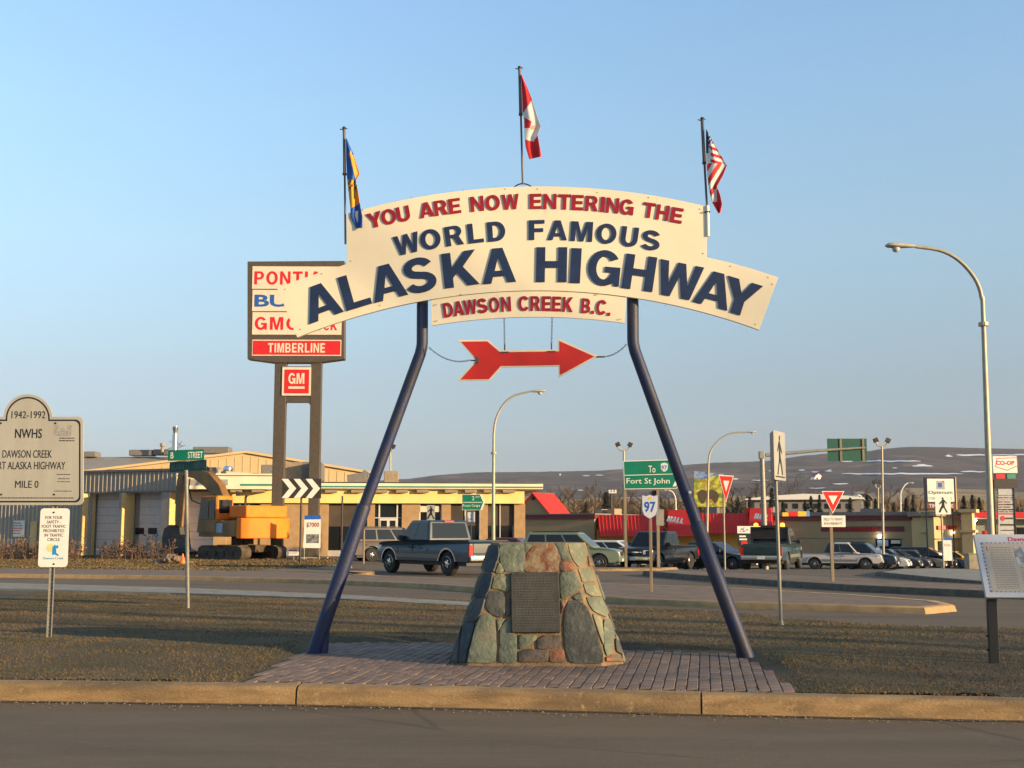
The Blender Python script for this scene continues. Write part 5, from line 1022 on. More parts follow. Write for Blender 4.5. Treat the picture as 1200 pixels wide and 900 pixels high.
f2 = f; q = at(1095, 650, 99); f = Frame(q.x, q.y, -2.1, R(22)); ent = f.root('mall_entrance', 'sunlit golden entrance wall between two stucco columns', 'building')
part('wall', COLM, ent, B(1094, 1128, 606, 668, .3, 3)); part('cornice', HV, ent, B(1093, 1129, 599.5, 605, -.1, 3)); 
for u0, u1 in ((1099.5, 1110), (1112.5, 1121)): part('sign_letters', MC['letter_red'], ent, B(u0, u1, 616, 620.5, .15, .29))
part('dark_rail', HVD, ent, B(1096, 1127, 631, 632, .2, .29)); part('door', GLASS, ent, B(1100, 1108, 634, 668, .22, .29)); part('wall_lamp', MC['lit_lamp'], ent, lambda b: b.lathe([(.04, -.1), (.1, 0), (.04, .1)], 8, o=(f.x(1118), .1, f.uv(1118, 624)[1])))  # thin dark grey rail across the entrance wall
f = mf
# small gabled house with red roof on the mall's left end
q = at(625, 610, 124); f = Frame(q.x, q.y, 0, R(-22)); hs = f.root('gabled_loft', 'small gabled roof house with bright red slope above the mall left end', 'building')
g0, g1, gt = f.uv(603, 603), f.uv(645, 603), f.uv(625, 578.5); part('gable_wall', TAN, hs, lambda b: b.prism([g0, g1, gt], 0, .3)); part('lower_wall', TAN, hs, lambda b: b.box(g0[0], g1[0], .02, 6, -3, g0[1])); part('round_vent', IRON, hs, lambda b: b.lathe([(.22, -.03), (.22, .0)], 12, 'y', (gt[0], 0, f.uv(625, 584)[1])))
def slopes(b):
    e = None
    for a, c, s in ((g0, gt, -1), (gt, g1, 1)):
        b.hexa([(a[0]-(.3 if s < 0 else 0), -.3, a[1]-(.3 if s < 0 else 0)), (c[0]+(.3 if s > 0 else 0), -.3, c[1]-(.3 if s > 0 else 0)), (c[0]+(.3 if s > 0 else 0), 6.3, c[1]-(.3 if s > 0 else 0)), (a[0]-(.3 if s < 0 else 0), 6.3, a[1]-(.3 if s < 0 else 0))], [(a[0]-(.3 if s < 0 else 0), -.3, a[1]+(-.2 if s < 0 else .12)), (c[0]+(.3 if s > 0 else 0), -.3, c[1]+(-.2 if s > 0 else .12)), (c[0]+(.3 if s > 0 else 0), 6.3, c[1]+(-.2 if s > 0 else .12)), (a[0]-(.3 if s < 0 else 0), 6.3, a[1]+(-.2 if s < 0 else .12))])
part('roof', MRED, hs, slopes)
# gas station on the far right
q = at(1137, 650, 108); f = Frame(q.x, q.y, -2.2, R(-4)); gs = f.root('petrol_station', 'long canopy building with red fascia at the right edge', 'building')
part('fascia', mat('canopy_red', (.50, .01, .012), .5), gs, B(1136, 1290, 600, 607, -1, 5)); part('wall', mat('station_grey', (.22, .25, .21), .7), gs, B(1141, 1290, 607, 668, .5, 5)); part('roof_edge', SIGNW, gs, B(1136, 1290, 607, 608, -.9, 5))
for u in (1144, 1172, 1204): part('canopy_post', SIGNW, gs, B(u-1, u+1, 608, 668, -.9, -.6))
part('pump', MC['letter_red'], gs, B(1154, 1160, 622, 640, -.6, .2)); part('canopy_lamp', MC['lit_lamp'], gs, lambda b: b.lathe([(.08, -.1), (.17, 0), (.08, .1)], 8, o=(f.x(1139), -1.0, f.uv(1139, 610)[1]))); part('shop_window', GLASS, gs, B(1176, 1260, 618, 650, .4, .49))
# ------------------------------------------------ billboard, other business signs
q = at(832, 600, 150); f = Frame(q.x, q.y, gz(q.x, q.y), 0); bb = f.root('billboard', 'billboard with blue sky, yellow green trees and a brown animal', 'billboard')
FLD = mat('picture_foliage', (.42, .42, .03), .7, c2=(.12, .16, .02), sc=1.6, fac=(.42, .58)); add_noise_layer(FLD, 1.1, (.30, .13, .03), .52, .62)
pb = part('board', FLD, bb, lambda b: b.prism([f.uv(*p) for p in [(813.5, 552), (851, 556), (851, 594), (813.5, 594)]], 0, .3)); part('picture_sky', mat('picture_sky', (.02, .06, .22), .7, c2=(.25, .35, .5), sc=1.4, fac=(.4, .62)), pb, lambda b: b.prism([f.uv(*p) for p in [(813.5, 552), (851, 556), (851, 558), (838, 557), (832, 560), (822, 562), (813.5, 560)]], -.03, -.002))
part('picture_animal', mat('picture_brown', (.05, .03, .015), .7, var=.3), pb, lambda b: b.prism([f.uv(*p) for p in [(818, 583), (818, 577), (822, 573.5), (828, 575), (834, 573.5), (840, 576), (843, 580), (841, 587), (838, 590), (835, 585), (827, 585), (825, 590), (822, 590)]], -.04, -.031))
for u in (817, 847): part('post', WOODP, bb, lambda b: b.box(f.x(u)-.2, f.x(u)+.2, .31, .7, -2, f.uv(u, 556)[1]))
q = at(1103, 655, 88); f = Frame(q.x, q.y, gz(q.x, q.y), R(3)); os_ = f.root('used_car_sign', 'white Optimum used vehicles sign above a dark red panel on two posts', 'pylon sign')
for u in (1087.5, 1118.5): part('post', IRON, os_, B(u-1.6, u+1.6, 596, 668, -.1, .15))
c_ = part('cabinet', BLACK, os_, B(1085, 1121.5, 559.5, 597, -.25, .25)); part('white_face', SIGNW, c_, B(1086.3, 1118.5, 561, 588, -.28, -.252)); part('maroon_face', DRED, c_, B(1086.3, 1120, 589.5, 596, -.28, -.252)); part('tan_lit_edge', COLM, c_, B(1119.2, 1122, 559, 597, -.29, .25))  # tan edge strip puts sunlight into the colour of the cabinet's right side
tx('Optimum', 1102, 577.5, 29, 5.2, NL, c_, f, y=-.282, bold=.02); tx('USED VEHICLES', 1102, 584, 28, 3.2, NL, c_, f, y=-.282, res=1); tx('TIMBERLINE', 1103, 592.8, 29, 4, SIGNW, c_, f, y=-.282, res=1)
part('logo_frame', mat('logo_grey', (.3, .3, .32), .5), c_, B(1097, 1107.3, 563.5, 573.5, -.284, -.281)); part('logo_square', PB, c_, B(1099, 1104, 565.8, 571, -.288, -.285)); part('logo_dot', PR_, c_, B(1104.2, 1106.2, 563.5, 565.5, -.288, -.285))
part('rails', IRON, os_, B(1089, 1117, 601, 602.5, -.08, .1))
q = at(1109, 660, 80); f = Frame(q.x, q.y, gz(q.x, q.y), 0); r = f.root('price_banner', 'small blue and white banner among the parked cars on the right', 'banner'); bn = part('banner_cloth', SIGNW, r, B(1104.5, 1116, 630.5, 657, -.02, 0)); part('blue_top', BLUE, bn, B(1104.5, 1116, 630, 633, -.025, -.021)); tx('7000', 1110, 639, 8, 3.5, MC['banner_red'], bn, f, y=-.0205, res=1)
for u in (1105, 1115.5): part('pole', GALV, r, B(u-.3, u+.3, 630, 662, .005, .05))
q = at(1179, 655, 96); f = Frame(q.x, q.y, gz(q.x, q.y), R(2)); cs = f.root('coop_pylon_sign', 'CO-OP pylon sign with dark posts and a stack of grey panels', 'pylon sign')
COR = mat('coop_red', (.48, .01, .015), .5); c_ = part('cabinet', SIGNW, cs, B(1163, 1192.5, 534.5, 554.5, -.3, .3), bevel=.03)
shp = [(1166, 537.2), (1190, 536.2), (1191.5, 546), (1178.5, 551.8), (1164.2, 547.3)]
def rg(b):
    a, c = [f.uv(*p) for p in shp], [f.uv(*p) for p in inset(shp, .8)]; n = 5; b.add([(x, -.305, z) for x, z in a+c], [(i, (i+1) % n, n+(i+1) % n, n+i) for i in range(n)])
part('shield_outline', COR, c_, rg); tx('CO-OP', 1178, 542.5, 22, 5.2, COR, c_, f, y=-.305, bold=.04)
part('colour_band', COR, cs, B(1167, 1178, 555.5, 561, -.2, .1)); part('colour_band', GRN, cs, B(1180, 1190.5, 555.5, 561, -.2, .1)); part('top_block', IRON, cs, B(1165, 1193, 561.8, 572, -.2, .2))
for u0, u1 in ((1165.5, 1169.5), (1188.8, 1193)): part('post', IRON, cs, B(u0, u1, 572, 672, -.18, .18))
for k, (v0, v1) in enumerate(((573, 580), (581, 585.5), (586, 590.5), (592, 596.5), (598, 601.5), (603, 614), (616.5, 621), (622, 629))): 
    q = part('panel', mat('panel_grey', (.36, .37, .37), .5), cs, B(1169.7, 1188.6, v0, v1, -.1, .1))
    if 0 < k < 5: part('panel_print', DRED, q, lambda b: fakeline(b, f.x(1171), f.x(1187.5), f.uv(1180, (v0+v1)/2, -.1)[1], .13, -.105), kind='stuff')
    if k == 5: part('round_logo', COR, q, lambda b: b.lathe([(.2, -.103), (.2, -.12)], 12, 'y', (f.x(1175), 0, f.uv(1175, 607.5)[1]))); part('panel_print', IRON, q, lambda b: fakeline(b, f.x(1178), f.x(1187), f.uv(1180, 607.5)[1], .2, -.105), kind='stuff')
# ornate sign frame behind and concrete block
q = at(1139, 667, 70); f = Frame(q.x, q.y, gz(q.x, q.y), R(-4)); r = f.root('concrete_block', 'tan concrete block at the right end of the parked cars', 'block'); part('body', CONC, r, B(1135, 1150, 649.5, 668.5, 0, .9), bevel=.03); part('cap', CONC, r, B(1134.5, 1150.5, 648.6, 649.4, -.03, .93))
q = at(884, 655, 74); f = Frame(q.x, q.y, gz(q.x, q.y), R(0)); r = f.root('portable_sign', 'portable roadside sign with white upper panel and dark lower panel behind the green pickup', 'sign')
c_ = part('upper_panel', SIGNW, r, B(864, 906, 616.5, 625, -.05, .0)); 
def doodle(b):
    rr = random.Random(6)
    for i in range(20): u = rr.uniform(867, 903); v = rr.uniform(618, 624); p, q_ = f.uv(u, v), f.uv(u+rr.uniform(-3, 3), v+rr.uniform(-1.5, 1.5)); b.tube([(p[0], -.055, p[1]), (q_[0]+.05, -.055, q_[1])], .025, 4)
part('line_drawing', mat('drawing_blue', (.1, .15, .3), .6), c_, doodle, kind='stuff'); c_ = part('lower_panel', BLACK, r, B(864, 906, 625.2, 640, -.05, 0)); part('red_square', PR_, c_, B(868.5, 876, 634, 638.5, -.07, -.051)); part('white_print', SIGNW, c_, lambda b: [fakeline(b, f.x(866), f.x(875), f.uv(870, v)[1], .14, -.055) for v in (628.5, 632)], kind='stuff'); part('frame', IRON, r, B(866, 904, 640.2, 664, -.04, -.01))
# ------------------------------------------------ VEHICLES
LAMPR = mat('tail_lamp', (.45, .01, .01), .2, var=0, coat=.5); LAMPW = mat('head_lamp', (.70, .70, .66), .12, var=0, coat=.5); AMB = mat('amber_lamp', (.85, .25, .02), .3, var=0); PLAST = mat('black_plastic', (.02, .02, .02), .6, var=.1)
def paint(name, c): return mat('car_paint_'+name, c, .38, metal=.0, var=.04, sc=2, coat=.2)
def shared_wheel(r, wd, chrome):
    t = MB().lathe([(r*.62, -wd/2), (r*.93, -wd/2), (r, -wd*.36), (r, wd*.36), (r*.93, wd/2), (r*.62, wd/2)], 22, 'y')
    def rim(b):
        b.lathe([(r*.66, -wd*.46), (r*.60, -wd*.52), (r*.57, -wd*.44), (r*.50, -wd*.2), (.02, -wd*.2)], 22, 'y')
    def spokes(b):
        b.lathe([(.02, -wd*.56), (r*.14, -wd*.54), (r*.17, -wd*.3), (.02, -wd*.2)], 10, 'y')
        for k in range(5):
            a = 2*math.pi*k/5; c, s = math.cos(a), math.sin(a); w = r*.09; p = lambda q, o, y: (q*c-o*s, y, q*s+o*c)
            b.hexa([p(r*.1, -w, -wd*.3), p(r*.1, w, -wd*.3), p(r*.1, w, -wd*.52), p(r*.1, -w, -wd*.52)], [p(r*.59, -w*.8, -wd*.3), p(r*.59, w*.8, -wd*.3), p(r*.59, w*.8, -wd*.48), p(r*.59, -w*.8, -wd*.48)])
    return t, rim, spokes
KD = dict(pickup=dict(L=5.8, W=2.0, H=1.88, wb=3.65, off=.12, r=.40, zb=.48, belt=1.18, hf=1.08, hood=1.50, cab=(-.55, 1.45, -.38, .75), tail=1.16, bed=-.62, ns=3),
    truck2=dict(L=5.3, W=1.85, H=1.72, wb=3.1, off=.1, r=.36, zb=.42, belt=1.04, hf=.95, hood=1.35, cab=(-.35, 1.25, -.25, .62), tail=1.04, bed=-.42, ns=2),
    suv=dict(L=4.75, W=1.85, H=1.74, wb=2.8, off=.05, r=.36, zb=.36, belt=1.06, hf=.92, hood=1.2, cab=(-2.28, 1.25, -1.95, .45), tail=1.04, ns=3),
    van=dict(L=4.9, W=1.9, H=1.68, wb=2.95, off=.1, r=.34, zb=.32, belt=1.0, hf=.82, hood=1.5, cab=(-2.35, 1.75, -2.1, .55), tail=1.0, ns=3),
    sedan=dict(L=4.7, W=1.78, H=1.42, wb=2.72, off=.05, r=.32, zb=.26, belt=.90, hf=.70, hood=1.05, cab=(-1.75, 1.1, -1.15, .25), tail=.94, ns=2))
def vehicle(kind, u, D, head, pc, label, cat, v=None, group=None, lit=0, two=None, detail=True, scale=1.0, extra=None, zoff=0):
    k = KD[kind]; L, Wd, H_, wb, off, r, zb, belt, hf, hood = [k[q] for q in ('L', 'W', 'H', 'wb', 'off', 'r', 'zb', 'belt', 'hf', 'hood')]
    x = gX(u, D); root = thing({'pickup': 'pickup_truck', 'truck2': 'pickup_truck', 'suv': 'parked_suv', 'van': 'parked_van', 'sedan': 'parked_car'}[kind], label, cat, loc=(x, D, gz(x, D)+zoff), rz=R(head), group=group); root.scale = (scale,)*3
    P = paint(*pc); P2 = paint(*two) if two else P; a = L/2; xr, xf = -wb/2+off, wb/2+off; ra = r+.09
    def arch(cx): 
        a0 = math.degrees(math.asin((zb-r)/ra)); return [(cx+ra*math.cos(R(t)), r+ra*math.sin(R(t))) for t in np.linspace(180-a0, a0, 11)]
    prof = [(-a+.12, zb)]+arch(xr)+arch(xf)+[(a-.18, zb), (a-.02, zb+.12), (a, zb+.3), (a-.03, hf-.12), (a-.14, hf), (a-.5, hf+(belt-hf)*.45), (hood, belt-.02)]
    prof += [(k['cab'][0], belt), (-a+.10, k['tail']), (-a+.02, k['tail']-.08), (-a, zb+.3), (-a+.03, zb+.1)]
    ys = lambda x_: Wd/2*(1-.10*min(1, abs(x_)/a)**5)
    b = MB(); b.prism(prof, -1, 1, 'y'); b.v = [(p[0], p[1]*ys(p[0])*(1 if p[2] < belt-.25 else .965), p[2]) for p in b.v]
    body = b.build('body', P, root, bevel=.05, bseg=3, angle=40)
    under = part('underbody', PLAST, root, lambda b: b.box(-a+.25, a-.25, -Wd*.42, Wd*.42, zb-.14, belt-.3))
    # greenhouse
    x0, x1, t0, t1 = k['cab']; wb_, wt = Wd*.47, Wd*.405; g = MB()
    Bq = [(x0, -wb_, belt-.03), (x1, -wb_, belt-.03), (x1, wb_, belt-.03), (x0, wb_, belt-.03)]; Tq = [(t0, -wt, H_), (t1, -wt, H_), (t1, wt, H_), (t0, wt, H_)]
    g.hexa(Bq, Tq); gh_ = g.build('cab', P, root, bevel=.07, bseg=3, angle=30)
    def pane(quad, s0, s1, q0, q1, o, name='window'):
        A_, B_, C_, D_ = [Vector(p) for p in quad]; n = (B_-A_).cross(D_-A_).normalized(); cc = (A_+B_+C_+D_)/4-Vector(((x0+x1)/2, 0, (belt+H_)/2))
        if n.dot(cc) < 0: n = -n
        f_ = lambda s, t: (A_.lerp(B_, s)).lerp(D_.lerp(C_, s), t)+n*o
        q = [f_(s0, q0), f_(s1, q0), f_(s1, q1), f_(s0, q1)]; MB().add(q+[p-n*.03 for p in q], [(0, 1, 2, 3)]+[(i, (i+1) % 4, 4+(i+1) % 4, 4+i) for i in range(4)]).build(name, GLASS, gh_)
    for s in (0, 1):
        qd = (Bq[0], Bq[1], Tq[1], Tq[0]) if s == 0 else (Bq[3], Bq[2], Tq[2], Tq[3]); ns = k['ns']; e = [.05+i*.90/ns for i in range(ns+1)]
        if kind == 'pickup': e = [.05, .48, .96]
        if kind == 'truck2': e = [.05, .33, .95]
        for i in range(len(e)-1): pane(qd, e[i]+.012, e[i+1]-.012, .14, .86, .006, 'side_window')
    pane((Bq[1], Bq[2], Tq[2], Tq[1]), .07, .93, .10, .90, .008, 'windscreen'); pane((Bq[0], Bq[3], Tq[3], Tq[0]), .08, .92, .14, .86, .008, 'rear_window')
    # wheels
    t, rim, spk = shared_wheel(r, .24, 1); 
    for cx in (xr, xf):
        for s in (-1, 1):
            w = MB(); w.v, w.f, w.m = list(t.v), list(t.f), list(t.m); wo = w.build('wheel', RUBBER, root, smooth=True); wo.location = (cx, s*(Wd/2-.14), r); wo.rotation_euler.z = 0 if s < 0 else math.pi
            if detail: part('rim', CHROME, wo, rim, smooth=True); part('spokes', CHROME, wo, spk)
            else: part('rim', CHROME, wo, lambda b: b.lathe([(r*.62, -.125), (r*.2, -.10), (.02, -.13)], 16, 'y'), smooth=True)
    # bumpers, lights, plate, mirrors
    ch = CHROME if kind in ('pickup', 'truck2') else P; hb = zb+.02
    part('front_bumper', ch, root, lambda b: b.box(a-.12, a+.05, -Wd*.44, Wd*.44, hb, hb+.2), bevel=.03); part('rear_bumper', ch, root, lambda b: b.box(-a-.06, -a+.12, -Wd*.44, Wd*.44, hb, hb+.2), bevel=.03)
    gt = hf-.06; part('grille', PLAST if kind == 'sedan' else IRON, root, lambda b: b.box(a-.05, a+.02, -Wd*.25, Wd*.25, zb+.3, gt-.02), bevel=.01)
    if kind in ('pickup', 'truck2'): part('grille_bar', CHROME, root, lambda b: b.box(a-.03, a+.035, -Wd*.25, Wd*.25, (zb+.3+gt)/2-.03, (zb+.3+gt)/2+.03))
    for s in (-1, 1):
        part('headlight', LAMPW, root, lambda b: b.hexa([(a-.2, s*Wd*.27, gt-.22), (a+.015, s*Wd*.27, gt-.22), (a-.04, s*Wd*.452, gt-.20), (a-.3, s*Wd*.455, gt-.2)], [(a-.2, s*Wd*.27, gt-.02), (a-.015, s*Wd*.27, gt-.02), (a-.08, s*Wd*.452, gt-.02), (a-.3, s*Wd*.455, gt-.02)]))
        tz = k['tail']; part('tail_light', LAMPR, root, lambda b: b.box(-a-.012, -a+.12, s*Wd*.385, s*(ys(a)+.008), tz-.52, tz-.12))
        part('mirror', P if kind == 'sedan' else PLAST, root, lambda b: b.box(x1-.42, x1-.30, s*(Wd*.47), s*(Wd*.47+.2), belt+.0, belt+.17), bevel=.02)
        if detail:
            hs = (x0+.62, x1-.95) if kind != 'truck2' else (x1-1.0,)
            for hx in hs: part('door_handle', PLAST, root, lambda b: b.box(hx-.1, hx+.1, s*(ys(0)*.965), s*(ys(0)+.02), belt-.2, belt-.15))
            for sx in ((x0+.02, (x0+x1)/2-.05, x1-.1) if kind != 'truck2' else (x0+.5, x1-.1)): part('door_seam', PLAST, root, lambda b: b.box(sx-.008, sx+.008, s*(ys(0)-.03), s*(ys(0)+.002), zb+.14, belt-.26))
    part('licence_plate', SIGNW, root, lambda b: b.box(-a-.075, -a-.05, -.16, .16, hb+.04, hb+.18)); part('licence_plate', SIGNW, root, lambda b: b.box(a+.05, a+.065, -.15, .15, hb+.02, hb+.15))
    if kind in ('pickup', 'truck2'):
        bd = k['bed']; part('bed_liner', PLAST, root, lambda b: b.box(-a+.14, bd-.03, -Wd*.41, Wd*.41, belt-.6, max(belt, k['tail'])+.012)); part('tailgate', P, root, lambda b: b.box(-a-.012, -a+.03, -Wd*.375, Wd*.375, zb+.28, k['tail']-.07), bevel=.015)
        part('tailgate_handle', PLAST, root, lambda b: b.box(-a-.03, -a-.01, -.12, .12, k['tail']-.22, k['tail']-.14)); part('stop_lamp', LAMPR, root, lambda b: b.box(t0-.06, t0-.02, -.2, .2, H_-.07, H_-.02)); part('trim_strip', P2 if two else CHROME, root, lambda b: [b.box(xr+ra, xf-ra, s*(ys(0)-.02), s*(ys(0)+.012), zb+.1, zb+.24) for s in (-1, 1)], kind='stuff')
        for cx in (xr, xf):
            for s in (-1, 1):
                def lip(b):
                    A_ = arch(cx); n = len(A_); vs = []
                    for (px_, pz) in A_:
                        d = Vector((px_-cx, pz-r)).normalized(); 
                        for q, y_ in ((0, ys(cx)-.03), (0, ys(cx)+.014), (.05, ys(cx)+.014), (.05, ys(cx)-.03)): vs.append((px_+d.x*q, s*y_, pz+d.y*q))
                    b.add(vs, [(i*4+j, i*4+(j+1) % 4, (i+1)*4+(j+1) % 4, (i+1)*4+j) for i in range(n-1) for j in range(4)])
                part('wheel_arch_trim', CHROME if kind == 'pickup' and two else P, root, lip)
    if kind in ('suv',): part('roof_rack', PLAST, root, lambda b: [b.box(t0+.2, t1-.2, s*wt*.85-.02, s*wt*.85+.02, H_+.01, H_+.06) for s in (-1, 1)], kind='stuff')
    if extra: extra(root, k)
    return root
C1 = 'vehicles'
def beacon(root, k):
    part('headache_rack', IRON, root, lambda b: (b.box(-.72, -.66, -.85, .85, 1.85, 1.95), b.box(-.72, -.66, -.85, -.78, 1.15, 1.85), b.box(-.72, -.66, .78, .85, 1.15, 1.85), b.box(-.70, -.68, -.78, .78, 1.4, 1.85)), kind='stuff')
    for s in (-.6, .6): part('beacon', mat('beacon_amber', (.9, .28, .02), .3, emit=(1, .3, .03), es=1.2), root, lambda b: b.lathe([(.10, 1.95), (.11, 2.0), (.09, 2.1), (.03, 2.13)], 10, o=(-.69, s, 0)))
    part('light_bar', PLAST, root, lambda b: b.box(-.9, -.75, -.35, .35, 1.90, 2.02))
vehicle('pickup', 518, 43.6, 128, ('steel_blue', (.005, .024, .036)), 'dark blue crew cab pickup with chrome wheel arches driving away left of the cairn', 'pickup truck', two=('pewter', (.11, .10, .09)), scale=1.02)
vehicle('suv', 459, 63, 24, ('brown_grey', (.11, .09, .075)), 'brown grey SUV parked in front of the showroom door behind the blue pickup', 'SUV', scale=1.0)
vehicle('suv', 670, 57, -14, ('sage', (.13, .17, .12)), 'sage green SUV parked just behind the top of the cairn', 'SUV', scale=1.0)
vehicle('van', 716, 70, -20, ('white', (.55, .55, .52)), 'pale van with only its roof and windows showing left of the dark pickup', 'van', detail=False)
vehicle('pickup', 772, 60, 238, ('charcoal', (.012, .014, .016)), 'charcoal pickup facing the camera under the Fort St John sign', 'pickup truck', lit=1)
vehicle('sedan', 838, 63, -38, ('black', (.012, .013, .015)), 'black sedan half hidden behind the right arch leg', 'car', group=None)
vehicle('sedan', 817, 72, -40, ('graphite', (.05, .055, .06)), 'graphite sedan behind the right arch leg near the yield sign', 'car', detail=False)
vehicle('pickup', 905, 55.5, 68, ('bottle_green', (.012, .032, .030)), 'dark green pickup with amber beacons on a black rack seen from behind', 'pickup truck', two=('sage_strip', (.14, .14, .11)), extra=beacon)
vehicle('truck2', 983, 77, -20, ('silver', (.40, .38, .36)), 'silver pickup parked at the left end of the row of cars', 'pickup truck')
row = [(1008, 79.8, 'suv', 'midnight', (.012, .025, .045), 'midnight blue SUV next to the silver pickup'), (1023, 82.2, 'sedan', 'pearl', (.62, .60, .55), 'white car in the parked row'), (1038, 84.6, 'sedan', 'coal', (.015, .017, .02), 'black car just right of the white car'),
    (1050, 86.9, 'sedan', 'onyx', (.022, .026, .035), 'very dark blue car at the middle of the parked row'), (1068, 89.2, 'sedan', 'fawn', (.13, .11, .09), 'grey brown car with low nose in the parked row'), (1079, 91.4, 'van', 'ink', (.012, .013, .017), 'tall black van behind the pedestrian sign'), (1098, 93.6, 'sedan', 'navy', (.015, .025, .06), 'navy car near the right end of the parked row')]
for u, D, kd, cn, c, lab in row: vehicle(kd, u, D, -28, (cn, c), lab, 'van' if kd == 'van' else 'SUV' if kd == 'suv' else 'car', detail=False, group='cars parked in a slanted row in front of the mall')
vehicle('suv', 1022, 93.5, -28, ('smoke', (.02, .022, .025)), 'dark SUV showing its roof behind the parked row', 'SUV', detail=False)
vehicle('sedan', 1117, 95.6, -28, ('taxi_yellow', (.70, .38, .02)), 'small yellow car beside the golden mall wall', 'car', detail=False)
vehicle('sedan', 583, 66, 165, ('wine', (.07, .015, .02)), 'dark red sedan parked between the blue pickup and the cairn', 'car', detail=False, scale=1.12); vehicle('sedan', 620, 68, 150, ('cherry', (.12, .01, .015)), 'red car whose roof shows just above the cairn', 'car', detail=False, scale=1.05); vehicle('sedan', 797, 83, -30, ('sand', (.25, .22, .17)), 'beige car behind the charcoal pickup', 'car', detail=False)
# ------------------------------------------------ EXCAVATOR
EXO_SHADE = mat('excavator_shade_brown', (.27, .13, .025), .6, c2=(.14, .075, .025), sc=1.3, fac=(.35, .65)); EXO = mat('excavator_orange', (.85, .19, .001), .7, c2=(.74, .15, .001), sc=2); MUD = mat('muddy_steel', (.10, .07, .04), .9, c2=(.035, .028, .02), sc=3); ROD = mat('piston_rod', (.4, .38, .36), .3, metal=.6)  # first brown is the orange paint with shade put into the colour
exx = gX(284, 59.5); ex_ = thing('excavator', 'orange tracked excavator with arched boom and bucket in front of the garage', 'excavator', loc=(exx, 59.5, .13), rz=R(137))
def track(b, y):
    n = 26; pr = arc(1.6, .33, .31, .31, -90, 90, 7)+arc(-1.6, .33, .31, .31, 90, 270, 7); b.prism(pr, y-.27, y+.27)
for s in (-1, 1):
    tk = part('track', MUD, ex_, lambda b: track(b, s*1.05))
    def shoes(b):
        for i in range(18):
            x = -1.5+i*3.0/17; b.box(x-.06, x+.06, s*1.05-.3, s*1.05+.3, .635, .675); b.box(x-.06, x+.06, s*1.05-.3, s*1.05+.3, -.015, .025)
    part('track_shoes', MUD, tk, shoes, kind='stuff')
    for i in range(4): part('track_roller', IRON, tk, lambda b: b.lathe([(.13, -.31), (.13, .31)], 12, 'y', (-1.1+i*.73, s*1.05, .31)))
part('undercarriage', MUD, ex_, lambda b: (b.box(-1.0, 1.0, -.8, .8, .35, .7), b.lathe([(.55, .7), (.55, 1.1)], 16)), kind='stuff')
part('house', EXO_SHADE, ex_, lambda b: b.box(-1.5, 1.75, -1.4, 1.4, 1.1, 1.88), bevel=.05)
part('counterweight', EXO, ex_, lambda b: b.prism([(-1.51, -1.42), (-1.9, -1.42), (-2.2, -1.05), (-2.28, 0), (-2.2, 1.05), (-1.9, 1.42), (-1.51, 1.42)], 1.02, 2.0, 'z'), bevel=.05)
part('engine_hood', EXO, ex_, lambda b: b.box(-2.0, -.55, -1.2, 1.2, 2.005, 2.6), bevel=.08); part('side_hood', EXO_SHADE, ex_, lambda b: b.box(-.54, .3, -1.3, .3, 1.885, 2.5), bevel=.05)
cb = part('cab', EXO, ex_, lambda b: b.hexa([(.15, .42, 1.9), (1.85, .42, 1.9), (1.85, 1.42, 1.9), (.15, 1.42, 1.9)], [(.2, .45, 3.1), (1.55, .45, 3.1), (1.55, 1.38, 3.1), (.2, 1.38, 3.1)]), bevel=.07)
cl = part('cab_door', EXO_SHADE, ex_, lambda b: b.hexa([(.2, 1.425, 1.3), (1.83, 1.425, 1.3), (1.83, 1.45, 1.3), (.2, 1.45, 1.3)], [(.23, 1.40, 3.04), (1.53, 1.40, 3.04), (1.53, 1.43, 3.04), (.23, 1.43, 3.04)]))
part('door_glass', GLASS, cl, lambda b: b.hexa([(.85, 1.445, 1.95), (1.6, 1.445, 1.95), (1.6, 1.47, 1.95), (.85, 1.47, 1.95)], [(.85, 1.425, 2.85), (1.45, 1.425, 2.85), (1.45, 1.45, 2.85), (.85, 1.45, 2.85)])); part('side_glass', GLASS, cl, lambda b: b.hexa([(.3, 1.445, 1.95), (.7, 1.445, 1.95), (.7, 1.47, 1.95), (.3, 1.47, 1.95)], [(.3, 1.425, 2.85), (.7, 1.425, 2.85), (.7, 1.45, 2.85), (.3, 1.45, 2.85)]))
part('rear_glass', GLASS, cb, lambda b: b.box(.14, .165, .55, 1.28, 2.25, 2.9)); part('front_glass', GLASS, cb, lambda b: b.hexa([(1.8, .5, 2.0), (1.87, .5, 2.0), (1.87, 1.34, 2.0), (1.8, 1.34, 2.0)], [(1.5, .52, 3.0), (1.60, .52, 3.0), (1.60, 1.3, 3.0), (1.5, 1.3, 3.0)]))
part('door_plate', mat('blue_plate', (.25, .33, .42), .5), ex_, lambda b: b.box(-.35, .25, 1.402, 1.415, 1.3, 1.75))
part('exhaust', IRON, ex_, lambda b: b.tube([(-.9, .5, 2.6), (-.9, .5, 3.0), (-1.0, .5, 3.1)], .06, 8))
def beam(b, P, Wn, y=.2):
    vs = []; n = len(P)
    for i, (x, z) in enumerate(P):
        a_ = Vector(P[max(i-1, 0)]); c_ = Vector(P[min(i+1, n-1)]); d = (c_-a_).normalized(); nx, nz = -d.y*Wn[i]/2, d.x*Wn[i]/2
        vs += [(x-nx, -y, z-nz), (x-nx, y, z-nz), (x+nx, y, z+nz), (x+nx, -y, z+nz)]
    b.add(vs, [(i*4+j, i*4+(j+1) % 4, (i+1)*4+(j+1) % 4, (i+1)*4+j) for i in range(n-1) for j in range(4)]+[(0, 1, 2, 3), tuple((n-1)*4+j for j in range(4))])
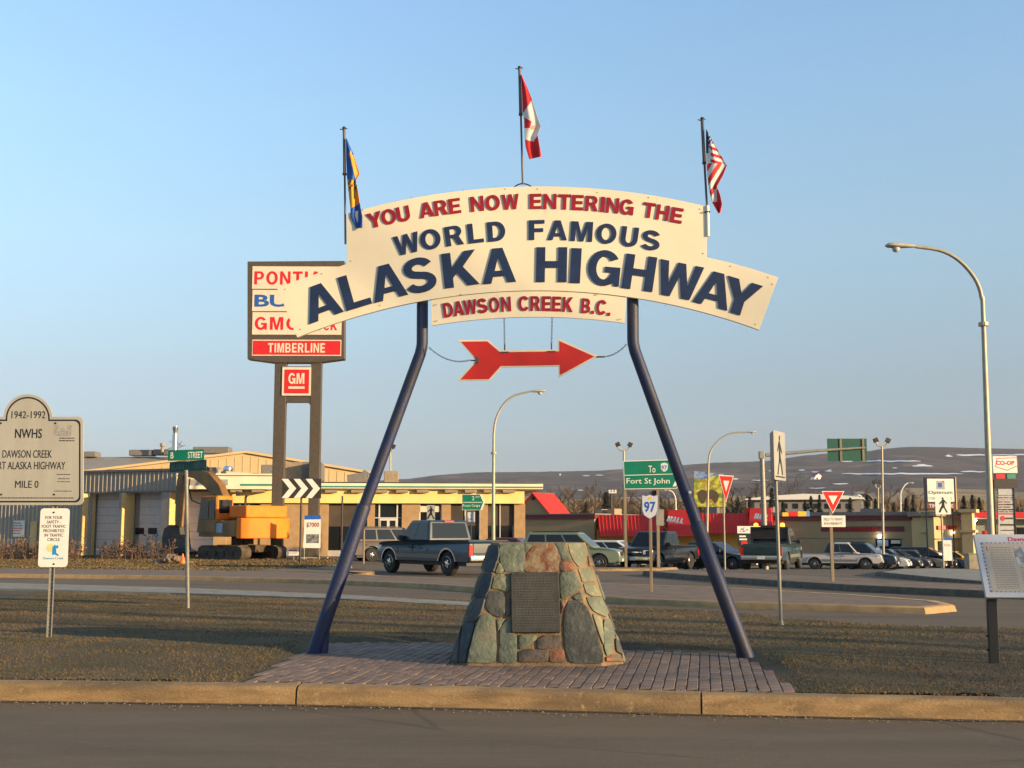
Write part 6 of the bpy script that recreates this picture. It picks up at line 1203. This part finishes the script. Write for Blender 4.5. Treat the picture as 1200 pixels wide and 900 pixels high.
part('boom', EXO_SHADE, ex_, lambda b: beam(b, [(.9, 1.7), (1.5, 2.6), (2.2, 3.45), (3.1, 4.0), (4.2, 4.35), (5.6, 4.45)], [.5, .62, .75, .8, .55, .32]), bevel=.02)
part('stick', EXO_SHADE, ex_, lambda b: beam(b, [(5.15, 4.85), (5.55, 4.5), (5.75, 3.6), (5.8, 1.6)], [.3, .5, .5, .32], .16), bevel=.02)
part('hydraulic_cylinder', MUD, ex_, lambda b: b.tube([(1.6, .3, 1.9), (2.4, .3, 3.1)], .09, 10), smooth=True); part('hydraulic_cylinder', MUD, ex_, lambda b: b.tube([(3.0, 0, 4.5), (4.3, 0, 4.85)], .09, 10), smooth=True); part('piston_rod', ROD, ex_, lambda b: b.tube([(4.3, 0, 4.85), (5.15, 0, 4.9)], .05, 8)); part('piston_rod', ROD, ex_, lambda b: b.tube([(6.15, 0, 2.8), (6.15, 0, 1.9)], .05, 8)); part('hydraulic_cylinder', EXO, ex_, lambda b: b.tube([(6.0, 0, 4.1), (6.15, 0, 2.8)], .09, 10), smooth=True)
part('bucket', IRON, ex_, lambda b: b.prism([(5.8, 1.7), (6.3, 1.5), (6.5, 1.0), (6.35, .4), (5.9, .05), (5.2, .0), (4.85, .25), (5.0, .35), (5.5, .45), (5.65, .9)], -.6, .6), bevel=.03)
for y in (-.5, -.25, 0, .25, .5): part('bucket_tooth', IRON, ex_, lambda b: b.hexa([(4.9, y-.06, .15), (5.0, y-.06, .32), (5.0, y+.06, .32), (4.9, y+.06, .15)], [(4.6, y-.02, .28), (4.62, y-.02, .32), (4.62, y+.02, .32), (4.6, y+.02, .28)]))
part('hose', RUBBER, ex_, lambda b: b.tube([(2.2, .22, 3.2), (2.6, .3, 2.9), (3.4, .3, 2.75), (4.2, .3, 2.95), (4.6, .25, 3.6), (4.6, .2, 4.1)], .035, 6), smooth=True)
rr = random.Random(8)
def rubble(b):
    for i in range(26):
        cx, cy, s = rr.gauss(0, .6), rr.gauss(0, .4), rr.uniform(.12, .35); hgt = max(.05, .75-abs(cx)*.7-abs(cy)*.6); 
        for q in range(1): b.lathe([(.03, -s*.5), (s*.8, -s*.3), (s, 0), (s*.6, s*.5), (.05, s*.62)], 7, o=(cx, cy, hgt*.6))
xx = gX(203, 52); o = part('rock_pile', mat('rubble', (.24, .16, .10), .95, c2=(.14, .10, .07), sc=3, bump=.6, bsc=20), None, rubble, kind='stuff'); o.location = (xx, 52, .1); o.scale = (.75, .75, .8); tag(o, 'low heap of tan rubble on the verge below the bucket', 'rubble')
o = part('traffic_cone', mat('cone_orange', (.85, .15, .01), .5), None, lambda b: b.lathe([(.17, 0), (.17, .04), (.12, .05), (.03, .42), (.02, .43)], 12)); o.location = (gX(213, 51), 51.2, .14); tag(o, 'small orange marker beside the rubble heap', 'cone')
# ------------------------------------------------ HILLS, FIELDS, TREES
RIDGE = [(-900, 575), (-300, 572), (100, 570), (400, 566), (480, 561), (510, 557), (555, 553.5), (620, 553), (700, 551.5), (740, 549), (800, 545), (840, 542), (880, 541), (905, 539.5), (940, 534), (975, 531), (1010, 529.5), (1040, 525.5), (1065, 523.5), (1110, 524), (1160, 525.5), (1200, 526), (1400, 530), (2200, 545)]
def rid(u):
    for (a, b_), (c, d) in zip(RIDGE, RIDGE[1:]):
        if a <= u <= c: return b_+(d-b_)*(u-a)/(c-a)
    return RIDGE[-1][1]
def hillp(u, t, dz=0):
    """terrain point in bearing u, t=0 valley foot .. 1 ridge .. 1.3 behind it"""
    D = 520+2700*t; n1 = noise.noise(Vector((u*.011, t*3, 0))); n2 = noise.noise(Vector((u*.05, t*9, 3)))
    if t <= 1: v = 609+(rid(u)-609)*(max(0, t)**.72)+(n1*3.2+n2*1.0)*max(0, math.sin(math.pi*min(1, t)))**.8; v += noise.noise(Vector((u*.12, 7, 0)))*.5*t
    else: v = rid(u)+(t-1)*60+noise.noise(Vector((u*.12, 7, 0)))*.5
    p = at(u, v, D); p.z += dz; return p
HM = mat('wooded_hill', (.075, .050, .044), 1, c2=(.016, .011, .015), bump=1, bsc=.05, sc=.022, det=9, fac=(.4, .6)); add_noise_layer(HM, .0045, (.14, .09, .058), .52, .56, stretch=(1, .3, 1), amt=.75); add_noise_layer(HM, .008, (.014, .011, .015), .50, .55, stretch=(1, .4, 1), amt=.9)
FM = mat('valley_meadow', (.34, .23, .09), 1, c2=(.16, .11, .05), sc=.02, det=7)
us = list(range(-900, 380, 40))+list(range(380, 1320, 5))+list(range(1320, 2200, 40)); ts = [-.02]+[i/44 for i in range(45)]+[1.03, 1.1, 1.3]
b = MB(); n = len(us); b.add([hillp(u, t) for t in ts for u in us], [(j*n+i, j*n+i+1, (j+1)*n+i+1, (j+1)*n+i) for j in range(len(ts)-1) for i in range(n-1)])
for (j, i), f_ in zip([(j, i) for j in range(len(ts)-1) for i in range(n-1)], b.f):
    u, t = us[i], ts[j]; v = 609+(rid(u)-609)*max(0, t)**.72; b.m[j*(n-1)+i] = 1 if v > (583.5 if u < 1000 else 576)+noise.noise(Vector((u*.015, t*8, 4)))*7 else 0
b.build('hills', [HM, FM], smooth=True, kind='structure', fix=False)
SNW = mat('snow', (.72, .74, .80), .8, var=.06, sc=.02)
def snowp(b, u0, u1, v, th, wob=.4):
    """a drift lying on the slope where the photo shows it"""
    n = max(3, int((u1-u0)/3)); P = []
    for i in range(n+1):
        u = u0+(u1-u0)*i/n; e = max(0, math.sin(math.pi*i/n))**.4; vv = v+wob*noise.noise(Vector((u*.08, v, 1)))*2
        for s in (0, 1):
            target = vv+(s-.5)*th*e; lo, hi = 0.0, 1.0
            for _ in range(14):
                m = (lo+hi)/2; q = hillp(u, m); vp = 450-F*math.tan(math.atan2(q.z-H, q.y)-TH)
                if vp > target: lo = m
                else: hi = m
            P.append(hillp(u, lo, 1.2))
    b.add(P, [(2*i, 2*i+2, 2*i+3, 2*i+1) for i in range(n)])
sb_ = MB()
for u0, u1, v, th in [(1008, 1080, 540.8, 1.6), (1120, 1156, 533.7, 1.8), (1158, 1240, 533.5, 1.4), (985, 1130, 556, 1.7), (1125, 1156, 553.5, 1.5), (1068, 1094, 546.8, 1.8), (1074, 1086, 545.2, 1.2), (1045, 1052, 549, 1), (1107, 1117, 535, 1.8), (1110, 1113, 533.6, 1), (975, 995, 568, 1.4), (935, 944, 551.5, 1.8), (950, 960, 553.3, 1.2), (966, 976, 553, 1.3), (970, 975, 551.5, 1), (985, 1000, 541, 2), (900, 908, 552.5, 1.2), (948, 968, 573, 1.2), (880, 902, 563.5, 1), (858, 866, 562, 2), (682, 692, 557.5, 1.2), (697, 708, 557.6, 1.1), (655, 658, 556.5, 2.4), (676, 684, 575.5, 1)]: snowp(sb_, u0, u1, v, th)
tag(sb_.build('snow_drifts', SNW, kind='stuff', fix=False), 'last snow lying in streaks on the far hillside', 'snow')
# foliage kits
CONM = mat('spruce_green', (.030, .036, .018), 1, c2=(.014, .018, .010), sc=.7); island_var(CONM, .5); BARE = mat('bare_twigs', (.115, .080, .050), 1, c2=(.075, .052, .036), sc=.3); island_var(BARE, .35); TRK = mat('tree_trunk', (.07, .055, .04), 1, c2=(.045, .035, .03), sc=3)
def conifer(name, h, w, seed, n=700):
    rs = random.Random(seed); r = link(bpy.data.objects.new(name, None)); part('trunk', TRK, r, lambda b: b.tube([(0, 0, 0), (0, 0, h*.5), (0, 0, h*.97)], [h*.018, h*.012, h*.003], 6)); b = MB()
    for i in range(n):
        t = rs.random()**.75; z = h*(.06+.94*t); rad = w*(1-t)**.85*(.75+.35*math.sin(t*38+seed)); a_ = rs.uniform(0, 6.283); q = rad*rs.uniform(.3, 1)
        p = Vector((q*math.cos(a_), q*math.sin(a_), z-q*.28)); o = Vector((math.cos(a_), math.sin(a_), -.35)); s = h*.06*(1.2-t*.7); sd = Vector((-o.y, o.x, 0))*s*.55; b.add([p-o*s*.4+sd, p-o*s*.4-sd, p+o*s*1.3+Vector((0, 0, rs.uniform(-.3, .2)*s))], [(0, 1, 2)])
    b.build('crown', CONM, r, fix=False); return r
def baretree(name, h, w, seed, n=22, mt=None, twig=True):
    rs = random.Random(seed); r = link(bpy.data.objects.new(name, None)); tb = MB(); tb.tube([(0, 0, 0), (w*.03, 0, h*.3), (0, w*.02, h*.62), (-w*.02, 0, h*.92)], [h*.022, h*.017, h*.010, h*.003], 7); tb.build('trunk', TRK, r, smooth=True); c = MB()
    def br(p, d, L, rad, dep):
        q = p+d*L*.5+Vector((rs.uniform(-.1, .1), rs.uniform(-.1, .1), .04))*L; e = p+d*L+Vector((0, 0, .12*L)); c.tube([p, q, e], [rad, rad*.7, rad*.3], 3, cap=False)
        if dep:
            for _ in range(4 if dep > 1 else 5):
                t = rs.uniform(.3, 1); nd = (d+Vector((rs.uniform(-.8, .8), rs.uniform(-.8, .8), rs.uniform(-.2, .7)))).normalized(); br(p.lerp(e, t), nd, L*rs.uniform(.4, .65), rad*.5, dep-1)
    for i in range(n):
        t = .25+.72*i/n; a_ = i*2.4+rs.random(); p = Vector((0, 0, h*t)); d = Vector((math.cos(a_), math.sin(a_), rs.uniform(.35, 1.1))).normalized(); br(p, d, w*.62*(1.15-t*.75), h*.007, 2)
    c.build('crown', mt or BARE, r, fix=False); return r
prot = [conifer('spruce_tree', 10, 2.3, 3), conifer('spruce_tree', 9, 1.9, 11)]; bprot = [baretree('bare_tree', 9, 6, 2, 9), baretree('bare_tree', 8, 6.5, 5, 9)]
def place(pr, u, vtop, D, lab, cat, group, idx, vb=None, wide=1):
    o = pr if idx == 0 else copy_tree(pr); x = gX(u, D); zt = hz(vtop, D); z0 = gz(x, D) if D < 500 else hz(606, D); s = max(.1, (zt-z0)/(10 if pr is prot[0] else 9 if pr in (prot[1], bprot[0]) else 8)); o.location = (x, D, z0); o.scale = (s*wide, s*wide, s); o.rotation_euler.z = random.uniform(0, 6); tag(o, lab, cat, group); return o
SP = [(711, 577, 150, 1.5, 'broad dark spruce behind the mall roof beside the floodlights'), (768, 575, 170, 2.2, 'wide reddish dark spruce just below the Fort St John sign'), (687, 588, 200, 1, 'short spruce left of the broad dark one'), (906, 572, 190, 1, 'tall spruce right of the gantry pole'), (919, 587, 190, 1, 'low spruce right of the crosswalk sign pole'), (945, 586, 200, .9, 'slim spruce in front of the long pale building'), (952, 581, 200, .9, 'second slim spruce in front of the long pale building'), (962, 580, 200, .8, 'spruce just left of the lower yield sign'), (998, 583, 200, .9, 'spruce just right of the lower yield sign'), (1018, 580, 190, 1.2, 'spruce under the green gantry sign'), (1028, 584, 195, .9, 'small spruce beside the distant twin floodlight'), (1049, 589, 200, .9, 'low spruce left of the small white street lamp'), (1064, 583, 200, .9, 'spruce right of the small white street lamp'), (1072, 580, 205, .8, 'pointed spruce left of the used cars sign'), (1132, 581, 190, .9, 'spruce right of the used cars sign'), (1142, 580, 195, 1, 'dense spruce between the used cars sign and tall street lamp'), (1150, 583, 190, 1, 'spruce touching the tall street lamp'), (880, 583, 200, 1.1, 'spruce left of the gantry pole'), (866, 586, 205, 1, 'low spruce right of the upper yield sign')]
for i, (u, vt, D, w, lab) in enumerate(SP): place(prot[i % 2], u, vt, D, lab, 'tree', 'spruces beyond the mall', 0 if i < 2 else 1, wide=w)
BT = [(660, 583, 230), (672, 580, 240), (684, 578, 235), (697, 580, 230), (724, 582, 230), (738, 584, 220), (752, 580, 220), (786, 583, 240), (652, 588, 200), (872, 578, 260), (888, 575, 250), (915, 570, 260), (930, 576, 240), (985, 580, 240), (1006, 580, 240), (1042, 581, 250), (1080, 582, 250), (858, 580, 240), (802, 586, 220)]
BL_ = ['bare brown tree at the left edge of the valley woods', 'bare tree right of the red gabled loft', 'bare crown midway between the loft and the broad spruce', 'bare tree touching the left of the broad spruce', 'bare tree just right of the broad spruce', 'bare tree behind the left post of the Fort St John sign', 'bare tree behind the highway shield', 'bare tree behind the right post of the Fort St John sign', 'low bare tree beside the red loft roof', 'bare tree right of the billboard', 'bare tree left of the gantry pole', 'bare tree behind the narrow crosswalk sign', 'bare tree over the long pale building', 'bare tree behind the lower yield sign', 'bare tree left of the green roofed spruce gap', 'bare tree right of the distant floodlight', 'bare tree left of the used cars sign', 'bare tree behind the upper yield sign', 'bare tree left of the billboard']
for i, (u, vt, D) in enumerate(BT): place(bprot[i % 2], u, vt-1.5, D, BL_[i], 'tree', 'bare trees in the valley beyond the mall', 0 if i < 2 else 1, wide=1.5)
# brushy valley woods too dense to count
rs = random.Random(21); wb_ = MB()
for i in range(5200):
    u = rs.uniform(440, 1330); D = rs.uniform(260, 470); vt = rs.uniform(587, 606)+9*noise.noise(Vector((u*.03, D*.01, 0))); z0 = gz(0, D); p = at(u, vt, D); s = rs.uniform(.6, 1.6); z = min(p.z, z0+17)
    for k in range(5): q = Vector((p.x+rs.uniform(-2, 2), D+rs.uniform(-2, 2), max(z0, z-rs.uniform(0, 4)))); wb_.add([q+Vector((-s*.5, 0, -s)), q+Vector((s*.5, .2, -s)), q+Vector((rs.uniform(-.4, .4), 0, s))], [(0, 1, 2)])
o = wb_.build('valley_woods', mat('wood_brown', (.12, .082, .05), 1, c2=(.06, .05, .032), sc=.03), fix=False, kind='stuff'); island_var(MC['wood_brown'], .4); tag(o, 'brown scrubby woods filling the valley below the hill', 'woods')
# long pale building, small houses
q = at(935, 600, 230); f = Frame(q.x, q.y, gz(q.x, q.y), R(-8)); r = f.root('long_warehouse', 'long pale building with curved white roof beyond the spruces', 'building')
WR = mat('warehouse_wall', (.20, .18, .165), .8, var=.08); part('wall', WR, r, B(884, 1010, 585, 606, 0, 12)); part('roof', SIGNW, r, lambda b: b.prism([f.uv(*p) for p in [(873, 586), (873, 584.6), (905, 581), (940, 578.8), (975, 579.5), (1012, 583), (1012, 585)]], -1, 13)); part('canopy_post', SIGNW, r, B(875, 876.5, 586, 606, 0, .3))
for k in range(9): part('window', GLASS, r, B(892+k*12.5, 898+k*12.5, 590, 596, -.1, -.01))
def house(u0, u1, vt, ve, D, wm, lab, rm):
    q = at(u0, 600 if D < 500 else ve+2.5, D); f = Frame(q.x, q.y, gz(q.x, q.y) if D < 500 else q.z, R(10)); r = f.root('small_house', lab, 'house', group='distant houses below the hill'); part('wall', wm, r, lambda b: b.prism([(f.x(u0), -1)]+[f.uv(*p) for p in [(u0, ve), ((u0+u1)/2, vt), (u1, ve)]]+[(f.x(u1), -1)], 0, 7))
    def rf(b):
        a, c, e = f.uv(u0-1, ve+.6), f.uv((u0+u1)/2, vt-.3), f.uv(u1+1, ve+.6)
        for p, s in ((a, c), (c, e)): b.hexa([(p[0], -.4, p[1]), (s[0], -.4, s[1]), (s[0], 7.4, s[1]), (p[0], 7.4, p[1])], [(p[0], -.4, p[1]+.25), (s[0], -.4, s[1]+.25), (s[0], 7.4, s[1]+.25), (p[0], 7.4, p[1]+.25)])
    part('roof', rm, r, rf); m = (u0+u1)/2; part('window', GLASS, r, lambda b: b.box(f.x(m)-.7, f.x(m)+.7, -.06, -.005, f.uv(m, ve+3)[1]-.6, f.uv(m, ve+3)[1]+.6))
house(1000, 1013, 581, 587, 240, mat('house_blue', (.22, .27, .30), .7), 'pale blue house with sunlit gable left of the distant floodlight', SIGNW); house(1013, 1022, 580, 586, 260, WR, 'narrow tan house under the gantry sign', HVD); house(840, 850, 584, 588, 230, WR, 'low tan house below the billboard', HVD); house(640, 653, 592, 597, 190, MC['valley_meadow'], 'tan shed beside the red gabled loft', HVD); house(956, 963, 555, 557.5, 900, MC['mall_letters'], 'tiny sunlit farmhouse on the hillside', MC['coop_red'])
f = stand(717, 655, D=128); r = f.root('utility_pole', 'short pole with twin lamps and small flag by the broad spruce', 'pole'); part('pole', IRON, r, lambda b: b.tube([(0, 0, -2), (0, 0, f.uv(717, 578)[1])], .12, 8)); part('crossarm', SIGNW, r, B(713.5, 722.5, 576.5, 578, -.2, .2))
for u in (714.5, 718, 721.5): part('lamp', SIGNW, r, B(u-1, u+1, 574, 576.4, -.3, .3))
f = stand(899, 650, D=96); r = f.root('mural_panel', 'bright painted panel above the mall parapet', 'panel'); 
for k, (u0, u1, m) in enumerate(((917, 924, YEL), (924, 935, PR_), (935, 945, YEL), (945, 949, mat('mural_blue', (.1, .25, .45), .6)))): part('painted_section', m, r, B(u0, u1, 600.5-k*.6, 605, 0, .2))
# dry weeds before the garage, on the verge
WD = mat('dry_weeds', (.15, .095, .06), 1, c2=(.09, .055, .04), sc=1); island_var(WD, .35); rs = random.Random(5); groups = [(-10, 30, 70), (30, 95, 110), (118, 205, 130)]
for gi, (u0, u1, n) in enumerate(groups):
    b = MB()
    for i in range(int(n*1.9)):
        u = rs.uniform(u0, u1); D = rs.uniform(58, 63); x = gX(u, D); hgt = (.5+.55*max(0, noise.noise(Vector((u*.07, 2, 0)))+.35))*rs.uniform(.5, 1.2)*1.25; p = Vector((x, D, .1)); d = Vector((rs.uniform(-.3, .3), rs.uniform(-.3, .3), 1)).normalized(); b.tube([p, p+d*hgt], [.014, .006], 3, cap=False)
        for k in range(6): q = p+d*hgt*rs.uniform(.3, 1); e = Vector((rs.uniform(-1, 1), rs.uniform(-1, 1), rs.uniform(-.1, 1)))*rs.uniform(.08, .22); sd = Vector((rs.uniform(-.04, .04), 0, rs.uniform(-.04, .04))); b.add([q, q+e+sd, q+e-sd], [(0, 1, 2)])
    o = b.build('dry_weeds', WD, fix=False, kind='stuff'); tag(o, ('patch of dry weeds at the left edge before the siding', 'patch of tall dry weeds under the historic sign', 'patch of reddish dry weeds before the first garage door')[gi], 'weeds')
o = blades([(-34, 49.8), (-9.5, 43), (-6.9, 48), (-8, 60), (-20, 65), (-45, 78), (-45, 53)], None, 60000, -45, -6, 43, 70, 'verge_grass', GRS, .055, lambda x, y: .13, ww=.012); tag(o, 'dry grass of the verge in front of the dealership', 'grass')
# a tree outside the picture to the right: its twigs dim the right end of the arch
o = baretree('bare_tree', 19, 10, 9, 16); o.location = (56.5, -13.0, 0); tag(o, 'tall bare tree across the road to the right', 'tree')

# ------------------------------------------------ evening haze
hm = bpy.data.materials.new('haze'); hm.use_nodes = True; hn = hm.node_tree.nodes; hn.clear(); ho = hn.new('ShaderNodeOutputMaterial'); pv = hn.new('ShaderNodeVolumePrincipled')
pv.inputs['Color'].default_value = (.80, .84, .90, 1); pv.inputs['Density'].default_value = .00004; hm.node_tree.links.new(pv.outputs[0], ho.inputs['Volume'])
part('haze', hm, None, lambda b: b.box(-3400, 3400, -150, 4600, -40, 330), kind='stuff')
